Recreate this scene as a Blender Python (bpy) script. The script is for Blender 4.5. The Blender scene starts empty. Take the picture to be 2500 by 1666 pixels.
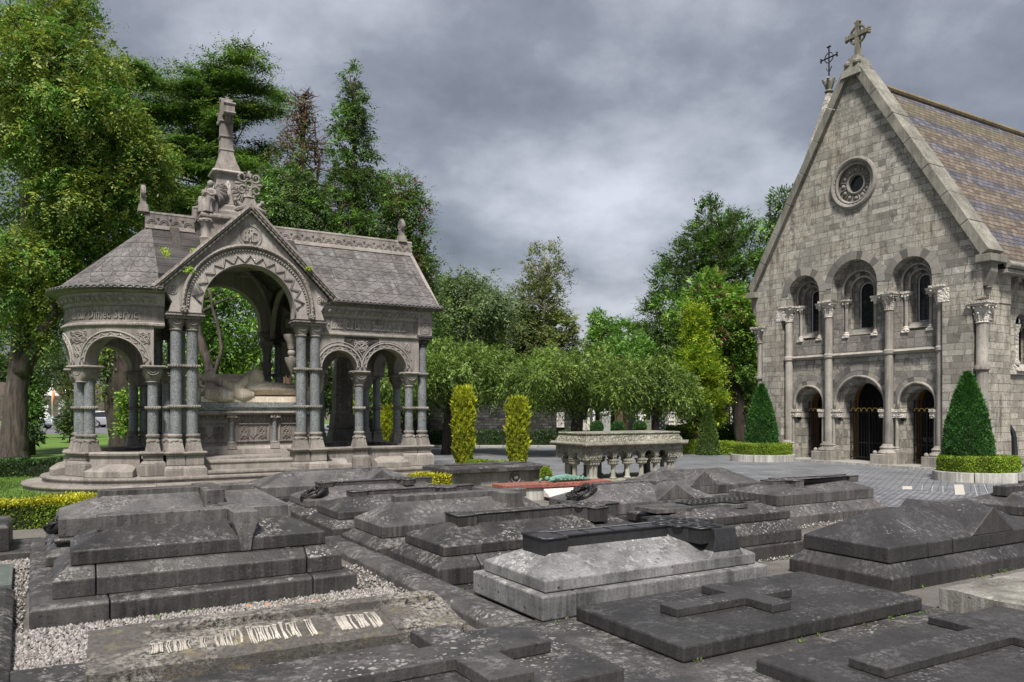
import bpy, bmesh, math, random
import numpy as np
from mathutils import Vector, Matrix
from mathutils.geometry import tessellate_polygon
PI = math.pi
R_ = math.radians
rnd = random.Random(7)
rng = np.random.default_rng(7)
scn = bpy.context.scene
COL = scn.collection
# ------------------------------------------------------------------ camera
EYE = 1.7
cam_d = bpy.data.cameras.new('camera')
cam_d.sensor_width = 36
cam_d.lens = 36 * 1900 / 2500
cam_d.shift_y = 0.0668
cam_d.clip_start = 0.1
cam_d.clip_end = 3000
cam = bpy.data.objects.new('camera', cam_d)
cam.location = (0, 0, EYE)
cam.rotation_euler = (PI / 2, 0, 0)
COL.objects.link(cam)
scn.camera = cam
# ------------------------------------------------------------------ light
SUN_EL, SUN_AZ = R_(58), R_(184)          # azimuth clockwise from +Y
w = bpy.data.worlds.new('World')
scn.world = w
w.use_nodes = True
nt = w.node_tree
nt.nodes.clear()
def WN(t): return nt.nodes.new(t)
out = WN('ShaderNodeOutputWorld')
sky = WN('ShaderNodeTexSky'); sky.sky_type = 'NISHITA'; sky.sun_disc = False
sky.sun_elevation = SUN_EL; sky.sun_rotation = SUN_AZ
sky.air_density = 1.2; sky.dust_density = 2.0
bg1 = WN('ShaderNodeBackground'); bg1.inputs[1].default_value = 0.09
nt.links.new(sky.outputs[0], bg1.inputs[0])
tc = WN('ShaderNodeTexCoord')
sep = WN('ShaderNodeSeparateXYZ'); nt.links.new(tc.outputs['Generated'], sep.inputs[0])
zp = WN('ShaderNodeMath'); zp.operation = 'ADD'; zp.inputs[1].default_value = 0.42
mx = WN('ShaderNodeMath'); mx.operation = 'MAXIMUM'; mx.inputs[1].default_value = 0.0
nt.links.new(sep.outputs[2], mx.inputs[0]); nt.links.new(mx.outputs[0], zp.inputs[0])
dx = WN('ShaderNodeMath'); dx.operation = 'DIVIDE'; nt.links.new(sep.outputs[0], dx.inputs[0]); nt.links.new(zp.outputs[0], dx.inputs[1])
dy = WN('ShaderNodeMath'); dy.operation = 'DIVIDE'; nt.links.new(sep.outputs[1], dy.inputs[0]); nt.links.new(zp.outputs[0], dy.inputs[1])
cmb = WN('ShaderNodeCombineXYZ'); nt.links.new(dx.outputs[0], cmb.inputs[0]); nt.links.new(dy.outputs[0], cmb.inputs[1])
cmb.inputs[2].default_value = 7.3
n1 = WN('ShaderNodeTexNoise'); n1.inputs['Scale'].default_value = 1.25; n1.inputs['Detail'].default_value = 5; n1.inputs['Roughness'].default_value = 0.48
n1.inputs['Distortion'].default_value = 0.35
nt.links.new(cmb.outputs[0], n1.inputs['Vector'])
n2 = WN('ShaderNodeTexNoise'); n2.inputs['Scale'].default_value = 2.6; n2.inputs['Detail'].default_value = 9; n2.inputs['Roughness'].default_value = 0.6
nt.links.new(cmb.outputs[0], n2.inputs['Vector'])
mixn = WN('ShaderNodeMix'); mixn.data_type = 'FLOAT'; mixn.inputs[0].default_value = 0.42
nt.links.new(n1.outputs['Fac'], mixn.inputs[2]); nt.links.new(n2.outputs['Fac'], mixn.inputs[3])
cr = WN('ShaderNodeValToRGB')
cr.color_ramp.elements[0].position = 0.40; cr.color_ramp.elements[0].color = (0.082, 0.088, 0.106, 1)
cr.color_ramp.elements[1].position = 0.65; cr.color_ramp.elements[1].color = (0.42, 0.432, 0.475, 1)
e = cr.color_ramp.elements.new(0.50); e.color = (0.168, 0.178, 0.208, 1)
nt.links.new(mixn.outputs[0], cr.inputs[0])
bg2 = WN('ShaderNodeBackground'); bg2.inputs[1].default_value = 1.0
nt.links.new(cr.outputs[0], bg2.inputs[0])
mxs = WN('ShaderNodeMixShader'); mxs.inputs[0].default_value = 0.86
nt.links.new(bg1.outputs[0], mxs.inputs[1]); nt.links.new(bg2.outputs[0], mxs.inputs[2])
nt.links.new(mxs.outputs[0], out.inputs[0])
sd = bpy.data.lights.new('sun', 'SUN'); sd.energy = 3.6; sd.angle = R_(9); sd.color = (1, 0.94, 0.86)
sun = bpy.data.objects.new('sun', sd)
sun.rotation_euler = (PI / 2 - SUN_EL, 0, PI - SUN_AZ)
sun.location = (20, -10, 40)
COL.objects.link(sun)
scn.view_settings.view_transform = 'Standard'
scn.view_settings.look = 'None'
scn.view_settings.exposure = 0.84
scn.view_settings.gamma = 1.0

# ------------------------------------------------------------------ grid of the place
GR = math.atan2(0.5078, 0.8615)          # direction the long sides of graves and the canopy run in
RX, RY = math.cos(GR), math.sin(GR)
def grid(o, r, l):                      # world xy from origin o, r along the long side, l across, away from camera
    return (o[0] + RX * r - RY * l, o[1] + RY * r + RX * l)
def at(px, Y):                          # world X of photo column px at distance Y
    return (px - 1250) / 1900 * Y
def zat(py, Y):
    return EYE + (1000 - py) / 1900 * Y

# ------------------------------------------------------------------ objects
def thing(name, label, cat, loc=(0, 0, 0), rz=0.0, group=None):
    o = bpy.data.objects.new(name, None); COL.objects.link(o)
    o.empty_display_size = 0.2
    o.location = loc; o.rotation_euler = (0, 0, rz)
    o['label'] = label; o['category'] = cat
    if group: o['group'] = group
    return o
def tag(o, label, cat, group=None, kind=None):
    if label: o['label'] = label
    if cat: o['category'] = cat
    if group: o['group'] = group
    if kind: o['kind'] = kind
    return o
def copy_tree(o, parent=None):
    c = o.copy(); COL.objects.link(c)
    if parent: c.parent = parent
    for ch in list(o.children): copy_tree(ch, c)
    return c

class MB:
    def __init__(s): s.v = []; s.f = []; s.uv = []
    def add(s, vs, fs, uvs=None):
        b = len(s.v); s.v += [tuple(p) for p in vs]
        for i, f in enumerate(fs):
            s.f.append(tuple(b + k for k in f))
            s.uv.append(uvs[i] if uvs else None)
        return s
    def hexa(s, p):                                  # 8 points: bottom 4 ccw, top 4 ccw
        return s.add(p, [(3, 2, 1, 0), (4, 5, 6, 7), (0, 1, 5, 4), (1, 2, 6, 5), (2, 3, 7, 6), (3, 0, 4, 7)])
    def box(s, x0, x1, y0, y1, z0, z1):
        return s.frus((x0, x1, y0, y1), z0, (x0, x1, y0, y1), z1)
    def frus(s, a, z0, b, z1):
        return s.hexa([(a[0], a[2], z0), (a[1], a[2], z0), (a[1], a[3], z0), (a[0], a[3], z0),
                       (b[0], b[2], z1), (b[1], b[2], z1), (b[1], b[3], z1), (b[0], b[3], z1)])
    def loft(s, rings, close=True, caps=True):       # list of rings with equal point counts
        n = len(rings[0]); vs = [p for r in rings for p in r]; fs = []
        for i in range(len(rings) - 1):
            for j in range(n if close else n - 1):
                k = (j + 1) % n
                fs.append((i * n + j, i * n + k, (i + 1) * n + k, (i + 1) * n + j))
        if caps and close:
            fs.append(tuple(reversed(range(n)))); fs.append(tuple((len(rings) - 1) * n + j for j in range(n)))
        return s.add(vs, fs)
    def lathe(s, prof, cx=0, cy=0, n=20, a0=0, a1=2 * PI, ph=0, sx=1, sy=1):
        full = abs(a1 - a0 - 2 * PI) < 1e-6
        m = n if full else n + 1
        rings = [[(cx + r * sx * math.cos(a0 + ph + (a1 - a0) * j / n), cy + r * sy * math.sin(a0 + ph + (a1 - a0) * j / n), z) for j in range(m)] for r, z in prof]
        return s.loft(rings, close=full, caps=full)
    def prism(s, poly, z0, z1):
        return s.loft([[(x, y, z0) for x, y in poly], [(x, y, z1) for x, y in poly]])
    def plate(s, outer, holes, y0, y1, mapf=None):   # polygon in xz with holes, extruded along y
        loops = [outer] + list(holes)
        tris = tessellate_polygon([[Vector((x, z, 0)) for x, z in lp] for lp in loops])
        pts = [p for lp in loops for p in lp]; n = len(pts)
        vs = [(x, y0, z) for x, z in pts] + [(x, y1, z) for x, z in pts]
        fs = []
        for t in tris:
            a, b, c = t
            ar = (pts[b][0] - pts[a][0]) * (pts[c][1] - pts[a][1]) - (pts[b][1] - pts[a][1]) * (pts[c][0] - pts[a][0])
            if ar < 0: b, c = c, b
            fs.append((a, b, c)); fs.append((n + a, n + c, n + b))
        k = 0
        for li, lp in enumerate(loops):
            m = len(lp)
            A = sum(lp[i][0] * lp[(i + 1) % m][1] - lp[(i + 1) % m][0] * lp[i][1] for i in range(m))
            for i in range(m):
                j = (i + 1) % m
                q = (k + i, n + k + i, n + k + j, k + j)
                if (A > 0) == (li == 0): fs.append(q)
                else: fs.append(tuple(reversed(q)))
            k += m
        if mapf: vs = [mapf(*p) for p in vs]
        return s.add(vs, fs)
    def tube(s, pts, r, n=8, caps=True):
        pts = [Vector(p) for p in pts]; m = len(pts)
        rr = r if isinstance(r, (list, tuple)) else [r] * m
        rings = []; up = None
        for i, p in enumerate(pts):
            d = (pts[min(i + 1, m - 1)] - pts[max(i - 1, 0)])
            d = d.normalized() if d.length > 1e-9 else Vector((0, 0, 1))
            if up is None:
                up = Vector((0, 0, 1)) if abs(d.z) < 0.9 else Vector((1, 0, 0))
            a = d.cross(up)
            if a.length < 1e-6: a = d.cross(Vector((0.3, 1, 0.2)))
            a.normalize(); b = d.cross(a).normalized(); up = -b if False else up
            rings.append([tuple(p + rr[i] * (a * math.cos(2 * PI * j / n) + b * math.sin(2 * PI * j / n))) for j in range(n)])
        return s.loft(rings, True, caps)
    def torus(s, c, R, r, axis='z', n=20, m=8, ax=1, a0=0, a1=2 * PI):
        full = abs(a1 - a0 - 2 * PI) < 1e-6
        rings = []
        for i in range(n if full else n + 1):
            a = a0 + (a1 - a0) * i / n; ring = []
            for j in range(m):
                b = 2 * PI * j / m; q = R + r * math.cos(b); h = r * math.sin(b) * ax
                if axis == 'z': ring.append((c[0] + q * math.cos(a), c[1] + q * math.sin(a), c[2] + h))
                elif axis == 'y': ring.append((c[0] + q * math.cos(a), c[1] + h, c[2] + q * math.sin(a)))
                else: ring.append((c[0] + h, c[1] + q * math.cos(a), c[2] + q * math.sin(a)))
            rings.append(ring)
        if full: rings.append(rings[0])
        return s.loft(rings, True, not full)
    def ball(s, c, r, n=8, m=6, sx=1, sy=1, sz=1):
        prof = [(max(r * math.sin(PI * i / m), 1e-4), c[2] + r * sz * -math.cos(PI * i / m)) for i in range(m + 1)]
        return s.lathe(prof, c[0], c[1], n, sx=sx, sy=sy)
    def xf(s, M, start=0):
        for i in range(start, len(s.v)): s.v[i] = tuple(M @ Vector(s.v[i]))
        return s
    def build(s, name, mat, parent=None, smooth=False, bevel=0, label=None, remesh=0, auto=None):
        me = bpy.data.meshes.new(name); me.from_pydata(s.v, [], s.f)
        if any(u is not None for u in s.uv):
            uvl = me.uv_layers.new(name='UVMap')
            for p, u in zip(me.polygons, s.uv):
                for k, li in enumerate(p.loop_indices): uvl.data[li].uv = u[k] if u else (0, 0)
        me.validate(); me.update()
        if mat: me.materials.append(mat)
        o = bpy.data.objects.new(name, me); COL.objects.link(o)
        if parent: o.parent = parent
        if smooth or remesh:
            me.polygons.foreach_set('use_smooth', [True] * len(me.polygons))
            if auto is not None: me.set_sharp_from_angle(angle=R_(auto))
        if bevel:
            b = o.modifiers.new('bevel', 'BEVEL'); b.width = bevel; b.segments = 2; b.limit_method = 'ANGLE'; b.angle_limit = R_(35)
            b.harden_normals = False
        if remesh:
            b = o.modifiers.new('remesh', 'REMESH'); b.mode = 'VOXEL'; b.voxel_size = remesh; b.use_smooth_shade = True
            sm = o.modifiers.new('smooth', 'SMOOTH'); sm.factor = 0.5; sm.iterations = 1
        if label: o['label'] = label
        return o

def arc(cx, cz, r, a0, a1, n=16):
    return [(cx + r * math.cos(a0 + (a1 - a0) * i / n), cz + r * math.sin(a0 + (a1 - a0) * i / n)) for i in range(n + 1)]
def archhole(cx, r, zs, z0, n=16):      # closed arched opening, in xz
    return [(cx - r, z0), (cx + r, z0)] + arc(cx, zs, r, 0, PI, n)

# ------------------------------------------------------------------ node helper
class NT:
    def __init__(s, name):
        s.m = bpy.data.materials.new(name); s.m.use_nodes = True
        s.t = s.m.node_tree; s.t.nodes.clear()
        s.o = s.t.nodes.new('ShaderNodeOutputMaterial')
        s.b = s.t.nodes.new('ShaderNodeBsdfPrincipled'); s.t.links.new(s.b.outputs[0], s.o.inputs[0])
        s.b.inputs['Roughness'].default_value = 0.85
    def n(s, t, **kw):
        x = s.t.nodes.new(t)
        for k, v in kw.items():
            if hasattr(x, k): setattr(x, k, v)
        return x
    def l(s, a, b): s.t.links.new(a, b)
    def coord(s, kind='Object'): return s.n('ShaderNodeTexCoord').outputs[kind]
    def mapping(s, v, scale=(1, 1, 1), rot=(0, 0, 0), loc=(0, 0, 0)):
        m = s.n('ShaderNodeMapping'); s.l(v, m.inputs[0]); m.inputs['Scale'].default_value = scale
        m.inputs['Rotation'].default_value = rot; m.inputs['Location'].default_value = loc
        return m.outputs[0]
    def noise(s, v, scale, detail=6, rough=0.6, dist=0.0):
        x = s.n('ShaderNodeTexNoise'); s.l(v, x.inputs['Vector'])
        x.inputs['Scale'].default_value = scale; x.inputs['Detail'].default_value = detail
        x.inputs['Roughness'].default_value = rough; x.inputs['Distortion'].default_value = dist
        return x.outputs['Fac']
    def voro(s, v, scale, feature='F1', out='Distance'):
        x = s.n('ShaderNodeTexVoronoi'); x.feature = feature; s.l(v, x.inputs['Vector']); x.inputs['Scale'].default_value = scale
        return x.outputs[out]
    def ramp(s, f, stops):
        x = s.n('ShaderNodeValToRGB'); s.l(f, x.inputs[0]); el = x.color_ramp.elements
        while len(el) < len(stops): el.new(0.5)
        for e, (p, c) in zip(el, stops):
            e.position = p; e.color = (c, c, c, 1) if isinstance(c, (int, float)) else (*c, 1)
        return x.outputs[0]
    def mix(s, f, a, b, mode='MIX'):
        x = s.n('ShaderNodeMix'); x.data_type = 'RGBA'; x.blend_type = mode
        for v, i in ((f, 0), (a, 6), (b, 7)):
            if isinstance(v, (int, float)): x.inputs[i].default_value = v if i == 0 else (v, v, v, 1)
            elif isinstance(v, tuple): x.inputs[i].default_value = (*v, 1)
            else: s.l(v, x.inputs[i])
        return x.outputs[2]
    def math(s, op, a, b=None, c=None):
        x = s.n('ShaderNodeMath'); x.operation = op
        for v, i in ((a, 0), (b, 1), (c, 2)):
            if v is None: continue
            if isinstance(v, (int, float)): x.inputs[i].default_value = v
            else: s.l(v, x.inputs[i])
        return x.outputs[0]
    def bump(s, h, strength=0.5, dist=0.02, prev=None):
        x = s.n('ShaderNodeBump'); s.l(h, x.inputs['Height']); x.inputs['Strength'].default_value = strength
        x.inputs['Distance'].default_value = dist
        if prev is not None: s.l(prev, x.inputs['Normal'])
        return x.outputs[0]
    def fin(s, col, rough=None, normal=None):
        if isinstance(col, tuple): s.b.inputs['Base Color'].default_value = (*col, 1)
        else: s.l(col, s.b.inputs['Base Color'])
        if rough is not None:
            if isinstance(rough, (int, float)): s.b.inputs['Roughness'].default_value = rough
            else: s.l(rough, s.b.inputs['Roughness'])
        if normal is not None: s.l(normal, s.b.inputs['Normal'])
        return s.m

def norm_z(t):
    g = t.n('ShaderNodeNewGeometry'); sp = t.n('ShaderNodeSeparateXYZ'); t.l(g.outputs['Normal'], sp.inputs[0]); return sp.outputs[2]

def stone(name, c0, c1, lichen=(0.42, 0.42, 0.42), lam=0.25, dark=(0.03, 0.03, 0.03), dam=0.5, scale=1.0, streak=0.6, bump=0.5, carve=0.0, rough=0.85, pits=0.3, tone=0.6):
    t = NT(name); v0 = t.coord(); oi = t.n('ShaderNodeObjectInfo'); va = t.n('ShaderNodeVectorMath'); va.operation = 'ADD'
    mu = t.n('ShaderNodeVectorMath'); mu.operation = 'SCALE'; mu.inputs[0].default_value = (37.0, 23.0, 11.0); t.l(oi.outputs['Random'], mu.inputs['Scale'])
    t.l(v0, va.inputs[0]); t.l(mu.outputs[0], va.inputs[1]); v = va.outputs[0]
    a = t.noise(v, 1.7 * scale, 8, 0.62)
    col = t.mix(t.ramp(a, [(0.33, 0.0), (0.67, 1.0)]), c0, c1)
    fine = t.noise(v, 45 * scale, 4, 0.7)
    col = t.mix(0.55, col, t.ramp(fine, [(0.3, 0.30), (0.7, 1.35)]), 'MULTIPLY')
    col = t.mix(tone, col, t.ramp(oi.outputs['Random'], [(0.0, 0.62), (1.0, 1.3)]), 'MULTIPLY')
    up = norm_z(t)
    # vertical dirt streaks on the sides
    st = t.noise(t.mapping(v, (16 * scale, 16 * scale, 0.7 * scale)), 1.0, 6, 0.7)
    side = t.math('SUBTRACT', 1.0, t.math('ABSOLUTE', up))
    sf = t.math('MULTIPLY', t.ramp(st, [(0.46, 0.0), (0.72, 1.0)]), t.math('MULTIPLY', side, streak))
    col = t.mix(sf, col, tuple(min(1, q * 1.9) for q in c1))
    st2 = t.noise(t.mapping(v, (5 * scale, 5 * scale, 0.5 * scale), loc=(7, 3, 1)), 1.0, 5, 0.65)
    col = t.mix(t.math('MULTIPLY', t.ramp(st2, [(0.5, 0.0), (0.7, 1.0)]), dam), col, dark)
    # lichen
    l1 = t.noise(v, 17 * scale, 9, 0.8); l2 = t.noise(v, 2.3 * scale, 5, 0.6)
    lm = t.math('MULTIPLY', t.ramp(l1, [(0.50, 0.0), (0.56, 1.0)]), t.ramp(l2, [(0.46, 0.0), (0.60, 1.0)]))
    vw = t.n('ShaderNodeVectorMath'); vw.operation = 'ADD'; ns = t.n('ShaderNodeTexNoise'); t.l(v, ns.inputs['Vector']); ns.inputs['Scale'].default_value = 22 * scale
    sc2 = t.n('ShaderNodeVectorMath'); sc2.operation = 'SCALE'; t.l(ns.outputs['Color'], sc2.inputs[0]); sc2.inputs['Scale'].default_value = .05; t.l(v, vw.inputs[0]); t.l(sc2.outputs[0], vw.inputs[1])
    c1_ = t.voro(vw.outputs[0], 10 * scale); c2_ = t.voro(vw.outputs[0], 27 * scale); cm = t.noise(v, 1.6 * scale, 4, 0.6)
    colny = t.math('MAXIMUM', t.math('MULTIPLY', t.ramp(c1_, [(0.17, 1.0), (0.24, 0.0)]), 0.8), t.ramp(c2_, [(0.18, 1.0), (0.28, 0.0)]))
    colny = t.math('MULTIPLY', colny, t.ramp(cm, [(0.50, 0.0), (0.62, 1.0)]))
    lm = t.math('MAXIMUM', t.math('MULTIPLY', lm, 0.45), colny)
    lm = t.math('MULTIPLY', lm, t.math('MULTIPLY', t.ramp(up, [(0.0, 0.15), (0.6, 1.0)]), lam))
    col = t.mix(lm, col, lichen)
    # pits / dark lichen spots
    pt = t.voro(v, 13 * scale); pn = t.noise(v, 3.1 * scale, 2, 0.5)
    pf = t.math('MULTIPLY', t.ramp(pt, [(0.10, 1.0), (0.22, 0.0)]), t.ramp(pn, [(0.48, 0.0), (0.6, 1.0)]))
    col = t.mix(t.math('MULTIPLY', pf, pits), col, dark)
    h = t.math('ADD', t.math('MULTIPLY', fine, 0.35), t.math('ADD', t.math('MULTIPLY', l1, 0.8), t.math('MULTIPLY', t.ramp(pt, [(0.05, 0.0), (0.2, 1.0)]), 0.4)))
    nrm = t.bump(h, bump, 0.012)
    if carve > 0:
        vc = t.voro(t.mapping(v, (1, 1, 1)), 11, 'DISTANCE_TO_EDGE'); wv = t.n('ShaderNodeTexWave'); wv.wave_type = 'RINGS'
        t.l(v, wv.inputs['Vector']); wv.inputs['Scale'].default_value = 3.2; wv.inputs['Distortion'].default_value = 9; wv.inputs['Detail'].default_value = 2
        hh = t.math('ADD', t.ramp(vc, [(0.0, 0.0), (0.18, 1.0)]), t.math('MULTIPLY', wv.outputs['Fac'], 0.6))
        nrm = t.bump(hh, carve, 0.03, nrm)
        col = t.mix(0.35 * min(1, carve), col, t.ramp(hh, [(0.1, 0.35), (0.8, 1.15)]), 'MULTIPLY')
    return t.fin(col, rough, nrm)
# ------------------------------------------------------------------ materials
M = {}
M['tomb'] = stone('dark_limestone', (0.019, 0.0182, 0.0184), (0.072, 0.068, 0.067), lichen=(0.40, 0.385, 0.37), lam=0.8, dark=(0.018, 0.018, 0.019), dam=0.55, streak=0.42, bump=0.55, pits=0.75, rough=0.5)
M['tomb_dark'] = stone('black_limestone', (0.021, 0.020, 0.0202), (0.052, 0.0495, 0.0495), lichen=(0.30, 0.30, 0.31), lam=0.42, dark=(0.014, 0.014, 0.015), dam=0.5, streak=0.35, bump=0.5, pits=0.8, rough=0.48)
M['tomb_pale'] = stone('pale_limestone', (0.10, 0.10, 0.103), (0.285, 0.283, 0.288), lichen=(0.58, 0.57, 0.56), lam=0.9, dark=(0.025, 0.025, 0.027), dam=0.6, streak=0.25, bump=0.45, pits=0.9, rough=0.5)
M['tomb_wet'] = stone('blackened_limestone', (0.016, 0.016, 0.018), (0.035, 0.035, 0.038), lichen=(0.12, 0.12, 0.13), lam=0.3, dark=(0.008, 0.008, 0.008), dam=0.4, streak=0.2, bump=0.3, pits=0.4, rough=0.42)
M['tomb_mid'] = stone('grey_limestone', (0.042, 0.040, 0.0395), (0.135, 0.127, 0.125), lichen=(0.42, 0.41, 0.40), lam=0.7, dark=(0.02, 0.02, 0.022), dam=0.5, streak=0.5, bump=0.5, pits=0.7, rough=0.5)
M['pav'] = stone('pavilion_limestone', (0.17, 0.152, 0.138), (0.30, 0.272, 0.25), lichen=(0.45, 0.42, 0.38), lam=0.5, dark=(0.035, 0.032, 0.03), dam=0.55, scale=0.8, streak=0.35, bump=0.35, pits=0.2)
M['pav_light'] = stone('pavilion_gable_stone', (0.24, 0.22, 0.205), (0.40, 0.37, 0.345), lichen=(0.5, 0.47, 0.43), lam=0.4, dark=(0.06, 0.055, 0.05), dam=0.35, scale=0.8, streak=0.3, bump=0.3, pits=0.15)
M['pav_carved'] = stone('carved_limestone', (0.19, 0.17, 0.15), (0.34, 0.31, 0.28), lichen=(0.45, 0.42, 0.38), lam=0.3, dark=(0.03, 0.028, 0.026), dam=0.5, scale=0.8, streak=0.25, bump=0.3, carve=0.9, pits=0.1)
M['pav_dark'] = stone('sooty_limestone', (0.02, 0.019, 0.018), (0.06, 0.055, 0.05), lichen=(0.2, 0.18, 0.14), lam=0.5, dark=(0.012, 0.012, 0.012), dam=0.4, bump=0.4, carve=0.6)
M['marble'] = stone('yellowed_marble', (0.46, 0.385, 0.29), (0.74, 0.65, 0.52), lichen=(0.66, 0.58, 0.46), lam=0.2, dark=(0.12, 0.09, 0.06), dam=0.25, bump=0.15, pits=0.0, rough=0.55)
M['statue'] = stone('weathered_statue_stone', (0.16, 0.145, 0.135), (0.29, 0.265, 0.245), lichen=(0.45, 0.42, 0.38), lam=0.3, dark=(0.035, 0.032, 0.03), dam=0.5, scale=1.5, bump=0.25, pits=0.1)
M['tabletomb'] = stone('mossy_carved_stone', (0.20, 0.195, 0.15), (0.38, 0.37, 0.30), lichen=(0.5, 0.48, 0.42), lam=0.5, dark=(0.06, 0.06, 0.045), dam=0.45, bump=0.4, carve=0.8, streak=0.3)
M['tabletomb_plain'] = stone('mossy_stone', (0.19, 0.19, 0.15), (0.36, 0.35, 0.29), lichen=(0.45, 0.44, 0.38), lam=0.4, dark=(0.05, 0.055, 0.045), dam=0.5, bump=0.4, streak=0.3)
M['cap'] = stone('pale_capital_stone', (0.42, 0.38, 0.33), (0.62, 0.58, 0.52), lichen=(0.65, 0.6, 0.55), lam=0.3, dark=(0.10, 0.09, 0.08), dam=0.3, scale=1.0, bump=0.4, carve=0.5, pits=0.1)
M['capplain'] = stone('pale_plain_stone', (0.40, 0.36, 0.32), (0.58, 0.54, 0.48), dark=(0.12, 0.11, 0.10), dam=0.3, bump=0.2, pits=0.1)
M['chap_shaft'] = stone('chapel_shaft_stone', (0.18, 0.17, 0.15), (0.37, 0.345, 0.31), lichen=(0.5, 0.5, 0.47), lam=0.5, dark=(0.05, 0.05, 0.048), dam=0.5, bump=0.3, pits=0.1, streak=0.3)
M['coping'] = stone('lichened_coping_stone', (0.11, 0.107, 0.09), (0.26, 0.25, 0.215), lichen=(0.55, 0.54, 0.46), lam=1.0, dark=(0.05, 0.05, 0.045), dam=0.4, bump=0.6, streak=0.3, pits=0.3)
M['coping_dark'] = stone('weathered_cross_stone', (0.10, 0.095, 0.07), (0.22, 0.20, 0.15), lichen=(0.35, 0.30, 0.16), lam=0.8, dark=(0.04, 0.04, 0.035), dam=0.4, bump=0.5)
M['rusty_coping'] = stone('orange_lichened_coping', (0.15, 0.125, 0.08), (0.27, 0.215, 0.12), lichen=(0.40, 0.28, 0.10), lam=1.0, dark=(0.05, 0.05, 0.045), dam=0.4, bump=0.6)
def granite(name, a, b, sc=60, rough=0.35, moss=None):
    t = NT(name); v = t.coord()
    n = t.noise(v, sc, 3, 0.75); s = t.voro(v, sc * 0.9, 'F1', 'Color')
    sp = t.n('ShaderNodeSeparateColor'); t.l(s, sp.inputs[0])
    k = t.math('ADD', t.math('MULTIPLY', n, 0.5), t.math('MULTIPLY', sp.outputs[0], 0.5))
    col = t.mix(t.ramp(k, [(0.28, 0.0), (0.68, 1.0)]), a, b)
    big = t.noise(v, 2.2, 5, 0.6)
    col = t.mix(0.6, col, t.ramp(big, [(0.3, 0.55), (0.7, 1.2)]), 'MULTIPLY')
    if moss:
        mm = t.noise(v, 5, 8, 0.7)
        col = t.mix(t.ramp(mm, [(0.5, 0.0), (0.62, 0.8)]), col, moss)
    return t.fin(col, rough, t.bump(t.math('ADD', n, big), 0.25, 0.01))
M['granite'] = granite('blue_grey_granite', (0.090, 0.096, 0.104), (0.27, 0.285, 0.298), 85, 0.4)
M['granite_slab'] = granite('slab_granite', (0.10, 0.12, 0.125), (0.34, 0.37, 0.37), 60, 0.4)
M['red_granite'] = granite('red_granite', (0.16, 0.055, 0.04), (0.34, 0.13, 0.095), 60, 0.5)
M['pink_panel'] = granite('pinkish_white_marble', (0.55, 0.46, 0.43), (0.72, 0.63, 0.60), 30, 0.4)
def rough_granite():
    t = NT('rough_lichened_granite'); v = t.coord()
    n = t.noise(v, 30, 6, 0.85); col = t.mix(t.ramp(n, [(0.42, 0.0), (0.58, 1.0)]), (0.022, 0.020, 0.018), (0.40, 0.375, 0.335))
    b = t.noise(v, 2.0, 6, 0.6)
    col = t.mix(t.ramp(b, [(0.42, 0.0), (0.54, 0.9)]), col, t.mix(n, (0.03, 0.028, 0.026), (0.15, 0.138, 0.125)))
    y = t.noise(v, 4.0, 6, 0.7)
    col = t.mix(t.ramp(y, [(0.56, 0.0), (0.66, 0.5)]), col, (0.34, 0.28, 0.13))
    h = t.math('ADD', n, t.math('MULTIPLY', b, 2.0))
    return t.fin(col, 0.95, t.bump(h, 0.9, 0.02))
M['rough_granite'] = rough_granite()
M['letter_patch'] = stone('scrubbed_letters', (0.27, 0.25, 0.22), (0.46, 0.43, 0.385), dark=(0.2, 0.17, 0.13), dam=0.4, bump=0.6)

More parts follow.
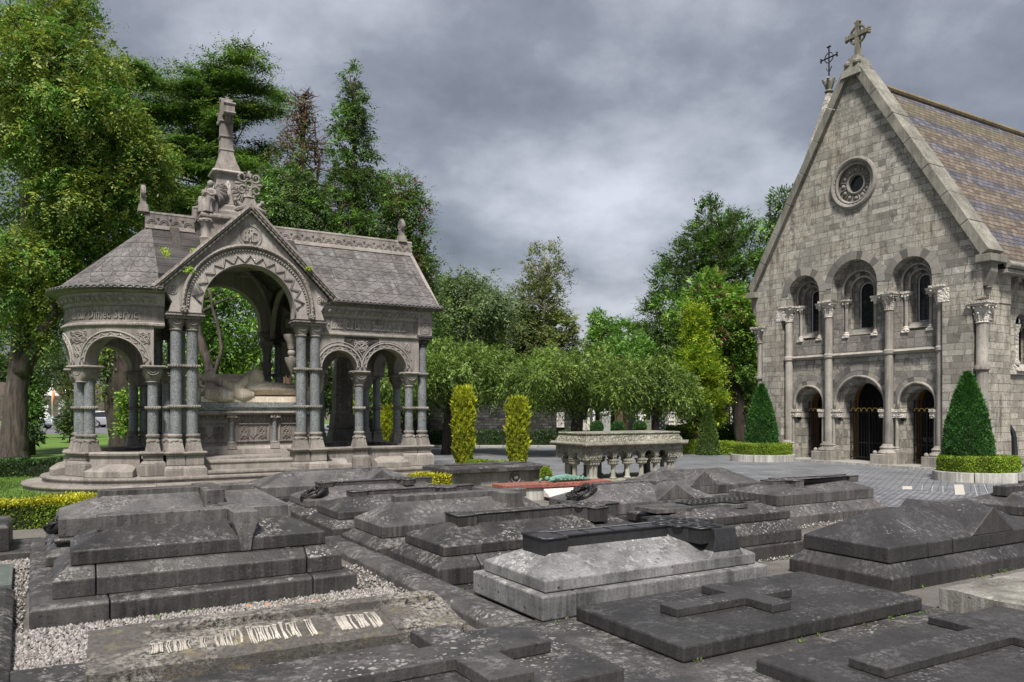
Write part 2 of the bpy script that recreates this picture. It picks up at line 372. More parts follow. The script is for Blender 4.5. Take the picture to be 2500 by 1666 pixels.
def ashlar(name, c1, c2, warm, course=0.2, blk=0.46, dam=0.65, lam=0.8):
    t = NT(name); v = t.coord()
    sp = t.n('ShaderNodeSeparateXYZ'); t.l(v, sp.inputs[0])
    nn = t.n('ShaderNodeSeparateXYZ'); t.l(t.coord('Normal'), nn.inputs[0])
    ax = t.math('GREATER_THAN', t.math('ABSOLUTE', nn.outputs[0]), 0.6)
    u = t.n('ShaderNodeMix'); u.data_type = 'FLOAT'; t.l(ax, u.inputs[0]); t.l(sp.outputs[0], u.inputs[2]); t.l(sp.outputs[1], u.inputs[3])
    cb = t.n('ShaderNodeCombineXYZ'); zz = sp.outputs[2]
    zv = t.math('ADD', zz, t.math('ADD', t.math('MULTIPLY', t.math('SINE', t.math('MULTIPLY', zz, 4.1)), 0.055), t.math('MULTIPLY', t.math('SINE', t.math('MULTIPLY', zz, 11.3)), 0.016)))
    uv_ = t.math('ADD', u.outputs[0], t.math('MULTIPLY', t.math('SINE', t.math('ADD', t.math('MULTIPLY', u.outputs[0], 5.3), t.math('MULTIPLY', zz, 3.0))), 0.06))
    t.l(uv_, cb.inputs[0]); t.l(zv, cb.inputs[1])
    wob = t.noise(v, 2.3, 3, 0.5)
    br = t.n('ShaderNodeTexBrick'); t.l(cb.outputs[0], br.inputs['Vector'])
    br.inputs['Scale'].default_value = 1.0; br.inputs['Row Height'].default_value = course; br.inputs['Brick Width'].default_value = blk
    br.inputs['Mortar Size'].default_value = 0.008; br.inputs['Mortar Smooth'].default_value = 0.3
    br.inputs['Color1'].default_value = (0, 0, 0, 1); br.inputs['Color2'].default_value = (1, 1, 1, 1); br.inputs['Mortar'].default_value = (0.5, 0.5, 0.5, 1)
    br.offset = 0.5; br.squash = 0.62; br.squash_frequency = 3
    k = t.ramp(br.outputs['Color'], [(0.0, 0.0), (1.0, 1.0)])
    col = t.mix(k, c1, c2)
    # second, larger random tone per block
    col = t.mix(t.math('MULTIPLY', t.ramp(t.noise(v, 0.55, 3, 0.5), [(0.45, 0.0), (0.6, 1.0)]), 0.6), col, t.mix(k, warm, c2))
    fine = t.noise(v, 38, 5, 0.75)
    col = t.mix(0.85, col, t.ramp(fine, [(0.3, 0.3), (0.7, 1.45)]), 'MULTIPLY')
    st = t.noise(t.mapping(v, (4.5, 4.5, 0.9)), 1, 9, 0.78); stb = t.noise(v, 0.55, 4, 0.6)
    f = t.math('MULTIPLY', t.ramp(st, [(0.47, 0.0), (0.60, 1.0)]), t.ramp(stb, [(0.42, 0.12), (0.60, 1.0)]))
    col = t.mix(t.math('MULTIPLY', f, dam), col, (0.055, 0.055, 0.05))
    li = t.noise(v, 7, 8, 0.8, 0.3); lb = t.noise(t.mapping(v, loc=(3.7, 0, 9.1)), 0.5, 3, 0.5)
    f2 = t.math('MULTIPLY', t.ramp(li, [(0.53, 0.0), (0.6, 1.0)]), t.ramp(lb, [(0.47, 0.0), (0.58, 1.0)]))
    col = t.mix(t.math('MULTIPLY', f2, lam), col, (0.58, 0.57, 0.52))
    df = t.math('MULTIPLY', t.ramp(t.noise(v, 3.4, 8, 0.8), [(0.52, 0.0), (0.62, 1.0)]), 0.7); col = t.mix(df, col, (0.085, 0.083, 0.073))
    col = t.mix(t.math('MULTIPLY', t.ramp(br.outputs['Fac'], [(0.2, 0.0), (0.9, 1.0)]), 0.55), col, (0.07, 0.066, 0.06))
    h = t.math('SUBTRACT', t.math('ADD', t.math('MULTIPLY', fine, 0.5), t.math('MULTIPLY', k, 0.25)), t.math('MULTIPLY', br.outputs['Fac'], 1.6))
    return t.fin(col, 0.9, t.bump(h, 1.0, 0.028))
M['ashlar'] = ashlar('chapel_ashlar', (0.20, 0.19, 0.165), (0.50, 0.475, 0.42), (0.62, 0.55, 0.45), dam=0.8, lam=0.95)
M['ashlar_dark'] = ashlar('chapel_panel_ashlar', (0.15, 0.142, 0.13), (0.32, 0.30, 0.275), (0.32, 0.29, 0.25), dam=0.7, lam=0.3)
M['ashlar_side'] = ashlar('chapel_side_ashlar', (0.25, 0.235, 0.20), (0.52, 0.485, 0.41), (0.58, 0.53, 0.43), dam=0.75, lam=0.4)
def voussoir():
    t = NT('voussoir_stone'); g = t.n('ShaderNodeNewGeometry'); v = t.coord()
    col = t.ramp(g.outputs['Random Per Island'], [(0.0, (0.085, 0.082, 0.078)), (0.5, (0.20, 0.19, 0.175)), (1.0, (0.34, 0.32, 0.285))])
    fine = t.noise(v, 40, 5, 0.7)
    col = t.mix(0.6, col, t.ramp(fine, [(0.3, 0.45), (0.7, 1.3)]), 'MULTIPLY')
    return t.fin(col, 0.9, t.bump(fine, 0.5, 0.01))
M['voussoir'] = voussoir()
def rubble(name, c1, c2, mort, rh, bw, sc=1):
    t = NT(name); v = t.coord()
    sp = t.n('ShaderNodeSeparateXYZ'); t.l(v, sp.inputs[0]); cb = t.n('ShaderNodeCombineXYZ')
    t.l(sp.outputs[0], cb.inputs[0]); t.l(sp.outputs[2], cb.inputs[1])
    br = t.n('ShaderNodeTexBrick'); t.l(cb.outputs[0], br.inputs['Vector']); br.inputs['Scale'].default_value = sc
    br.inputs['Row Height'].default_value = rh; br.inputs['Brick Width'].default_value = bw; br.inputs['Mortar Size'].default_value = 0.015
    br.inputs['Color1'].default_value = (*c1, 1); br.inputs['Color2'].default_value = (*c2, 1); br.inputs['Mortar'].default_value = (*mort, 1)
    n = t.noise(v, 5, 5, 0.7)
    col = t.mix(0.7, br.outputs['Color'], t.ramp(n, [(0.35, 0.3), (0.7, 1.6)]), 'MULTIPLY')
    return t.fin(col, 0.9, t.bump(t.math('SUBTRACT', n, br.outputs['Fac']), 0.7, 0.03))
M['rubble'] = rubble('dark_rubble_wall', (0.012, 0.012, 0.012), (0.085, 0.082, 0.08), (0.02, 0.02, 0.02), 0.13, 0.38)
M['rubble_brown'] = rubble('brown_rubble_wall', (0.06, 0.048, 0.04), (0.15, 0.12, 0.10), (0.08, 0.07, 0.06), 0.35, 0.7)
def scales():
    t = NT('fish_scale_slates'); uv = t.coord('UV'); sp = t.n('ShaderNodeSeparateXYZ'); t.l(uv, sp.inputs[0])
    S = 1 / 0.36
    v = t.math('MULTIPLY', sp.outputs[1], 1 / 0.205); row = t.math('FLOOR', v); fy = t.math('SUBTRACT', v, row)
    # a scalloped lower edge in every row
    od = t.math('MODULO', t.math('ABSOLUTE', row), 2.0)
    u = t.math('ADD', t.math('MULTIPLY', sp.outputs[0], S), t.math('MULTIPLY', od, 0.5))
    fx = t.math('SUBTRACT', t.math('FRACT', u), 0.5)
    edge = t.math('MULTIPLY', t.math('MULTIPLY', fx, fx), 2.6)             # height of the scale edge over the row base
    dd = t.math('SUBTRACT', fy, edge)
    line = t.ramp(t.math('ABSOLUTE', dd), [(0.03, 1.0), (0.13, 0.0)])
    step = t.ramp(dd, [(0.0, 0.0), (0.03, 1.0)])
    hgt = t.math('SUBTRACT', t.math('MULTIPLY', step, 0.6), t.math('MULTIPLY', fy, 0.5))
    # large slab joints
    jr = t.math('FRACT', t.math('MULTIPLY', sp.outputs[1], 1 / 0.62)); jl = t.ramp(jr, [(0.0, 1.0), (0.035, 0.0)])
    vv = t.math('FLOOR', t.math('MULTIPLY', sp.outputs[1], 1 / 0.62))
    ju = t.math('FRACT', t.math('ADD', t.math('MULTIPLY', sp.outputs[0], 1 / 1.15), t.math('MULTIPLY', vv, 0.37))); jl2 = t.ramp(ju, [(0.0, 1.0), (0.015, 0.0)])
    jj = t.math('MAXIMUM', jl, jl2)
    ob = t.coord(); n = t.noise(ob, 2.2, 7, 0.65); f = t.noise(ob, 30, 4, 0.7)
    col = t.mix(t.ramp(n, [(0.35, 0.0), (0.65, 1.0)]), (0.060, 0.055, 0.053), (0.150, 0.139, 0.136))
    col = t.mix(0.5, col, t.ramp(f, [(0.3, 0.5), (0.7, 1.3)]), 'MULTIPLY')
    st = t.noise(t.mapping(uv, (7, 1.2, 1)), 1, 5, 0.6)
    col = t.mix(t.ramp(st, [(0.5, 0.0), (0.72, 0.7)]), col, (0.24, 0.23, 0.235))
    col = t.mix(t.math('MULTIPLY', line, 0.8), col, (0.022, 0.022, 0.024))
    col = t.mix(jj, col, (0.012, 0.012, 0.012))
    nr = t.bump(t.math('SUBTRACT', hgt, jj), 0.8, 0.03)
    return t.fin(col, 0.7, t.bump(f, 0.3, 0.01, nr))
M['scales'] = scales()
def slates():
    t = NT('banded_chapel_slates'); uv = t.coord('UV'); sp = t.n('ShaderNodeSeparateXYZ'); t.l(uv, sp.inputs[0])
    br = t.n('ShaderNodeTexBrick'); t.l(uv, br.inputs['Vector']); br.inputs['Scale'].default_value = 1
    br.inputs['Row Height'].default_value = 0.17; br.inputs['Brick Width'].default_value = 0.30; br.inputs['Mortar Size'].default_value = 0.012
    br.inputs['Color1'].default_value = (0, 0, 0, 1); br.inputs['Color2'].default_value = (1, 1, 1, 1)
    ob = t.coord(); n = t.noise(ob, 1.5, 7, 0.7); n2 = t.noise(ob, 9, 6, 0.75)
    brown = t.mix(br.outputs['Color'], (0.09, 0.07, 0.052), (0.225, 0.178, 0.135))
    moss = t.mix(n2, (0.075, 0.078, 0.04), (0.20, 0.18, 0.09))
    hi = t.ramp(sp.outputs[1], [(5.2 / 10, 0.0), (7.6 / 10, 1.0)])
    vv = t.math('DIVIDE', sp.outputs[1], 10.0); hi = t.ramp(vv, [(0.50, 0.0), (0.78, 1.0)])
    brown = t.mix(t.math('MULTIPLY', hi, t.ramp(n, [(0.35, 0.2), (0.6, 0.9)])), brown, moss)
    purp = t.mix(br.outputs['Color'], (0.055, 0.053, 0.068), (0.165, 0.16, 0.195))
    ph = t.math('FRACT', t.math('MULTIPLY', sp.outputs[1], 1 / 1.28)); band = t.ramp(ph, [(0.60, 0.0), (0.605, 1.0)])
    band = t.math('MULTIPLY', band, t.ramp(t.noise(ob, 0.9, 4, 0.6), [(0.33, 0.25), (0.5, 1.0)]))
    col = t.mix(band, brown, purp)
    col = t.mix(t.ramp(n2, [(0.45, 0.0), (0.65, 0.55)]), col, (0.045, 0.04, 0.035))
    col = t.mix(0.5, col, t.ramp(t.noise(ob, 35, 3, 0.7), [(0.3, 0.5), (0.7, 1.4)]), 'MULTIPLY')
    col = t.mix(t.math('MULTIPLY', br.outputs['Fac'], 0.8), col, (0.02, 0.018, 0.018))
    rr = t.math('FRACT', t.math('MULTIPLY', sp.outputs[1], 1 / 0.17))
    h = t.math('SUBTRACT', t.math('SUBTRACT', t.math('MULTIPLY', n2, 0.4), br.outputs['Fac']), t.math('MULTIPLY', rr, 0.6))
    return t.fin(col, 0.75, t.bump(h, 0.8, 0.03))
M['slates'] = slates()
def flat(name, c, rough=0.6, metal=0.0, noise=0.0, nsc=8):
    t = NT(name)
    t.b.inputs['Metallic'].default_value = metal
    if noise:
        v = t.coord(); n = t.noise(v, nsc, 6, 0.7)
        col = t.mix(t.ramp(n, [(0.3, 0.0), (0.7, 1.0)]), tuple(q * (1 - noise) for q in c), tuple(min(1, q * (1 + noise)) for q in c))
        return t.fin(col, rough, t.bump(n, 0.3, 0.01))
    return t.fin(c, rough)
M['iron'] = flat('black_iron', (0.012, 0.012, 0.013), 0.5, 0.3, 0.3)
M['gold'] = flat('gilded_iron', (0.62, 0.47, 0.16), 0.45, 0.5, 0.2)
M['glass'] = flat('dark_leaded_glass', (0.012, 0.013, 0.016), 0.15, 0, 0.5, 14)
M['frame'] = flat('white_window_frame', (0.62, 0.64, 0.66), 0.6)
M['ochre'] = flat('ochre_plaster', (0.50, 0.27, 0.09), 0.9, 0, 0.15)
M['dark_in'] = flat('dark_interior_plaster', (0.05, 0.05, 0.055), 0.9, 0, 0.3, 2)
M['bronze_dark'] = flat('black_bronze', (0.022, 0.021, 0.022), 0.5, 0.4, 0.6, 30)
M['verdigris'] = flat('green_bronze', (0.12, 0.24, 0.19), 0.7, 0.1, 0.55, 25)
M['steel'] = flat('brushed_steel', (0.55, 0.57, 0.60), 0.3, 0.9, 0.1)
M['white_wall'] = flat('white_render', (0.78, 0.78, 0.76), 0.8, 0, 0.04)
M['white_stone'] = flat('white_marble_stone', (0.72, 0.73, 0.75), 0.7, 0, 0.08)
M['grey_stone'] = flat('grey_grave_stone', (0.30, 0.30, 0.30), 0.9, 0, 0.35)
M['pale_stone'] = flat('pale_grave_stone', (0.52, 0.50, 0.46), 0.9, 0, 0.3)
M['roof_brown'] = flat('brown_tiles', (0.12, 0.085, 0.07), 0.9, 0, 0.3)
M['silver'] = flat('silver_paint', (0.46, 0.48, 0.52), 0.3, 0.5)
M['navy'] = flat('navy_paint', (0.03, 0.04, 0.07), 0.25, 0.2)
M['carglass'] = flat('car_glass', (0.02, 0.025, 0.03), 0.08)
M['tyre'] = flat('tyre_rubber', (0.02, 0.02, 0.02), 0.9)
M['redlamp'] = flat('red_lens', (0.5, 0.02, 0.03), 0.3)
M['orange'] = flat('orange_cloth', (0.75, 0.24, 0.10), 0.8)
M['whitecloth'] = flat('white_cloth', (0.75, 0.75, 0.75), 0.8)
M['green_slate'] = flat('green_slate', (0.10, 0.12, 0.11), 0.6, 0, 0.25, 5)
M['leaf_dead'] = flat('orange_leaf', (0.45, 0.17, 0.05), 0.8)
M['dandelion'] = flat('yellow_petals', (0.8, 0.62, 0.03), 0.8)
def bark(name, c0, c1):
    t = NT(name); v = t.coord(); n = t.noise(t.mapping(v, (7, 7, 0.9)), 1, 8, 0.7, 0.5)
    col = t.mix(t.ramp(n, [(0.35, 0.0), (0.68, 1.0)]), c0, c1)
    b = t.noise(v, 1.2, 4, 0.6); col = t.mix(0.6, col, t.ramp(b, [(0.3, 0.5), (0.7, 1.3)]), 'MULTIPLY')
    return t.fin(col, 0.95, t.bump(n, 1.0, 0.08))
M['bark'] = bark('grey_brown_bark', (0.028, 0.023, 0.020), (0.145, 0.118, 0.102))
M['bark_dark'] = bark('dark_bark', (0.02, 0.017, 0.014), (0.09, 0.07, 0.055))
M['bark_red'] = bark('reddish_bark', (0.06, 0.035, 0.024), (0.22, 0.13, 0.09))
M['bark_birch'] = bark('pale_birch_bark', (0.18, 0.17, 0.15), (0.55, 0.53, 0.48))
def leafm(name, a, b, c, tr=0.35, vs=0.5):
    t = NT(name); g = t.n('ShaderNodeNewGeometry')
    col = t.ramp(g.outputs['Random Per Island'], [(0.0, a), (0.5, b), (1.0, c)])
    n = t.noise(t.coord(), vs, 3, 0.6)
    col = t.mix(0.75, col, t.ramp(n, [(0.32, 0.5), (0.68, 1.45)]), 'MULTIPLY')
    t.fin(col, 0.55)
    tl = t.n('ShaderNodeBsdfTranslucent'); t.l(col, tl.inputs[0])
    ms = t.n('ShaderNodeMixShader'); ms.inputs[0].default_value = tr
    t.l(t.b.outputs[0], ms.inputs[1]); t.l(tl.outputs[0], ms.inputs[2]); t.l(ms.outputs[0], t.o.inputs[0])
    return t.m
M['lf_yew'] = leafm('yellow_green_foliage', (0.055, 0.095, 0.012), (0.175, 0.25, 0.028), (0.36, 0.42, 0.06))
M['lf_green'] = leafm('fresh_green_foliage', (0.044, 0.106, 0.018), (0.106, 0.250, 0.035), (0.225, 0.400, 0.062))
M['lf_cedar'] = leafm('cedar_foliage', (0.035, 0.075, 0.018), (0.095, 0.175, 0.035), (0.24, 0.36, 0.07))
M['lf_spruce'] = leafm('spruce_foliage', (0.028, 0.055, 0.016), (0.065, 0.115, 0.032), (0.15, 0.22, 0.055))
M['lf_bright'] = leafm('light_green_foliage', (0.069, 0.149, 0.016), (0.172, 0.333, 0.034), (0.345, 0.506, 0.069))
M['lf_olive'] = leafm('olive_foliage', (0.07, 0.095, 0.028), (0.16, 0.20, 0.055), (0.30, 0.34, 0.11))
M['lf_cherry'] = leafm('cherry_foliage', (0.04, 0.085, 0.014), (0.125, 0.22, 0.03), (0.30, 0.42, 0.085))
M['lf_gold'] = leafm('golden_foliage', (0.12, 0.18, 0.012), (0.33, 0.40, 0.02), (0.72, 0.72, 0.06), 0.4, 1.5)
M['lf_goldgreen'] = leafm('golden_green_foliage', (0.10, 0.19, 0.012), (0.30, 0.43, 0.02), (0.58, 0.68, 0.06), 0.4)
M['lf_blue'] = leafm('blue_green_foliage', (0.05, 0.09, 0.04), (0.13, 0.20, 0.08), (0.26, 0.34, 0.14))
M['lf_rust'] = leafm('rusty_foliage', (0.096, 0.042, 0.024), (0.204, 0.096, 0.054), (0.360, 0.180, 0.096))
M['lf_topiary'] = leafm('topiary_foliage', (0.013, 0.055, 0.009), (0.033, 0.127, 0.017), (0.077, 0.220, 0.033), 0.2, 1.5)
M['lf_box'] = leafm('box_hedge_foliage', (0.074, 0.147, 0.013), (0.179, 0.294, 0.021), (0.378, 0.473, 0.042), 0.3, 1.5)
M['lf_boxgold'] = leafm('golden_box_foliage', (0.130, 0.170, 0.010), (0.360, 0.380, 0.015), (0.660, 0.580, 0.030), 0.3, 2)
M['lf_hedge'] = leafm('dark_hedge_foliage', (0.013, 0.039, 0.009), (0.033, 0.083, 0.015), (0.066, 0.143, 0.028), 0.2)
M['core'] = flat('inner_twigs', (0.014, 0.022, 0.008), 0.95, 0, 0.4, 10)
M['core_gold'] = flat('inner_golden_twigs', (0.09, 0.10, 0.012), 0.95, 0, 0.4, 10)
def ground(name, c0, c1, sc, fine, bump=0.4, extra=None):
    t = NT(name); v = t.coord(); n = t.noise(v, sc, 6, 0.6); f = t.noise(v, fine, 5, 0.75)
    col = t.mix(t.ramp(n, [(0.35, 0.0), (0.65, 1.0)]), c0, c1)
    col = t.mix(0.7, col, t.ramp(f, [(0.3, 0.4), (0.7, 1.5)]), 'MULTIPLY')
    return t.fin(col, 0.95, t.bump(f, bump, 0.03))
M['grass'] = ground('lawn', (0.055, 0.12, 0.014), (0.11, 0.20, 0.024), 0.6, 28)
M['earth'] = ground('earth_ground', (0.07, 0.075, 0.045), (0.11, 0.12, 0.06), 0.3, 12)
M['gravel'] = ground('pale_gravel', (0.13, 0.12, 0.11), (0.24, 0.225, 0.21), 1.2, 70, 1.0)
M['asphalt'] = ground('asphalt', (0.11, 0.115, 0.13), (0.15, 0.155, 0.17), 0.5, 60, 0.3)
def setts(name, c0, c1, rh, bw, rotz=0.0, warp=0.0):
    t = NT(name); v = t.mapping(t.coord(), rot=(0, 0, rotz))
    br = t.n('ShaderNodeTexBrick'); t.l(v, br.inputs['Vector']); br.inputs['Scale'].default_value = 1
    br.inputs['Row Height'].default_value = rh; br.inputs['Brick Width'].default_value = bw; br.inputs['Mortar Size'].default_value = 0.012
    br.inputs['Color1'].default_value = (*c0, 1); br.inputs['Color2'].default_value = (*c1, 1); br.inputs['Mortar'].default_value = (0.04, 0.04, 0.045, 1)
    n = t.noise(t.coord(), 0.8, 6, 0.65); f = t.noise(t.coord(), 25, 4, 0.7)
    col = t.mix(0.6, br.outputs['Color'], t.ramp(n, [(0.3, 0.6), (0.7, 1.35)]), 'MULTIPLY')
    col = t.mix(0.4, col, t.ramp(f, [(0.3, 0.5), (0.7, 1.4)]), 'MULTIPLY')
    return t.fin(col, t.ramp(n, [(0.3, 0.45), (0.7, 0.75)]), t.bump(t.math('SUBTRACT', t.math('MULTIPLY', f, 0.4), br.outputs['Fac']), 0.5, 0.02))
M['paving'] = setts('blue_grey_paving', (0.155, 0.163, 0.18), (0.205, 0.215, 0.235), 0.14, 0.30, GR)
M['setts'] = setts('grey_setts', (0.14, 0.145, 0.165), (0.24, 0.245, 0.265), 0.11, 0.13, GR + 0.6)
M['kerbstone'] = setts('kerb_granite', (0.30, 0.30, 0.29), (0.40, 0.39, 0.37), 5.0, 0.9, GR)
M['pale_granite'] = stone('pale_pitted_granite', (0.14, 0.135, 0.12), (0.30, 0.29, 0.265), lichen=(0.48, 0.46, 0.38), lam=0.8, dark=(0.04, 0.035, 0.025), dam=0.6, bump=0.8, pits=0.8)
M['planter'] = stone('planter_granite', (0.26, 0.255, 0.24), (0.42, 0.41, 0.38), dark=(0.08, 0.08, 0.075), dam=0.4, bump=0.4, pits=0.1)
M['white_paint'] = flat('worn_white_paving', (0.44, 0.415, 0.375), 0.8, 0, 0.12, 4)
M['thinline'] = flat('white_line_paving', (0.34, 0.34, 0.34), 0.8)
M['pipe'] = flat('black_cast_pipe', (0.02, 0.022, 0.028), 0.45, 0.2)
# ------------------------------------------------------------------ setting: ground and surfaces
def sheet(name, pts, z, mat, kind='structure', label=None, cat=None):
    me = bpy.data.meshes.new(name)
    tr = tessellate_polygon([[Vector((x, y, 0)) for x, y in pts]])
    fs = []
    for a, b, c in tr:
        A = (pts[b][0] - pts[a][0]) * (pts[c][1] - pts[a][1]) - (pts[b][1] - pts[a][1]) * (pts[c][0] - pts[a][0])
        fs.append((a, b, c) if A > 0 else (a, c, b))
    me.from_pydata([(x, y, z) for x, y in pts], [], fs); me.materials.append(mat); me.update()
    o = bpy.data.objects.new(name, me); COL.objects.link(o); o['kind'] = kind
    if label: o['label'] = label
    if cat: o['category'] = cat
    return o
sheet('ground', [(-900, -60), (900, -60), (900, 1500), (-900, 1500)], -0.02, M['earth'])
HO = (-6.2, 11.95)                                   # a point of the low hedge line
sheet('gravel_bed', [(-12, -3), (14, -3), (16, 12.2), (8.5, 13.2), (5.5, 14.4), (3.2, 18.6), (0.9, 18.2), grid(HO, 5.6, 0.2), grid(HO, -4.5, 0.2), (-12, 8)], -0.012, M['gravel'])
sheet('paving', [(9.2, 12.6), (30, 9), (40, 26), (30, 40), (14, 33.5), (9.4, 30.0), (4.5, 34.5), (-8.5, 34.5), (-3.2, 23.5), (-1.2, 18.5), (0.7, 18.7), (3.4, 19.0), (5.8, 14.7)], -0.004, M['paving'])
sheet('setts_path', [(5.2, 13.9), (9.0, 12.9), (18.0, 9.2), (18.0, 11.3), (10.4, 15.2), (7.4, 17.2), (5.2, 17.6)], 0.001, M['setts'])
sheet('lawn', [(-60, 54), (-60, 12), (-9.3, 10.0), grid(HO, 6.0, 0.5), (-1.25, 18.4), (-3.3, 23.5), (-8.7, 34.7), (-14, 54)], -0.008, M['grass'])
sheet('lawn_strip', [(-8.9, 35.4), (9.4, 35.4), (14, 40.0), (9, 52), (-16, 52)], -0.002, M['grass'])
sheet('lawn_verge', [(9.9, 30.2), (13.6, 33.2), (13.2, 34.6), (9.3, 31.2)], 0.002, M['grass'])
sheet('car_park_road', [(-90, 54), (-14, 54), (-10, 60), (-14, 79), (-90, 79)], -0.004, M['asphalt'])
sheet('far_verge', [(-90, 84), (-10, 84), (-10, 118), (-90, 118)], -0.004, M['grass'])
# kerbs along the paving
def kerb(pts, w=0.14, h=0.10, name='kerb'):
    mb = MB()
    for (x0, y0), (x1, y1) in zip(pts[:-1], pts[1:]):
        d = Vector((x1 - x0, y1 - y0, 0)).normalized(); n = Vector((-d.y, d.x, 0)) * w
        mb.hexa([(x0, y0, -.02), (x1, y1, -.02), (x1 + n.x, y1 + n.y, -.02), (x0 + n.x, y0 + n.y, -.02),
                 (x0, y0, h), (x1, y1, h), (x1 + n.x, y1 + n.y, h), (x0 + n.x, y0 + n.y, h)])
    o = mb.build(name, M['kerbstone'], bevel=0.012); o['kind'] = 'structure'
    return o
kerb([(9.3, 34.9), (-8.6, 34.9)])
kerb([(14.6, 33.6), (13.7, 33.2), (9.8, 30.0), (4.6, 34.9)])
kerb([(-22, 81), (-60, 83.5)], 0.3, 0.15)
kerb([(-10, 79.6), (-24, 80.4)], 0.3, 0.15)
# pale bands laid in the paving
band = [(8.95, 17.15), (9.85, 16.55), (10.6, 15.75), (11.2, 14.9), (11.9, 13.9)]
def bandpatch(name, px0, px1, ya, yb, ja, jb, mat):
    # four-sided stone patch laid in the paving between two curved joints
    def g(px, y): Y = 1900 * EYE / (y - 1000); return (at(px, Y), Y)
    return [g(px0, ya), g(px1, ya), g(px1 + jb, yb), g(px0 + ja, yb)]
mbp = MB(); mbl = MB()
for px0, px1, ya, yb, sh in ((2203, 2226, 1188, 1196, 0), (2329, 2352, 1184, 1209, 3), (2451, 2475, 1184, 1221, 22)):
    q = bandpatch('p', px0, px1, ya, yb, sh, sh + 1, None)
    mbp.add([(x, y, 0.006) for x, y in q], [(3, 2, 1, 0)])
for px, ya, yb, sh in ((2252, 1186, 1198, -3), (2276, 1187, 1201, -2), (2301, 1187, 1204, 0), (2377, 1185, 1213, 8), (2401, 1184, 1215, 14), (2425, 1184, 1217, 18), (2486, 1183, 1212, 12)):
    q = bandpatch('l', px, px + 2.2, ya, yb, sh, sh, None)
    mbl.add([(x, y, 0.006) for x, y in q], [(3, 2, 1, 0)])
o = mbp.build('paving_marking', M['white_paint']); o['kind'] = 'structure'
o = mbl.build('paving_line', M['thinline']); o['kind'] = 'structure'

# ------------------------------------------------------------------ shared pieces
def ropering(mb, R, r, cx, cy, z, n=24):
    mb.torus((cx, cy, z), R, r, n=n, m=8)
def rope(mb, path, r=0.035, turns=10.0, n=6, per=0.03, amp=0.3):
    """a twisted rope moulding along a path (list of points)"""
    pts = [Vector(p) for p in path]; L = [0]
    for a, b in zip(pts[:-1], pts[1:]): L.append(L[-1] + (b - a).length)
    tot = L[-1]; m = max(4, int(tot / per)); P = []
    j = 0
    for i in range(m + 1):
        s = tot * i / m
        while j < len(L) - 2 and L[j + 1] < s: j += 1
        f = (s - L[j]) / max(1e-9, L[j + 1] - L[j]); P.append(pts[j].lerp(pts[j + 1], f))
    rr = [r * (1 + amp * (1 if i % 2 else -0.4)) for i in range(m + 1)]
    mb.tube(P, rr, n)

def arch_stones(mb, cx, zs, r0, r1, y0, y1, n, legs=0, gap=0.006, a0=0, a1=PI):
    for i in range(n):
        p0 = a0 + (a1 - a0) * i / n + gap / r0 * 0.5; p1 = a0 + (a1 - a0) * (i + 1) / n - gap / r0 * 0.5
        pm = (p0 + p1) / 2; dy = rnd.uniform(-0.003, 0.004)
        q = [(cx + r * math.cos(p), zs + r * math.sin(p)) for r, p in ((r0, p0), (r1, p0), (r1, pm), (r1, p1), (r0, p1), (r0, pm))]
        mb.plate(q, [], y0 + dy, y1)

def corinth(mb, cx, cy, z0, z1, r, ab, box=True):
    """leafy capital: bell, leaves, corner volutes, abacus"""
    h = z1 - z0; zb = z1 - 0.22 * h
    mb.lathe([(r * 1.02, z0 - 0.02), (r * 1.18, z0), (r * 1.02, z0 + 0.03), (r * 1.05, z0 + 0.35 * h), (r * 1.35, z0 + 0.62 * h), (ab * 0.9, zb)], cx, cy, 14)
    for ring, (zz, rr, k) in enumerate(((z0 + 0.42 * h, r * 1.32, 8), (z0 + 0.68 * h, r * 1.6, 8))):
        for i in range(k):
            a = 2 * PI * (i + 0.5 * ring) / k
            mb.ball((cx + rr * math.cos(a), cy + rr * math.sin(a), zz), r * 0.24, 6, 4)
            mb.tube([(cx + r * math.cos(a), cy + r * math.sin(a), z0 + 0.05), (cx + r * 1.12 * math.cos(a), cy + r * 1.12 * math.sin(a), zz - 0.12 * h), (cx + rr * math.cos(a), cy + rr * math.sin(a), zz)], r * 0.15, 5)
    for sx in (-1, 1):
        for sy in (-1, 1):
            mb.ball((cx + sx * ab * 0.86, cy + sy * ab * 0.86, zb - 0.05 * h), r * 0.34, 8, 6)
    mb.box(cx - ab, cx + ab, cy - ab, cy + ab, zb, zb + 0.10 * h)
    mb.box(cx - ab * 1.1, cx + ab * 1.1, cy - ab * 1.1, cy + ab * 1.1, zb + 0.10 * h + 0.002, z1)

# ------------------------------------------------------------------ the chapel (x along its front, y into the building)
CH = thing('chapel', 'tall gabled grey stone chapel with a round window and a three-arched gated porch', 'chapel', (10.64, 24.24, 0), math.atan2(-0.8615, 0.5078))
bays = [(-1.885, 0.62, 5.53, 0.52, 1.95), (0.0, 0.80, 5.57, 0.84, 1.78), (1.885, 0.62, 5.53, 0.52, 1.95)]
doors = [(-1.885, 0.56, 1.90, 0.43), (0.0, 0.86, 1.86, 0.70), (1.885, 0.56, 1.90, 0.43)]
mb = MB()
o_ = [(-3.62, 0), (-2.81, 0), (-2.81, 5.2)]
for cx, r, zs, _, _ in bays:
    o_ += [(cx - r, 5.2)] + list(reversed(arc(cx, zs, r, 0, PI, 18))) + [(cx + r, 5.2)]
o_ += [(2.81, 5.2), (2.81, 0), (3.62, 0), (3.62, 4.62), (3.90, 4.72), (3.90, 5.95), (0, 12.35), (-3.90, 5.95), (-3.90, 4.72), (-3.62, 4.62)]
rose = [(0.0 + 0.70 * math.cos(2 * PI * i / 40), 8.75 + 0.70 * math.sin(2 * PI * i / 40)) for i in range(40)]
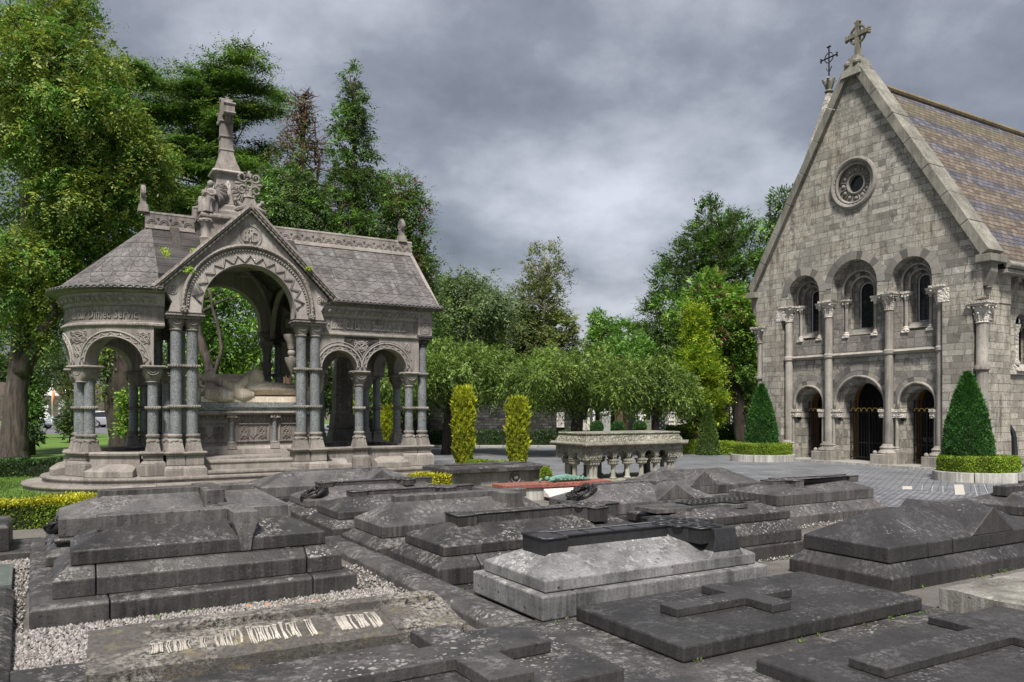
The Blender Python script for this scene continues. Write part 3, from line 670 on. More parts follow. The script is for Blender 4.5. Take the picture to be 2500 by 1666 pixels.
mb.plate(o_, [rose], 0, 0.30)
CW = mb.build('front_wall', M['ashlar'], CH)
# recessed panels behind the arcade
mb = MB()
up = []; lowo = [(-2.81, 0)]
for cx, ro, zs, rh in doors:
    lowo += [(cx - ro, 0), (cx - ro, zs)] + list(reversed(arc(cx, zs, ro, 0, PI, 18)))[1:-1] + [(cx + ro, zs), (cx + ro, 0)]
lowo += [(2.81, 0), (2.81, 3.42), (-2.81, 3.42)]
mb.plate(lowo, [], 0.30, 0.46)
win = [(-1.885, 0.47, 0.33, 0.20, 5.50, 4.32), (0.0, 0.60, 0.42, 0.25, 5.46, 4.27), (1.885, 0.47, 0.33, 0.20, 5.50, 4.32)]
mb2 = MB()
mb2.plate([(-2.81, 3.424), (2.81, 3.424), (2.81, 6.6), (-2.81, 6.6)], [archhole(cx, r, zs, 4.02) for cx, r, _, _, zs, _ in win], 0.304, 0.46)
mb.build('lower_panel_wall', M['ashlar'], CH)
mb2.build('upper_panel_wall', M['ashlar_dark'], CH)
mb = MB()
mb.plate([(-2.8, 3.43), (2.8, 3.43), (2.8, 6.59), (-2.8, 6.59)], [archhole(cx, r, zs, 4.16) for cx, _, r, _, zs, _ in win], 0.462, 0.62)
lowo = [(-2.8, 0)]
for cx, ro, zs, rh in doors:
    lowo += [(cx - rh, 0), (cx - rh, zs)] + list(reversed(arc(cx, zs, rh, 0, PI, 18)))[1:-1] + [(cx + rh, zs), (cx + rh, 0)]
lowo += [(2.8, 0), (2.8, 3.42), (-2.8, 3.42)]
mb.plate(lowo, [], 0.462, 0.98)
mb.build('inner_wall', M['ashlar'], CH)
mb = MB()
mb.plate([(-2.79, 3.44), (2.79, 3.44), (2.79, 6.58), (-2.79, 6.58)], [archhole(cx, r, zs, zb) for cx, _, _, r, zs, zb in win], 0.622, 0.80)
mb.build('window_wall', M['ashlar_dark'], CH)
for cx, r1, r2, r3, zs, zb in win:
    wm = MB(); wm.box(cx - r3 - 0.02, cx + r3 + 0.02, 0.72, 0.74, zb - 0.01, zs + r3 + 0.02)
    wo = wm.build('window', M['glass'], CH)
    fm = MB(); fm.tube([(cx - r3 + .012, 0.70, zb + .01), (cx - r3 + .012, 0.70, zs)] + [(x, 0.70, z) for x, z in reversed(arc(cx, zs, r3 - .012, 0, PI, 14))] + [(cx + r3 - .012, 0.70, zb + .01), (cx - r3 + .012, 0.70, zb + .01)], 0.013, 5)
    fm.build('frame', M['frame'], wo)
    lm = MB()
    for k in range(9):
        z = zb + 0.15 * (k + 1)
        if z < zs + r3 * 0.7: lm.tube([(cx - r3, 0.712, z), (cx + r3, 0.712, z)], 0.004, 4)
    lm.tube([(cx, 0.712, zb), (cx, 0.712, zs + r3)], 0.004, 4)
    lm.build('leading', M['iron'], wo)
    sm = MB(); sm.frus((cx - r2, cx + r2, 0.34, 0.72), zb - 0.22, (cx - r2, cx + r2, 0.60, 0.72), zb - 0.02)
    sm.build('sill', M['chap_shaft'], CH)
# arch rings
for (cx, r, zs, _, _), n in zip(bays, (11, 15, 11)):
    mb = MB(); arch_stones(mb, cx, zs, r, r + 0.26, -0.008, 0.05, n)
    mb.build('arch_ring', M['voussoir'], CH)
for (cx, ro, zs, _), n in zip(doors, (11, 15, 11)):
    mb = MB(); arch_stones(mb, cx, zs, ro + 0.05, ro + 0.20, 0.292, 0.33, n)
    arch_stones(mb, cx, zs, ro + 0.21, ro + 0.40, 0.290, 0.33, n, a0=0.25 if ro < .7 else 0.12, a1=PI - (0.25 if ro < .7 else 0.12))
    mb.build('arch_ring', M['voussoir'], CH)
for (cx, r1, r2, r3, zs, zb) in win:
    mb = MB(); arch_stones(mb, cx, zs, r2, r1 - 0.005, 0.45, 0.47, 9)
    arch_stones(mb, cx, zs, r3 + 0.01, r2 - 0.005, 0.61, 0.63, 7)
    mb.build('arch_ring', M['voussoir'], CH)
for (cx, ro, zs, _) in doors:
    mb = MB()
    mb.tube([(cx - ro - .02, 0.27, 1.72)] + [(x, 0.27, z) for x, z in reversed(arc(cx, zs, ro + .02, 0, PI, 20))] + [(cx + ro + .02, 0.27, 1.72)], 0.045, 7)
    mb.build('arch_moulding', M['chap_shaft'], CH, smooth=True)
for (cx, r1, r2, r3, zs, zb) in win:
    mb = MB()
    for r, y in ((r1 + .0, 0.30), (r2 + .0, 0.455)):
        mb.tube([(cx - r, y, 5.2)] + [(x, y, z) for x, z in reversed(arc(cx, zs, r, 0, PI, 18))] + [(cx + r, y, 5.2)], 0.035, 6)
    mb.build('arch_moulding', M['chap_shaft'], CH, smooth=True)
# string course
mb = MB()
mb.hexa([(-2.81, 0.22, 3.36), (2.81, 0.22, 3.36), (2.81, 0.30, 3.36), (-2.81, 0.30, 3.36), (-2.81, 0.16, 3.43), (2.81, 0.16, 3.43), (2.81, 0.30, 3.43), (-2.81, 0.30, 3.43)])
mb.hexa([(-2.81, 0.16, 3.432), (2.81, 0.16, 3.432), (2.81, 0.302, 3.432), (-2.81, 0.302, 3.432), (-2.81, 0.26, 3.50), (2.81, 0.26, 3.50), (2.81, 0.302, 3.50), (-2.81, 0.302, 3.50)])
mb.build('string_course', M['chap_shaft'], CH)
# tall engaged columns
for cx in (-2.64, -1.06, 1.06, 2.66):
    c = MB()
    c.lathe([(0.128, 0.62), (0.125, 3.34), (0.16, 3.38), (0.16, 3.47), (0.122, 3.51), (0.118, 4.68)], cx, 0.20, 18)
    co = c.build('column', M['chap_shaft'], CH, smooth=True, auto=40)
    b = MB()
    b.box(cx - 0.30, cx + 0.30, -0.28, 0.299, 0.0, 0.36)
    b.lathe([(0.27, 0.36), (0.28, 0.40), (0.24, 0.45), (0.20, 0.50), (0.22, 0.56), (0.17, 0.60), (0.136, 0.66)], cx, 0.12, 18)
    for sx in (-1, 1): b.ball((cx + sx * .22, -0.16, 0.40), 0.07, 7, 5)
    b.build('column_base', M['chap_shaft'], CH, bevel=0.01)
    k = MB(); corinth(k, cx, 0.19, 4.69, 5.21, 0.12, 0.215)
    if abs(cx) > 2: k.box(cx + (0.02 if cx > 0 else -0.36), cx + (0.34 if cx > 0 else -0.02), -0.012, 0.14, 4.72, 5.1)
    k.build('capital', M['cap'], CH, smooth=True, auto=45)
# nook shafts of the windows
for cx, r1, r2, r3, zs, zb in win:
    for sx in (-1, 1):
        x = cx + sx * (r1 - 0.09)
        c = MB(); c.lathe([(0.048, 4.15), (0.048, 4.96)], x, 0.36, 12); c.build('window_shaft', M['chap_shaft'], CH, smooth=True, auto=40)
        k = MB(); k.box(x - .13, x + .13, 0.26, 0.50, 5.14, 5.20); k.box(x - .11, x + .11, 0.28, 0.50, 5.09, 5.138)
        k.lathe([(0.05, 4.95), (0.06, 4.99), (0.095, 5.09)], x, 0.36, 12)
        for q in (-1, 1): k.ball((x + q * .085, 0.29, 5.06), 0.035, 6, 5)
        k.build('window_capital', M['cap'], CH)
        b = MB(); b.box(x - .11, x + .11, 0.27, 0.48, 3.98, 4.05); b.lathe([(0.10, 4.05), (0.105, 4.07), (0.07, 4.11), (0.08, 4.13), (0.05, 4.17)], x, 0.36, 12)
        b.build('window_base', M['cap'], CH)
# door impost blocks and shafts
for cx, ro, zs, rh in doors:
    for sx in (-1, 1):
        x = cx + sx * (ro + 0.03)
        k = MB(); a, bb = (x - .16, x + .17) if sx > 0 else (x - .17, x + .16)
        k.box(a, bb, 0.14, 0.90, 1.62, 1.71); k.box(a + .02, bb - .02, 0.17, 0.88, 1.45, 1.618)
        for q in range(3): k.torus((a + .06 + q * .10, 0.165, 1.535), 0.035, 0.012, 'y', 10, 5)
        k.build('impost', M['cap'], CH)
        s = MB(); s.lathe([(0.05, 0.55), (0.045, 1.44)], x, 0.235, 12); s.lathe([(0.085, 0.44), (0.09, 0.48), (0.06, 0.52), (0.07, 0.55), (0.05, 0.58)], x, 0.235, 12)
        s.build('door_shaft', M['chap_shaft'], CH, smooth=True, auto=40)
        p = MB(); p.box(x - .12, x + .12, 0.12, 0.461, 0.0, 0.44); p.build('door_plinth', M['chap_shaft'], CH, bevel=0.01)
# doorstep and porch interior
mb = MB(); mb.box(-3.2, 3.2, -0.34, 1.0, -0.05, 0.07); mb.build('doorstep', M['planter'], CH, bevel=0.01)
mb = MB()
fl = [(-2.8, 0.09)]
mb.plate([(-2.75, 0.075), (-2.75, 3.4), (2.75, 3.4), (2.75, 0.075), (0.9, 0.075), (0.9, 1.9)] + arc(0, 1.9, 0.9, 0, PI, 16)[1:-1] + [(-0.9, 1.9), (-0.9, 0.075)], [archhole(-1.885, .58, 1.9, 0.2), archhole(1.885, .58, 1.9, 0.2)], 1.02, 1.5)
mb.build('porch_arch_lining', M['ochre'], CH)
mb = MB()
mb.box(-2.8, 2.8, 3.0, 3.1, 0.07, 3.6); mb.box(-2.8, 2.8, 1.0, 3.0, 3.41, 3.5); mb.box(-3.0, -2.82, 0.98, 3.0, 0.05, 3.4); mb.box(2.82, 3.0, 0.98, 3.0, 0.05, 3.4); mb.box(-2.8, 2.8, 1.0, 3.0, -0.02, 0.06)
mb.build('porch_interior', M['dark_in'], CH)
nb = MB(); nb.box(0.55, 1.0, 2.9, 2.96, 0.95, 1.5); nb.build('notice_board', M['iron'], CH)
nb = MB(); nb.box(1.95, 2.25, 2.9, 2.96, 1.0, 1.4); nb.build('notice_board', M['iron'], CH)
nb = MB(); nb.lathe([(0.01, .62), (.16, .66), (.22, .80), (.20, .80), (0.14, .70)], 0.75, 2.78, 14); nb.build('stoup', M['frame'], CH)
# gates
for cx, ro, zs, rh in doors:
    g = MB(); n = 7 if rh > .6 else 5
    for i in range(2 * n + 1):
        x = cx - rh + 0.02 + (2 * rh - 0.04) * i / (2 * n)
        top = 1.95 if i % 2 == 0 else 1.66
        g.tube([(x, 0.80, 0.10), (x, 0.80, top)], 0.011 if i % 2 else 0.014, 5)
        if i % 2 == 0: g.tube([(x, 0.80, top), (x, 0.80, top + .07)], [0.02, 0.001], 5)
    for z in (0.16, 0.62, 1.60): g.box(cx - rh, cx + rh, 0.785, 0.815, z, z + 0.035)
    g.box(cx - .02, cx + .02, 0.775, 0.825, 0.09, 1.66)
    g.box(cx - rh - .11, cx - rh, 0.44, 0.80, 1.38, 1.41); g.ball((cx - rh - .10, 0.42, 1.39), 0.045, 8, 6)
    go = g.build('gate', M['iron'], CH)
    c = MB()
    for i in range(n):
        x = cx - rh + 0.02 + (2 * rh - 0.04) * (i + .5) / n; r = (2 * rh - .04) / n / 2 * 0.86
        c.torus((x, 0.79, 1.665), r, 0.013, 'y', 9, 5, a0=0.0, a1=PI)
        c.ball((x - r, 0.79, 1.66), 0.02, 6, 4); c.ball((x + r, 0.79, 1.66), 0.02, 6, 4)
    c.build('gilded_curls', M['gold'], go)
# corner shafts, set in the notched corners
for sx in (-1, 1):
    x = sx * 3.80; c = MB(); c.lathe([(0.155, 0.3), (0.15, 2.74), (0.20, 2.78), (0.20, 2.86), (0.15, 2.92), (0.145, 4.05)], x, 0.17, 18)
    c.build('corner_column', M['chap_shaft'], CH, smooth=True, auto=40)
    k = MB(); corinth(k, x, 0.17, 4.05, 4.62, 0.15, 0.26); k.box(x - .30, x + .10, 0.10, 0.50, 4.12, 4.50) if sx > 0 else k.box(x - .1, x + .30, 0.10, 0.50, 4.12, 4.50)
    k.build('capital', M['cap'], CH, smooth=True, auto=45)
# round window
rw = MB()
rw.torus((0, -0.02, 8.75), 0.74, 0.075, 'y', 40, 8); rw.torus((0, 0.02, 8.75), 0.62, 0.05, 'y', 40, 8)
for i in range(30):
    a = 2 * PI * i / 30; rw.ball((0.68 * math.cos(a), -0.035, 8.75 + 0.68 * math.sin(a)), 0.032, 6, 4)
outer = [(0.66 * math.cos(2 * PI * i / 40), 8.75 + 0.66 * math.sin(2 * PI * i / 40)) for i in range(40)]
inner = []
for i in range(48):
    a = 2 * PI * i / 48; r = 0.27
    inner.append((r * math.cos(a), 8.75 + r * math.sin(a)))
rw.plate(outer, [inner], 0.14, 0.26)
rw.torus((0, 0.12, 8.75), 0.30, 0.04, 'y', 32, 7)
for i in range(12):
    a = 2 * PI * i / 12; rw.ball((0.45 * math.cos(a), 0.14, 8.75 + 0.45 * math.sin(a)), 0.07, 7, 5)
    rw.tube([(0.36 * math.cos(a + .26), 0.12, 8.75 + 0.36 * math.sin(a + .26)), (0.56 * math.cos(a + .26), 0.12, 8.75 + 0.56 * math.sin(a + .26))], 0.02, 5)
rwo = rw.build('round_window', M['chap_shaft'], CH, smooth=True, auto=40)
g = MB(); g.lathe([(0.001, -.01), (0.30, -.01), (0.30, 0.01), (0.001, 0.01)], 0, 0, 24); g.xf(Matrix.Translation((0, 0.24, 8.75)) @ Matrix.Rotation(PI / 2, 4, 'X'))
g.build('pane', M['glass'], rwo)
# gable coping with kneelers, apex stone and ring cross
mb = MB()
for sx in (-1, 1):
    prev = None
    wl = Vector((-3.95, 6.52)); wl.normalize()
    P0, P1 = Vector((3.93, 5.83)), Vector((0.10, 12.15))
    for i in range(7):
        a0, b0 = P0.lerp(P1, i / 7), P0.lerp(P1, (i + 1) / 7 - 0.002)
        d = (b0 - a0).normalized(); t = 0.25 + 0.006 * (i % 2)
        mb.plate([(sx * a0.x, a0.y), (sx * b0.x, b0.y), (sx * (b0.x + d.y * t), b0.y - d.x * t), (sx * (a0.x + d.y * t), a0.y - d.x * t)], [], -0.15 - 0.005 * (i % 2), 0.62)
    mb.box(*((3.80, 4.22) if sx > 0 else (-4.22, -3.80)), -0.17, 0.64, 5.64, 5.84)
mb.build('gable_coping', M['coping'], CH, bevel=0.012)
for sx in (-1, 1):
    mb = MB()
    x0, x1 = (3.905, 4.12) if sx > 0 else (-4.12, -3.905)
    mb.frus((x0, x0 + .1, 0.02, 0.32) if sx > 0 else (x1 - .1, x1, 0.02, 0.32), 5.02, (x0, x1, 0.0, 0.34), 5.38)
    mb.box(x0, x1, 0.0, 0.34, 5.382, 5.638)
    mb.lathe([(0.02, 4.92), (0.10, 4.97), (0.10, 5.01)], x0 + .06 if sx > 0 else x1 - .06, 0.17, 10)
    mb.build('kneeler', M['coping'], CH)
mb = MB()
mb.frus((-0.36, 0.36, -0.19, 0.66), 12.05, (-0.16, 0.16, -0.05, 0.50), 12.68)
for sx in (-1, 1):
    mb.lathe([(0.01, 12.34), (0.12, 12.42), (0.12, 12.50), (0.01, 12.60)], sx * .16, -0.06, 10)
mb.box(-.12, .12, 0.05, 0.36, 12.68, 12.76)
mb.build('apex_stone', M['coping'], CH, bevel=0.015)
rc = MB(); y0, y1 = 0.14, 0.27
rc.plate([(-.075, 12.76), (.075, 12.76), (.06, 13.82), (-.06, 13.82)], [], y0, y1)
rc.plate([(-.40, 13.36), (.40, 13.36), (.40, 13.48), (-.40, 13.48)], [], y0 - .006, y1 + .006)
for x, z in ((-.40, 13.42), (.40, 13.42), (0, 13.82)):
    for q in (-1, 0, 1):
        a, b = (0, q * .07) if abs(x) > .1 else (q * .07, 0)
        rc.ball((x + a, 0.205, z + b + (0.03 if x == 0 and q == 0 else 0)), 0.052, 7, 5)
rc.torus((0, 0.205, 13.42), 0.27, 0.04, 'y', 28, 6)
rc.build('ring_cross', M['coping_dark'], CH)
# side wall with its corner buttress, string, window
mb = MB()
mb.box(3.30, 3.88, 0.302, 1.44, 0, 4.62); mb.box(3.30, 3.90, 0.302, 1.442, 4.622, 5.86)
mb.build('corner_buttress', M['ashlar_side'], CH)
mb = MB(); mb.box(-3.88, -3.3, 0.302, 1.44, 0, 5.86); mb.build('corner_buttress', M['ashlar_side'], CH)
mb = MB(); W0 = len(mb.v)
hs = [archhole(c, 0.33, 4.12, 2.95) for c in (2.55, 5.6, 8.6)]
mb.plate([(1.44, 0), (17, 0), (17, 5.6), (1.44, 5.6)], hs, 0, 0.18, lambda x, y, z: (3.62 - y, x, z))
mb.box(-3.62, -3.3, 1.44, 17, 0, 5.6); mb.box(-3.6, 3.6, 16.9, 17.2, 0, 5.6); mb.plate([(-3.6, 5.6), (3.6, 5.6), (0, 11.8)], [], 16.9, 17.1)
mb.build('side_wall', M['ashlar_side'], CH)
for c in (2.55, 5.6, 8.6):
    mb = MB(); mb.box(3.36, 3.38, c - .34, c + .34, 2.9, 4.5)
    sw = mb.build('side_window', M['glass'], CH)
    mb = MB()
    for q in (-1, 1):
        mb.lathe([(0.09, 2.98), (0.09, 3.06), (0.055, 3.12), (0.05, 3.86), (0.10, 4.05), (0.11, 4.13)], 3.64, c + q * .30, 12)
    mb.frus((3.5, 3.75, c - .42, c + .42), 2.80, (3.5, 3.63, c - .42, c + .42), 3.0)
    mb.box(3.60, 3.70, c - .8, c + .8, 2.70, 2.80)
    mb.build('window_surround', M['cap'], sw, smooth=True, auto=40)
mb = MB(); mb.box(3.621, 3.80, 1.445, 17, 0, 0.92); mb.build('side_plinth', M['ashlar_side'], CH)
# roof
def roofplane(mb, a, b, c, d, th=0.10):
    """a,b along the eave, c above b, d above a ; uv u along eave, v up the slope"""
    a, b, c, d = map(Vector, (a, b, c, d)); n = (b - a).cross(d - a).normalized() * th
    L = (b - a).length; H = (d - a).length; u0 = (d - a).dot((b - a).normalized())
    uv = [(0, 0), (L, 0), ((c - a).dot((b - a).normalized()), H), (u0, H)]
    vs = [a, b, c, d] + [p - n for p in (a, b, c, d)]
    mb.add(vs, [(0, 1, 2, 3), (7, 6, 5, 4), (0, 4, 5, 1), (1, 5, 6, 2), (2, 6, 7, 3), (3, 7, 4, 0)], [uv, uv[::-1], uv, uv, uv, uv])
mb = MB()
roofplane(mb, (4.14, 0.62, 5.70), (4.14, 17.2, 5.70), (0, 17.2, 12.0), (0, 0.62, 12.0))
roofplane(mb, (-4.14, 17.2, 5.70), (-4.14, 0.62, 5.70), (0, 0.62, 12.0), (0, 17.2, 12.0))
mb.build('roof', M['slates'], CH)
mb = MB(); mb.tube([(0, 0.62, 12.05), (0, 17.2, 12.05)], 0.10, 8); mb.build('ridge_tiles', M['rusty_coping'], CH)
mb = MB()
mb.tube([(4.20, 0.66, 5.62), (4.20, 17.2, 5.62)], 0.10, 10); mb.box(3.88, 4.2, 0.66, 17.2, 5.40, 5.50)
mb.build('gutter', M['chap_shaft'], CH, smooth=True, auto=40)
for i in range(14):
    y = 1.75 + 0.75 * i; mb = MB()
    mb.box(3.63, 3.98, y - .1, y + .1, 5.26, 5.398); mb.ball((3.80, y, 5.20), 0.10, 8, 6)
    mb.build('corbel', M['chap_shaft'], CH)
# turret spire rising behind the left slope
sp = MB(); sx, sy = -4.25, 4.4
sp.lathe([(2.5, 6.0), (1.12, 11.0), (0.22, 13.6), (0.11, 13.95)], sx, sy, 8, ph=PI / 8)
sp.build('turret_roof', M['ashlar'], CH)
f = MB(); f.lathe([(0.11, 13.93), (0.17, 14.0), (0.11, 14.05), (0.10, 14.2), (0.12, 14.4), (0.03, 14.6)], sx, sy, 12)
for i in range(6):
    a = 2 * PI * i / 6
    f.tube([(sx + .08 * math.cos(a), sy + .08 * math.sin(a), 14.12), (sx + .15 * math.cos(a), sy + .15 * math.sin(a), 14.32), (sx + .25 * math.cos(a), sy + .25 * math.sin(a), 14.48), (sx + .29 * math.cos(a), sy + .29 * math.sin(a), 14.42)], [.05, .06, .05, .02], 6)
f.build('turret_finial', M['coping'], CH)
f = MB(); f.tube([(sx, sy, 14.55), (sx, sy, 15.78)], 0.028, 6); f.tube([(sx - .36, sy, 15.32), (sx + .36, sy, 15.32)], 0.028, 6)
f.torus((sx, sy, 15.32), 0.19, 0.02, 'y', 20, 5)
for dx_, dz_ in ((-.36, 0), (.36, 0), (0, .42)):
    for q in (-1, 0, 1): f.ball((sx + dx_ + (q * .06 if dx_ == 0 else 0), sy, 15.32 + dz_ + (q * .06 if dx_ else 0)), 0.04, 6, 4)
f.tube([(sx - .13, sy, 14.95), (sx, sy, 14.75), (sx + .13, sy, 14.95)], .02, 5)
f.build('iron_cross', M['iron'], CH)
pp = MB(); pp.tube([(3.72, 1.62, 5.3), (3.72, 1.62, 1.3), (3.84, 1.66, 1.05), (3.86, 1.68, 0.9), (3.88, 1.70, 0.35), (3.95, 1.66, 0.20), (4.12, 1.55, 0.14)], 0.065, 10)
pp.build('downpipe', M['pipe'], CH, smooth=True)
# gabled stub seen low on the left
# ------------------------------------------------------------------ the funeral canopy (x along its front, y away from the camera)
PV = thing('tomb_canopy', 'ornate open stone tomb canopy on granite columns with scaled roof, gabled arch and tall cross', 'canopy tomb', (-7.16, 17.0, 0), GR)
XC, YC, RC = -0.50, 1.73, 1.60
XE, YF, YB = 5.66, 0.13, 3.33
def mfront(s, d, z):
    if s < 0:
        th = -s / RC; r = RC + d
        return (XC - r * math.sin(th), YC - r * math.cos(th), z)
    return (XC + s, YF - d, z)
def mback(s, d, z): return (s, YB + d, z)
def mend(s, d, z): return (XE + d, s, z)
def arcade(mb, mp, s0, s1, z0, z1, ops, d0, d1, seg=0.12):
    cuts = [(s0, z0)]; ops = sorted(ops)
    cur = s0
    def straight(a, b):
        n = max(1, int((b - a) / seg))
        return [(a + (b - a) * i / n, z0) for i in range(n + 1)]
    runs = []
    for c, r, zs in ops:
        if c - r > cur + 1e-6: runs.append(('w', straight(cur, c - r)))
        n = 18
        runs.append(('a', [(c - r * math.cos(PI * i / n), zs + r * math.sin(PI * i / n)) for i in range(n + 1)], zs))
        cur = c + r
    if s1 > cur + 1e-6: runs.append(('w', straight(cur, s1)))
    for R in runs:
        P = R[1]; vs = []; fs = []
        for s, zl in P: vs += [mp(s, d1, zl), mp(s, d1, z1), mp(s, d0, zl), mp(s, d0, z1)]
        for i in range(len(P) - 1):
            a, b = 4 * i, 4 * i + 4
            fs += [(a, b, b + 1, a + 1), (a + 2, a + 3, b + 3, b + 2), (a, a + 2, b + 2, b), (a + 1, b + 1, b + 3, a + 3)]
        if R[0] == 'a':
            b = len(vs)
            for s in (P[0][0], P[-1][0]):
                vs += [mp(s, d1, z0), mp(s, d0, z0), mp(s, d0, R[2]), mp(s, d1, R[2])]
            fs += [(b, b + 1, b + 2, b + 3), (b + 7, b + 6, b + 5, b + 4)]
        else:
            fs += [(0, 1, 3, 2), (4 * len(P) - 4, 4 * len(P) - 2, 4 * len(P) - 1, 4 * len(P) - 3)]
        mb.add(vs, fs)
def sweep(mb, mp, s0, s1, prof, seg=0.12):
    n = max(1, int(abs(s1 - s0) / seg))
    ss = [s0 + (s1 - s0) * i / n for i in range(n + 1)]
    if s0 < 0 < s1: ss = sorted(set([round(q, 5) for q in ss] + [0.0]))
    mb.loft([[mp(s, d, z) for d, z in prof] for s in ss])
APL = -PI * RC
SW1 = XE - XC + 0.18
runs = [(mfront, APL, SW1), (mend, YF - 0.0, YB + 0.0), (mback, XC, XE + 0.18)]
# base steps
def outline(off, xr=None):
    pts = []
    for i in range(33):
        th = PI * i / 32; r = RC + off
        pts.append((XC - r * math.sin(th), YC - r * math.cos(th)))
    xr = XE + off if xr is None else xr
    return pts + [(xr, YB + off), (xr, YF - off)]
def steppoly(mb, poly, z0, z1, nose=0.04):
    cx = sum(p[0] for p in poly) / len(poly); cy = sum(p[1] for p in poly) / len(poly)
    def off(k):
        o = []
        n = len(poly)
        for i in range(n):
            a, b, c = Vector(poly[i - 1]), Vector(poly[i]), Vector(poly[(i + 1) % n])
            n1 = Vector(((b - a).y, -(b - a).x)); n2 = Vector(((c - b).y, -(c - b).x))
            m = (n1.normalized() if n1.length else n2.normalized()) + (n2.normalized() if n2.length else n1.normalized())
            m.normalize()
            if m.dot(b - Vector((cx, cy))) < 0: m = -m
            o.append((b.x + m.x * k, b.y + m.y * k))
        return o
    h = z1 - z0
    prof = [(0, z0), (0, z1 - 0.075), (nose * .8, z1 - 0.06), (nose, z1 - 0.035), (nose * .7, z1 - 0.008), (0, z1)]
    mb.loft([[(x, y, z) for x, y in off(k)] for k, z in prof])
mb = MB(); steppoly(mb, outline(0.94, XE + 0.55), -0.03, 0.13); mb.build('step', M['pav'], PV, smooth=True, auto=40)
mb = MB(); steppoly(mb, outline(0.58, XE + 0.4), 0.132, 0.27); mb.build('step', M['pav'], PV, smooth=True, auto=40)
mb = MB(); steppoly(mb, [(-0.62, -0.92), (3.34, -0.92), (3.34, 0.2), (-0.62, 0.2)][::-1], -0.03, 0.155); mb.build('step', M['pav'], PV, smooth=True, auto=40)
mb = MB(); mb.prism(outline(-0.05), 0.272, 0.62); mb.build('floor', M['pav'], PV)
for i, (yy, zz) in enumerate(((-0.30, 0.36), (-0.02, 0.57))):
    mb = MB(); steppoly(mb, [(0.35, yy), (2.38, yy), (2.38, 0.3), (0.35, 0.3)][::-1], 0.15, zz); mb.build('step', M['pav'], PV, smooth=True, auto=40)
# low walls between the pedestals
wallprof = [(-0.14, 0.27), (0.14, 0.27), (0.14, 0.70), (0.19, 0.72), (0.20, 0.76), (0.17, 0.785), (-0.17, 0.785), (-0.14, 0.72)]
mb = MB(); sweep(mb, mfront, APL, -0.35, wallprof); mb.build('low_wall', M['pav'], PV, smooth=True, auto=40)
mb = MB(); sweep(mb, mfront, 3.2, SW1 - 0.2, wallprof); mb.build('low_wall', M['pav'], PV, smooth=True, auto=40)
mb = MB(); sweep(mb, mend, YF, YB, wallprof); mb.build('low_wall', M['pav'], PV, smooth=True, auto=40)
mb = MB(); sweep(mb, mback, 2.9, XE, wallprof); mb.build('low_wall', M['pav'], PV, smooth=True, auto=40)
# sloped blocks against the low walls
for s0, s1 in ((-1.25, -0.42), (-2.95, -2.1), (3.55, 4.2), (4.85, 5.7)):
    mb = MB(); n = 6; rings = []
    for i in range(n + 1):
        s = s0 + (s1 - s0) * i / n; e = 0.06 if i in (0, n) else 0
        rings.append([mfront(s, 0.12, 0.268), mfront(s, 0.44, 0.268), mfront(s, 0.44, 0.40), mfront(s, 0.30 - e, 0.50 - e), mfront(s, 0.12, 0.54 - e)])
    mb.loft(rings); mb.build('bench_block', M['pav'], PV, bevel=0.015)
# pedestals, shafts, capitals
def ped(x, y, w, z0, ang=0.0, d=None, mat=None):
    d = d or w
    mb = MB()
    mb.frus((-w - .06, w + .06, -d - .06, d + .06), z0, (-w - .06, w + .06, -d - .06, d + .06), z0 + 0.26)
    mb.frus((-w - .058, w + .058, -d - .058, d + .058), z0 + 0.261, (-w, w, -d, d), z0 + 0.33)
    mb.box(-w, w, -d, d, z0 + 0.331, 0.70)
    mb.frus((-w, w, -d, d), 0.701, (-w - .06, w + .06, -d - .06, d + .06), 0.74)
    mb.box(-w - .062, w + .062, -d - .062, d + .062, 0.741, 0.79)
    mb.xf(Matrix.Translation((x, y, 0)) @ Matrix.Rotation(ang, 4, 'Z'))
    return mb.build('pedestal', M['pav'], PV, bevel=0.018)
def colbase(x, y, r, w, ang=0.0):
    mb = MB()
    mb.frus((-w, w, -w, w), 0.791, (-w * .86, w * .86, -w * .86, w * .86), 0.90)
    mb.frus((-w * .86, w * .86, -w * .86, w * .86), 0.901, (-w * .74, w * .74, -w * .74, w * .74), 1.00)
    mb.lathe([(w * .80, 1.0), (w * .86, 1.03), (w * .74, 1.06), (r * 1.12, 1.09), (r * 1.3, 1.12), (r * 1.28, 1.15), (r, 1.17)], 0, 0, 18)
    for a in range(4):
        mb.ball((w * .80 * math.cos(a * PI / 2 + PI / 4), w * .80 * math.sin(a * PI / 2 + PI / 4), 1.01), 0.05, 7, 5)
    mb.xf(Matrix.Translation((x, y, 0)) @ Matrix.Rotation(ang, 4, 'Z'))
    return mb.build('column_base', M['pav'], PV, smooth=True, auto=35)
def shaft(x, y, r, z1, rings=(1.76,), mat='granite'):
    mb = MB(); mb.lathe([(r, 1.16), (r * .97, z1)], x, y, 20); c = mb.build('column', M[mat], PV, smooth=True, auto=40)
    for zr in rings:
        mb = MB(); n = 26; R0 = r + .012
        mb.torus((x, y, zr), R0, 0.036, n=n, m=7)
        for i in range(20):
            a = 2 * PI * i / 20
            mb.tube([(x + (R0 + .028) * math.cos(a), y + (R0 + .028) * math.sin(a), zr - .036), (x + (R0 + .036) * math.cos(a + .12), y + (R0 + .036) * math.sin(a + .12), zr), (x + (R0 + .028) * math.cos(a + .24), y + (R0 + .028) * math.sin(a + .24), zr + .036)], 0.011, 4)
        mb.build('rope_ring', M['pav'], c, smooth=True)
    return c
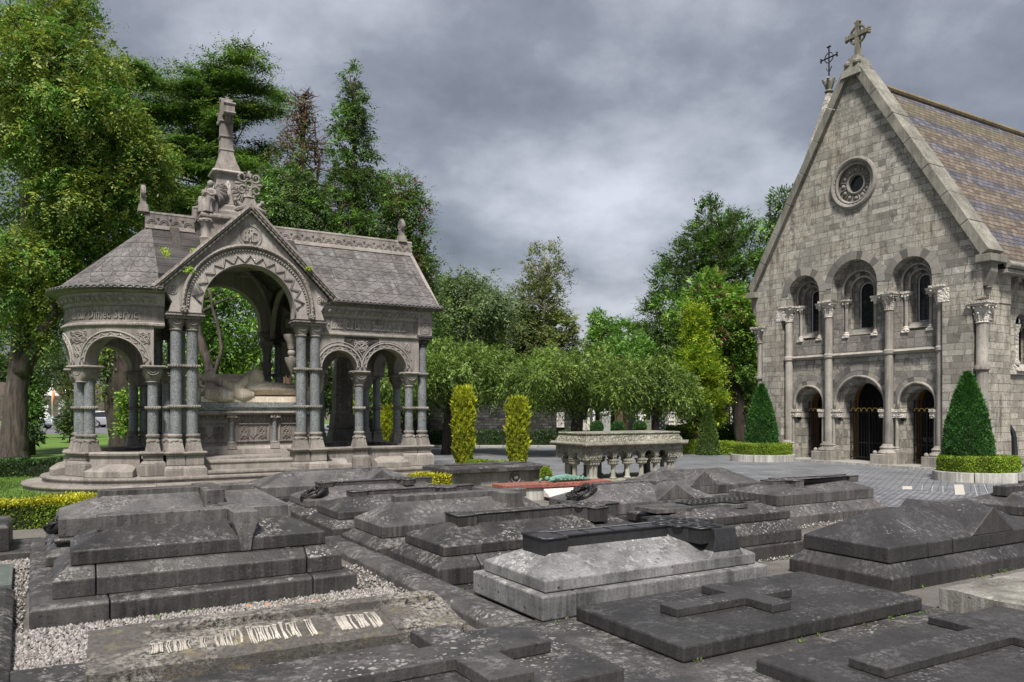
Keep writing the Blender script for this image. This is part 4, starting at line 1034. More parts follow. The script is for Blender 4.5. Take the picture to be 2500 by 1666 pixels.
def cushion(x, y, r, w, z0, z1, ang=0.0, mat='pav', d=None, abz=0.06):
    """cushion capital with round shields and a rope abacus"""
    d = d or w; mb = MB(); zb = z1 - abz
    rings = []
    for i, f in enumerate((0, .15, .4, .7, 1.0)):
        ww = r * 1.02 + (w - r * 1.02) * math.sin(f * PI / 2); dd = r * 1.02 + (d - r * 1.02) * math.sin(f * PI / 2)
        p = 2 + 8 * f; z = z0 + .03 + (zb - z0 - .03) * f; ring = []
        for k in range(28):
            a = 2 * PI * k / 28; ca, sa = math.cos(a), math.sin(a)
            q = (abs(ca) ** p + abs(sa) ** p) ** (-1 / p)
            ring.append((ww * q * ca, dd * q * sa, z))
        rings.append(ring)
    mb.loft(rings)
    mb.torus((0, 0, z0 + .02), r * 1.02, 0.022, n=20, m=6)
    R = (zb - z0) * 0.42
    for a in range(4):
        s = MB()
        for rr in (R, R * .62):
            s.torus((0, -(d if a % 2 == 0 else w) * 0.985, zb - 0.01), rr, 0.013, 'y', 14, 5, a0=PI, a1=2 * PI)
        for q in range(3): s.torus(((q - 1) * R * .3, -(d if a % 2 == 0 else w) * .98, zb - R * .35), R * .18, 0.009, 'y', 10, 4)
        s.xf(Matrix.Rotation(a * PI / 2, 4, 'Z')); mb.add(s.v, s.f)
    # rope abacus
    q = 0.03; ww, dd = w + q, d + q
    mb.box(-ww, ww, -dd, dd, zb + .002, z1 - .012)
    b = MB(); rope(b, [(-ww, -dd, z1 - abz * .45), (ww, -dd, z1 - abz * .45), (ww, dd, z1 - abz * .45), (-ww, dd, z1 - abz * .45), (-ww, -dd, z1 - abz * .45)], abz * .52, per=0.035, amp=.25)
    mb.add(b.v, b.f)
    mb.xf(Matrix.Translation((x, y, 0)) @ Matrix.Rotation(ang, 4, 'Z'))
    return mb.build('capital', M[mat], PV, smooth=True, auto=40)
# porch clusters: two tall shafts in front, two behind them
for k, cx in enumerate((0.0, 2.72)):
    for cy, z0 in ((0.0, 0.155), (3.42, 0.27)):
        f = 1 if cy < 1 else -1
        for dx_ in (-0.165, 0.165):
            ped(cx + dx_ * 1.12, cy + (0.002 if dx_ > 0 else 0) - (0.05 if dx_ > 0 and f > 0 else 0), 0.185, z0, 0, 0.24)
            shaft(cx + dx_, cy, 0.118, 3.43, (1.76, 2.64))
            colbase(cx + dx_ * 1.12, cy, 0.118, 0.175)
            cushion(cx + dx_, cy, 0.118, 0.150, 3.41, 3.72)
        mb = MB(); mb.box(cx - .40, cx + .40, cy - .24, cy + .24, 3.722, 3.76); mb.frus((cx - .36, cx + .36, cy - .20, cy + .20), 3.761, (cx - .40, cx + .40, cy - .24, cy + .24), 3.80)
        for i in range(14): mb.ball((cx - .36 + .72 * i / 13, cy - .235 * f, 3.745), 0.02, 5, 4)
        mb.build('abacus', M['pav'], PV, bevel=0.01)
    # the inner and side shafts of the cluster
    for dx_, dy_ in ((-0.30 if k == 0 else 0.30, 0.36), (-0.02, 0.40)):
        shaft(cx + dx_, dy_, 0.10, 3.43 if abs(dx_) < .1 else 2.32, (1.74,)); colbase(cx + dx_, dy_, 0.10, 0.15)
        ped(cx + dx_, dy_, 0.15, 0.27)
        cushion(cx + dx_, dy_, 0.10, 0.16, 3.41 if abs(dx_) < .1 else 2.27, 3.72 if abs(dx_) < .1 else 2.64)
# apse shafts in pairs, and the front and back shafts of the right wing
for th in (R_(4), R_(58), R_(120), R_(176)):
    a = PI / 2 - th
    tang = Vector((-math.cos(th), math.sin(th))); c = Vector((XC - RC * math.sin(th), YC - RC * math.cos(th)))
    ang = -th
    offs = (0.0,) if th < R_(10) else (-0.125, 0.125)
    for o_ in offs:
        p = c + tang * o_; shaft(p.x, p.y, 0.108, 2.32, (1.73,))
    ped(c.x, c.y, 0.20 + 0.08 * (len(offs) - 1), 0.27, ang, 0.20); 
    for o_ in offs:
        p = c + tang * o_ * 1.15; colbase(p.x, p.y, 0.108, 0.155, ang)
    cushion(c.x, c.y, 0.125 + .06 * (len(offs) - 1), 0.19 + 0.09 * (len(offs) - 1), 2.27, 2.64, ang, d=0.20)
WX = [(4.02, 0.0), (5.34, 0.0)]
for x, _ in WX:
    for y in (YF, YB):
        shaft(x, y, 0.105, 2.32, (1.73,)); colbase(x, y, 0.105, 0.16); ped(x, y, 0.17, 0.27); cushion(x, y, 0.105, 0.17, 2.27, 2.64)
for y, f in ((YF - 0.03, 1), (YB + .03, -1)):
    shaft(XE + .03, y, 0.112, 3.36, (1.73, 2.60)); colbase(XE + .03, y, 0.112, 0.16); ped(XE + .03, y, 0.18, 0.27)
    cushion(XE + .03, y, 0.112, 0.165, 3.30, 3.56, mat='pav_dark')
shaft(XE, 1.73, 0.105, 2.32, (1.73,)); colbase(XE, 1.73, 0.105, 0.16); ped(XE, 1.73, 0.17, 0.27); cushion(XE, 1.73, 0.105, 0.17, 2.27, 2.64)
# arcade walls
sc = RC * R_(58)
apops = [(-(RC * R_(31)), 0.58, 2.66), (-(RC * R_(89)), 0.60, 2.66), (-(RC * R_(148)), 0.58, 2.66)]
wgops = [(3.48 + 0.5, 0.44, 2.68), (4.68 + 0.5, 0.53, 2.68)]
mb = MB(); arcade(mb, mfront, APL, -0.10, 2.64, 3.46, apops, -0.17, 0.17); mb.build('arcade_wall', M['pav'], PV, smooth=True, auto=30)
mb = MB(); arcade(mb, mfront, 3.40, SW1 - 0.30, 2.64, 3.46, wgops, -0.17, 0.17); mb.build('arcade_wall', M['pav'], PV, smooth=True, auto=30)
mb = MB(); arcade(mb, mend, YF + .16, YB - .16, 2.64, 3.46, [(0.93, 0.58, 2.68), (2.53, 0.58, 2.68)], -0.17, 0.17); mb.build('arcade_wall', M['pav'], PV, smooth=True, auto=30)
mb = MB(); arcade(mb, mback, 2.9, XE - .15, 2.64, 3.46, [(3.48, 0.44, 2.68), (4.68, 0.53, 2.68)], -0.17, 0.17); mb.build('arcade_wall', M['pav'], PV, smooth=True, auto=30)
# arch trim: zigzag and rolls
def zig(mb, mp, c, zs, r, w, d, n, rad=0.012, a0=0.03, a1=PI - 0.03):
    P = []
    for i in range(2 * n + 1):
        a = a0 + (a1 - a0) * i / (2 * n); rr = r + (w if i % 2 else 0)
        P.append(mp(c - rr * math.cos(a), d, zs + rr * math.sin(a)))
    mb.tube(P, rad, 5)
def roll(mb, mp, c, zs, r, d, rad, n=26, a0=0, a1=PI, zleg=None):
    P = [mp(c - r * math.cos(a0 + (a1 - a0) * i / n), d, zs + r * math.sin(a0 + (a1 - a0) * i / n)) for i in range(n + 1)]
    if zleg is not None: P = [mp(c - r, d, zleg)] + P + [mp(c + r, d, zleg)]
    mb.tube(P, rad, 6)
for mp, ops in ((mfront, apops), (mfront, wgops), (mend, [(0.93, 0.58, 2.68), (2.53, 0.58, 2.68)])):
    for c, r, zs in ops:
        mb = MB(); zig(mb, mp, c, zs, r + .015, 0.075, 0.175, 11); roll(mb, mp, c, zs, r + .125, 0.172, 0.022); roll(mb, mp, c, zs, r + .01, 0.172, 0.016); roll(mb, mp, c, zs, min(r + .20, .70), 0.170, 0.012, a0=.35, a1=PI - .35)
        mb.build('arch_moulding', M['pav_light'], PV, smooth=True)
# spandrel knotwork
def knot(mb, mp, s, z, d, w, h, seed=0):
    r_ = random.Random(seed)
    for k in range(3):
        P = []
        for i in range(25):
            t = 2 * PI * i / 24
            P.append(mp(s + w * .5 * math.sin((2 + k % 2) * t + k), d, z + h * .5 * math.cos((3 - k % 2) * t + 0.7 * k) * (1 - .2 * k)))
        mb.tube(P, 0.009, 4)
for s, w, h, z in ((-sc - .02, .50, .26, 3.25), (-sc - .02, .22, .24, 2.95), (-0.28, .22, .25, 3.22), (4.52, .36, .26, 3.24), (5.72, .16, .24, 3.24), (-2 * sc, .5, .26, 3.25)):
    mb = MB(); knot(mb, mfront, s, z, 0.178, w, h, int(z * 100)); mb.build('knotwork', M['pav_light'], PV, smooth=True)
mb = MB(); mb.plate([(4.505, 2.72), (4.60, 2.95), (4.78, 3.12), (5.0, 3.24), (4.96, 3.455), (4.10, 3.455), (4.06, 3.20), (4.30, 3.08), (4.43, 2.90)], [], 0, 0.02, lambda x, y, z: mfront(x, 0.155 + y, z)); mb.build('soot_stained_spandrel', M['pav_dark'], PV)
# entablature: string, inscription band, carved frieze, cornice
bands = [('string_course', [(-.17, 3.462), (.17, 3.462), (.215, 3.49), (.215, 3.53), (.18, 3.56), (-.17, 3.56)], 'pav'),
         ('inscription_band', [(-.16, 3.562), (.165, 3.562), (.165, 3.585), (.140, 3.60), (.140, 3.89), (.17, 3.905), (.17, 3.93), (-.16, 3.93)], 'pav'),
         ('frieze', [(-.16, 3.932), (.18, 3.932), (.17, 3.96), (.26, 4.14), (.27, 4.17), (-.16, 4.17)], 'pav_light'),
         ('cornice', [(-.16, 4.172), (.25, 4.172), (.33, 4.20), (.36, 4.24), (-.16, 4.24)], 'pav')]
for nm, pr, mt in bands:
    for (mp, a, b) in runs:
        if mp is mfront:
            for aa, bb in ((APL, 0.10), (3.46, b)):
                mb = MB(); sweep(mb, mp, aa, bb, pr); mb.build(nm, M[mt], PV, smooth=True, auto=28)
        else:
            mb = MB(); sweep(mb, mp, a + .17 if mp is mend else 3.0, b - .17, pr); mb.build(nm, M[mt], PV, smooth=True, auto=28)
# frieze rosettes and crosses
def friezecarve(mp, s0, s1, step):
    mb = MB(); n = int((s1 - s0) / step)
    for i in range(n + 1):
        s = s0 + (s1 - s0) * i / n
        if i % 2 == 0:
            c = mp(s, 0.225, 4.055); mb.ball(c, 0.058, 8, 6); mb.ball(mp(s, 0.275, 4.065), 0.025, 6, 4)
        else:
            mb.tube([mp(s - .05, .19, 3.98), mp(s + .05, .255, 4.12)], .013, 4); mb.tube([mp(s + .05, .19, 3.98), mp(s - .05, .255, 4.12)], .013, 4)
    return mb.build('frieze_carving', M['pav_light'], PV, smooth=True)
friezecarve(mfront, APL + .1, -0.12, 0.105); friezecarve(mfront, 3.5, SW1 - .4, 0.105)
def dentils(mp, s0, s1, step, z, d, r):
    mb = MB(); n = int((s1 - s0) / step)
    for i in range(n + 1): mb.ball(mp(s0 + (s1 - s0) * i / n, d, z), r, 5, 4)
    return mb.build('bead_row', M['pav_light'], PV, smooth=True)
dentils(mfront, APL + .1, -.12, 0.05, 3.505, .215, .017); dentils(mfront, 3.5, SW1 - .3, 0.05, 3.505, .215, .017)
# corner block
mb = MB(); mb.box(5.50, 5.88, -0.10, 0.26, 3.57, 4.18); mb.box(5.47, 5.91, -0.13, 0.27, 3.90, 3.95); mb.build('corner_block', M['pav'], PV, bevel=0.01)
mb = MB(); knot(mb, lambda s, d, z: (s, -0.105 + d, z), 5.69, 3.74, -0.0, .2, .2, 3); knot(mb, lambda s, d, z: (s, -0.105 + d, z), 5.69, 4.06, -0.0, .26, .12, 4)
for a in ((5.56, 3.63, 5.82, 3.63), (5.82, 3.63, 5.82, 3.86), (5.82, 3.86, 5.56, 3.86), (5.56, 3.86, 5.56, 3.63)): mb.tube([(a[0], -.105, a[1]), (a[2], -.105, a[3])], .01, 4)
mb.build('corner_carving', M['pav_light'], PV, smooth=True)
# lettering
def letters(name, txt, size, mat, parent, place, sx=1.0, ext=0.012, bold=0.0, res=2):
    cu = bpy.data.curves.new('t', 'FONT'); cu.body = txt; cu.size = size; cu.extrude = ext; cu.offset = bold; cu.resolution_u = res
    ob = bpy.data.objects.new('t', cu); COL.objects.link(ob)
    bpy.context.view_layer.update()
    me = bpy.data.meshes.new_from_object(ob.evaluated_get(bpy.context.evaluated_depsgraph_get()))
    bpy.data.objects.remove(ob)
    mb = MB(); vs = [place(v.co.x * sx, v.co.y, v.co.z) for v in me.vertices]
    mb.add(vs, [tuple(p.vertices) for p in me.polygons])
    bpy.data.meshes.remove(me)
    return mb.build(name, mat, parent)
letters('inscription', 'ur \u00b7 Lucta Cui Lancen Saeculun Saecul', 0.30, M['pav_light'], PV, lambda x, y, z: mfront(3.52 + x, 0.15 + z, 3.645 + y), sx=0.475, bold=0.006, ext=.016)
letters('inscription', 'DE ommovebitur Dimec Servic', 0.28, M['pav'], PV, lambda x, y, z: mfront(-2.72 + x, 0.15 + z, 3.645 + y), sx=0.66, bold=0.003, ext=.013)
# gabled porch front, and its twin at the back
GC = 1.36
for side in (0, 1):
    f = 1 if side == 0 else -1
    yf, yb = (-0.17, 0.20) if side == 0 else (3.59, 3.22)
    y0, y1 = min(yf, yb), max(yf, yb)
    mb = MB()
    o_ = [(GC - 1.70, 3.80), (GC - 1.0, 3.80), (GC - 1.0, 3.96)] + list(reversed(arc(GC, 3.96, 1.0, 0, PI, 30)))[1:-1] + [(GC + 1.0, 3.96), (GC + 1.0, 3.80), (GC + 1.70, 3.80), (GC + 1.62, 4.02), (GC + 1.74, 4.22), (GC + 1.80, 4.32), (GC, 6.14), (GC - 1.80, 4.32), (GC - 1.74, 4.22), (GC - 1.62, 4.02)]
    mb.plate(o_, [], y0, y1); mb.build('gable_wall', M['pav_light'], PV)
    mp = lambda s, d, z: (s, (yf - d) if side == 0 else (yf + d), z)
    mb = MB()
    roll(mb, mp, GC, 3.96, 1.41, 0.03, 0.05, zleg=3.86); roll(mb, mp, GC, 3.96, 1.34, 0.015, 0.022, zleg=3.86)
    roll(mb, mp, GC, 3.96, 1.015, 0.0, 0.02, zleg=3.82)
    for q in (-1, 1):
        mb.ball(mp(GC + q * 1.39, 0.04, 3.86), 0.085, 10, 7)
        for k in range(5): mb.ball(mp(GC + q * 1.39 + .05 * math.cos(k * 1.26), 0.10, 3.86 + .05 * math.sin(k * 1.26)), 0.028, 6, 4)
    mb.build('hood_mould', M['pav'], PV, smooth=True)
    if side == 0:
        mb = MB()
        for i in range(64):
            a = PI * i / 63; mb.ball(mp(GC - 1.305 * math.cos(a), 0.015, 3.96 + 1.305 * math.sin(a)), 0.026, 6, 5)
        mb.build('bead_row', M['pav_light'], PV, smooth=True); mb = MB()
        for i in range(46):
            a = PI * (i + .5) / 46; mb.ball(mp(GC - 1.41 * math.cos(a), 0.075, 3.96 + 1.41 * math.sin(a)), 0.018, 5, 4)
        roll(mb, mp, GC, 3.96, 1.41, 0.070, 0.012); mb.build('bead_row', M['pav_light'], PV, smooth=True)
        mb = MB(); zig(mb, mp, GC, 3.96, 1.045, 0.17, 0.012, 13, 0.022, a0=0.06, a1=PI - .06); zig(mb, mp, GC, 3.96, 1.08, 0.17, 0.004, 13, 0.010, a0=0.06, a1=PI - .06)
        for i in range(13):
            a = 0.06 + (PI - .12) * (i + .5) / 13 if False else 0.06 + (PI - .12) * (2 * i + 2) / 26
            mb.ball(mp(GC - 1.06 * math.cos(a), 0.0, 3.96 + 1.06 * math.sin(a)), 0.03, 6, 4)
        mb.build('zigzag', M['pav_light'], PV, smooth=True)
        # medallion with its monogram
        mb = MB()
        for r, q in ((0.245, .022), (0.20, .012)): mb.torus(mp(GC, 0.0, 5.60), r, q, 'y', 32, 6)
        mb.lathe([(0.001, -.004), (0.19, -.004), (0.19, .010), (0.001, .010)], 0, 0, 28)
        k = len(mb.v) - 4 * 28; mb.xf(Matrix.Translation((GC, yf - .004, 5.60)) @ Matrix.Rotation(PI / 2, 4, 'X'), k)
        md = mb.build('medallion', M['pav_light'], PV, smooth=True, auto=40)
        pl = lambda ox, oz, sc_: (lambda x, y, z: (GC + ox + x * sc_, yf - .026 - z, 5.60 + oz + y))
        letters('monogram', 'E', 0.34, M['pav_light'], md, pl(-0.165, -.115, .8), bold=.006); letters('monogram', 'M', 0.27, M['pav_light'], md, pl(-0.10, -.115, .8), bold=.006, ext=.018); letters('monogram', 'C', 0.34, M['pav_light'], md, pl(-0.04, -.115, .8), bold=.006)
        mb = MB(); mb.tube([(GC, yf - .03, 5.46), (GC, yf - .03, 5.78)], .013, 5); mb.tube([(GC - .05, yf - .03, 5.74), (GC + .05, yf - .03, 5.74)], .012, 5); mb.build('small_cross', M['pav_light'], md)
        for q in (-1, 1):
            mb = MB(); c = GC + q * 1.62
            mb.torus(mp(c, 0, 4.30 - .03), 0.095, 0.014, 'y', 20, 5)
            for k in range(5): mb.ball(mp(c + .05 * math.cos(PI / 2 + k * 2 * PI / 5), 0, 4.27 + .05 * math.sin(PI / 2 + k * 2 * PI / 5)), 0.026, 6, 4)
            mb.ball(mp(c, 0, 4.27), .02, 6, 4); mb.build('rosette', M['pav_light'], PV, smooth=True)
    # raking cornice
    for q in (-1, 1):
        A, B = Vector((GC + q * 1.98, 4.24)), Vector((GC, 6.20)); d = (B - A).normalized(); n = Vector((-d.y, d.x)) * (-q)
        def P(v): return (v.x, v.y)
        n = Vector((q * abs(d.y), abs(d.x)))
        mb = MB(); mb.plate([P(A), P(B), P(B + Vector((0, .10 / abs(d.x)))), P(A + n * .10)], [], min(yf - f * .16, yf + f * .45), max(yf - f * .16, yf + f * .45))
        m2 = MB(); L = (B - A).length
        c = mb.build('raking_cornice', M['pav'], PV, bevel=0.01)
        y_ = yf - f * .10
        for off_, rad in ((-0.035, .032), (0.05, .022)):
            pts = [(A.x + (B.x - A.x) * i / 46 + n.x * off_, y_ - (f * .065 if off_ > 0 else 0), A.y + (B.y - A.y) * i / 46 + n.y * off_) for i in range(47)]
            m2.tube(pts, [rad * (1.35 if i % 2 else .6) for i in range(47)], 6)
        m2.build('cornice_leaves', M['pav_dark'] if False else M['pav'], c, smooth=True)
        if side == 0:
            m3 = MB(); m3.lathe([(.001, -.3), (.075, -.28), (.085, 0.25), (.001, .28)], 0, 0, 12); m3.xf(Matrix.Translation((GC + q * 1.97, yf + .1, 4.29)) @ Matrix.Rotation(PI / 2, 4, 'X')); m3.build('scroll_end', M['pav'], c, smooth=True)
# apex of the gable: scrolls and openwork wheel cross
mb = MB(); yg = -0.05
mb.frus((GC - .17, GC + .17, yg - .16, yg + .16), 6.16, (GC - .10, GC + .10, yg - .10, yg + .10), 6.46)
mb.lathe([(.10, 6.46), (.13, 6.49), (.08, 6.53), (.05, 6.60)], GC, yg, 12)
for q in (-1, 1): mb.tube([(GC + q * .14, yg, 6.30), (GC + q * .22, yg, 6.33), (GC + q * .28, yg, 6.40)], [.05, .05, .035], 7); mb.ball((GC + q * .29, yg, 6.41), .055, 8, 6)
for q in (-1, 1): mb.tube([(GC + q * .10, yg - .16, 6.26), (GC + q * .30, yg - .16, 6.16), (GC + q * .34, yg - .16, 6.14)], [.05, .06, .03], 7)
gf = mb.build('gable_finial', M['pav'], PV, smooth=True, auto=40)
mb = MB(); cz = 6.80
for sx in (-1, 1):
    for sz in (-1, 1):
        P = []
        for i in range(34):
            t = i / 33; a = t * 2.4 * PI; r = 0.125 * (1 - .62 * t)
            P.append((GC + sx * (0.145 + r * math.cos(a + PI * .75)), yg, cz + sz * (0.145 + r * math.sin(a + PI * .75))))
        mb.tube(P, [0.036 * (1 - .3 * i / 33) for i in range(34)], 6)
mb.torus((GC, yg, cz), 0.075, 0.028, 'y', 16, 6)
for a in range(4): mb.tube([(GC + .09 * math.cos(a * PI / 2), yg, cz + .09 * math.sin(a * PI / 2)), (GC + .30 * math.cos(a * PI / 2), yg, cz + .30 * math.sin(a * PI / 2))], [.022, .035], 6)
mb.tube([(GC, yg, 6.50), (GC, yg, cz - .24)], [.07, .05], 8)
mb.build('wheel_cross', M['pav'], gf, smooth=True)
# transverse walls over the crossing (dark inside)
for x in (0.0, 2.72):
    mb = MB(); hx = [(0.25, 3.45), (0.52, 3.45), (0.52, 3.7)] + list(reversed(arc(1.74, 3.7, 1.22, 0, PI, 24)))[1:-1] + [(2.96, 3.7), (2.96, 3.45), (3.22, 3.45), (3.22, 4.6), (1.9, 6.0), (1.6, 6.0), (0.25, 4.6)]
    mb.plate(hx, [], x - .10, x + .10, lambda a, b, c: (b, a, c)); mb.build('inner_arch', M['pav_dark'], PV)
mb = MB()
for (xa, ya), (xb, yb_) in (((0.1, 0.35), (2.62, 3.1)), ((2.62, 0.35), (0.1, 3.1))):
    P = [(xa + (xb - xa) * (1 - math.cos(PI * i / 24)) / 2, ya + (yb_ - ya) * (1 - math.cos(PI * i / 24)) / 2, 3.8 + 1.5 * math.sin(PI * i / 24)) for i in range(25)]
    mb.tube(P, .06, 6)
    mb.build('vault_rib', M['pav'], PV, smooth=True); mb = MB()
for x, sgn in ((0.12, 1), (2.60, -1), (3.3, 1)):
    P = [(x, 0.5 + 1.22 * (1 - math.cos(PI * i / 20)), 3.6 + 1.15 * math.sin(PI * i / 20)) for i in range(21)]
    mb.tube(P, .07, 6)
    mb.build('vault_rib', M['pav'], PV, smooth=True); mb = MB()
# inner corbel figures that hang from the clusters
for x, y in ((2.48, 0.55), (3.0, 2.9), (2.45, 3.0), (0.25, 3.0)):
    mb = MB(); mb.lathe([(.02, 2.55), (.10, 2.72), (.16, 2.86), (.17, 2.95)], x, y, 10); mb.lathe([(.09, 3.15), (.12, 3.3), (.19, 3.42), (.2, 3.5), (.001, 3.5)], x, y, 10)
    mb.lathe([(.07, 2.95), (.075, 3.15)], x, y, 8); mb.ball((x, y, 3.06), .10, 8, 6); mb.build('corbel', M['pav'], PV, smooth=True, auto=50)
# roofs
RZ = 6.02; EZ = 4.25
ey = YF - 0.42; eb = YB + 0.42; ex = XE + 0.36
mb = MB()
roofplane(mb, (XC, ey, EZ), (GC - 1.86, ey, EZ), (GC - .10, YC, RZ), (XC, YC, RZ), .10)
roofplane(mb, (GC + 1.86, ey, EZ), (ex, ey, EZ), (ex - .02, YC, RZ), (GC + .10, YC, RZ), .10)
roofplane(mb, (ex, eb, EZ), (GC + 1.86, eb, EZ), (GC + .10, YC, RZ), (ex - .02, YC, RZ), .10)
roofplane(mb, (GC - 1.86, eb, EZ), (XC, eb, EZ), (XC, YC, RZ), (GC - .10, YC, RZ), .10)
# cone over the rounded end
n = 24; m = 8; Re = RC + 0.42
for i in range(n):
    for j in range(m):
        def pt(ii, jj):
            th = PI * ii / n; t = jj / m; r = Re * (1 - t) + 0.02; z = EZ + (RZ - EZ) * t
            return (XC - r * math.sin(th), YC - r * math.cos(th), z)
        L = math.hypot(Re, RZ - EZ)
        u0, u1 = Re * PI * i / n, Re * PI * (i + 1) / n
        mb.add([pt(i, j), pt(i + 1, j), pt(i + 1, j + 1), pt(i, j + 1)], [(3, 2, 1, 0)], [[(u0, L * (j + 1) / m), (u1, L * (j + 1) / m), (u1, L * j / m), (u0, L * j / m)]])
mb.build('roof', M['scales'], PV)
mb = MB()
pr = [(0.30, EZ - .02), (0.42, EZ - .04), (0.50, EZ), (0.47, EZ + .06), (0.38, EZ + .10), (0.28, EZ + .02)]
for a_, b_ in ((APL, 0.04), (3.80, SW1 + .25)):
    mb = MB(); sweep(mb, mfront, a_, b_, pr); mb.build('eaves_roll', M['tomb_mid'], PV, smooth=True, auto=40)
    mb = MB(); n = int((b_ - a_) / .11)
    for i in range(n):
        s = a_ + (b_ - a_) * (i + .5) / n; mb.tube([mfront(s + .045 * math.cos(PI * k / 6), 0.495, EZ - .005 + .05 * math.sin(PI * k / 6)) for k in range(7)], .013, 4)
    mb.build('eaves_carving', M['tomb_mid'], PV, smooth=True)
mb = MB()
roofplane(mb, (GC + 2.0, -0.30, 4.22), (GC + 2.0, YC, 4.22), (GC, YC, 6.22), (GC, -0.30, 6.22), .10) if False else None
for q in (-1, 1):
    a, b, c, d = (GC + q * 1.96, 0.22, 4.30), (GC + q * 1.96, YC, 4.30), (GC, YC, 6.22), (GC, 0.22, 6.22)
    roofplane(mb, *( (a, b, c, d) if q > 0 else (b, a, d, c)), th=.08)
    a, b, c, d = (GC + q * 1.96, YC + .01, 4.30), (GC + q * 1.96, 3.3, 4.30), (GC, 3.3, 6.22), (GC, YC + .01, 6.22)
    roofplane(mb, *( (a, b, c, d) if q > 0 else (b, a, d, c)), th=.08)
mb.build('porch_roof', M['scales'], PV)
# end gable wall on the right and dark boarding under the roofs
mb = MB(); mb.plate([(YF - .15, 4.24), (YB + .15, 4.24), (YC, 6.0)], [], XE - .15, XE + .15, lambda a, b, c: (b, a, c)); mb.build('end_gable', M['pav'], PV)
mb = MB(); mb.plate([(ey - .02, EZ - .05), (ey + .25, EZ - .05), (YC, RZ - .28), (eb - .25, EZ - .05), (eb + .02, EZ - .05), (YC, RZ + .06)], [], ex - .03, ex + .06, lambda a, b, c: (b, a, c)); mb.build('end_coping', M['pav'], PV, bevel=.01)
# ridge crest
for x0, x1 in ((XC - .12, 0.45), (2.2, ex + .05)):
    mb = MB(); mb.frus((x0, x1, YC - .15, YC + .15), RZ - .10, (x0, x1, YC - .10, YC + .10), RZ); mb.box(x0, x1, YC - .075, YC + .075, RZ + .002, RZ + .24)
    mb.tube([(x0 - .02, YC, RZ + .27), (x1 + .02, YC, RZ + .27)], .055, 8)
    n = int((x1 - x0) / .26)
    for i in range(n):
        xc_ = x0 + (x1 - x0) * (i + .5) / n
        for rr in (.10, .065): mb.torus((xc_, YC - .078, RZ + .03), rr, .014, 'y', 12, 5, a0=0, a1=PI)
        mb.ball((xc_ + (x1 - x0) / n / 2, YC - .085, RZ + .17), .028, 6, 4)
    mb.build('ridge_crest', M['pav'], PV, smooth=True, auto=40)
# end finials, small crosses seen edge on
for x in (XC - .16, ex - .22):
    mb = MB(); mb.frus((x - .12, x + .12, YC - .12, YC + .12), RZ + .28, (x - .09, x + .09, YC - .09, YC + .09), RZ + .46)
    mb.box(x - .06, x + .06, YC - .07, YC + .07, RZ + .46, RZ + .60)
    mb.torus((x, YC, RZ + .74), .13, .04, 'x', 18, 6, ax=1.4); mb.box(x - .045, x + .045, YC - .04, YC + .04, RZ + .6, RZ + .92); mb.box(x - .048, x + .048, YC - .16, YC + .16, RZ + .70, RZ + .78)
    mb.build('ridge_finial', M['pav'], PV, smooth=True, auto=40)
# central pedestal and its tall cross
CX, CY = 1.20, 1.80
def sq(mb, prof):
    rings = []
    for h, z in prof: rings.append([(CX - h, CY - h, z), (CX + h, CY - h, z), (CX + h, CY + h, z), (CX - h, CY + h, z)])
    mb.loft(rings)
mb = MB(); sq(mb, [(.62, 5.2), (.62, 6.15), (.66, 6.19), (.70, 6.24), (.70, 6.29), (.66, 6.35), (.50, 6.36)]); mb.build('cross_platform', M['pav'], PV, bevel=.012)
mb = MB(); sq(mb, [(.47, 6.362), (.47, 6.47), (.43, 6.52), (.43, 6.62), (.39, 6.66)]); sq(mb, [(.38, 6.662), (.31, 6.95), (.27, 7.2), (.26, 7.38), (.30, 7.42), (.33, 7.46)])
mb.build('cross_pedestal', M['pav'], PV, bevel=.012)
mb = MB()
for a in range(4):
    s = MB(); knot(s, lambda q, d, z: (q, -.33 + (z - 6.8) * .13 + d, z), 0, 7.02, -.005, .10, .5, 5); knot(s, lambda q, d, z: (q, -.33 + (z - 6.8) * .13 + d, z), 0, 7.02, -.005, .07, .45, 5)
    s.xf(Matrix.Translation((CX, CY, 0)) @ Matrix.Rotation(a * PI / 2, 4, 'Z')); mb.add(s.v, s.f)
rope(mb, [(CX - .33, CY - .33, 7.47), (CX + .33, CY - .33, 7.47), (CX + .33, CY + .33, 7.47), (CX - .33, CY + .33, 7.47), (CX - .33, CY - .33, 7.47)], .035)
mb.build('pedestal_carving', M['pav_light'], PV, smooth=True)
mb = MB(); sq(mb, [(.31, 7.47), (.27, 7.60), (.20, 7.78), (.155, 7.95), (.145, 8.1), (.125, 9.28)])
for z in (8.02, 8.35, 8.72): sq(mb, [(.15, z), (.165, z + .015), (.165, z + .035), (.15, z + .05)])
for sgn in (-1, 1):
    y0, y1 = (CY + .10, CY + .46) if sgn > 0 else (CY - .46, CY - .10)
    mb.box(CX - .118, CX + .118, y0, y1, 8.86, 9.08)
    yy = CY + sgn * .45
    for z in (8.86, 9.08): mb.tube([(CX - .14, yy, z), (CX + .14, yy, z)], .042, 7)
mb.tube([(CX - .15, CY, 9.30), (CX + .15, CY, 9.30)], .05, 8); mb.tube([(CX, CY - .15, 9.30), (CX, CY + .15, 9.30)], .05, 8)
mb.torus((CX, CY, 8.97), .30, .045, 'x', 24, 6, ax=1.6)
mb.build('tall_cross', M['pav'], PV, smooth=True, auto=40)
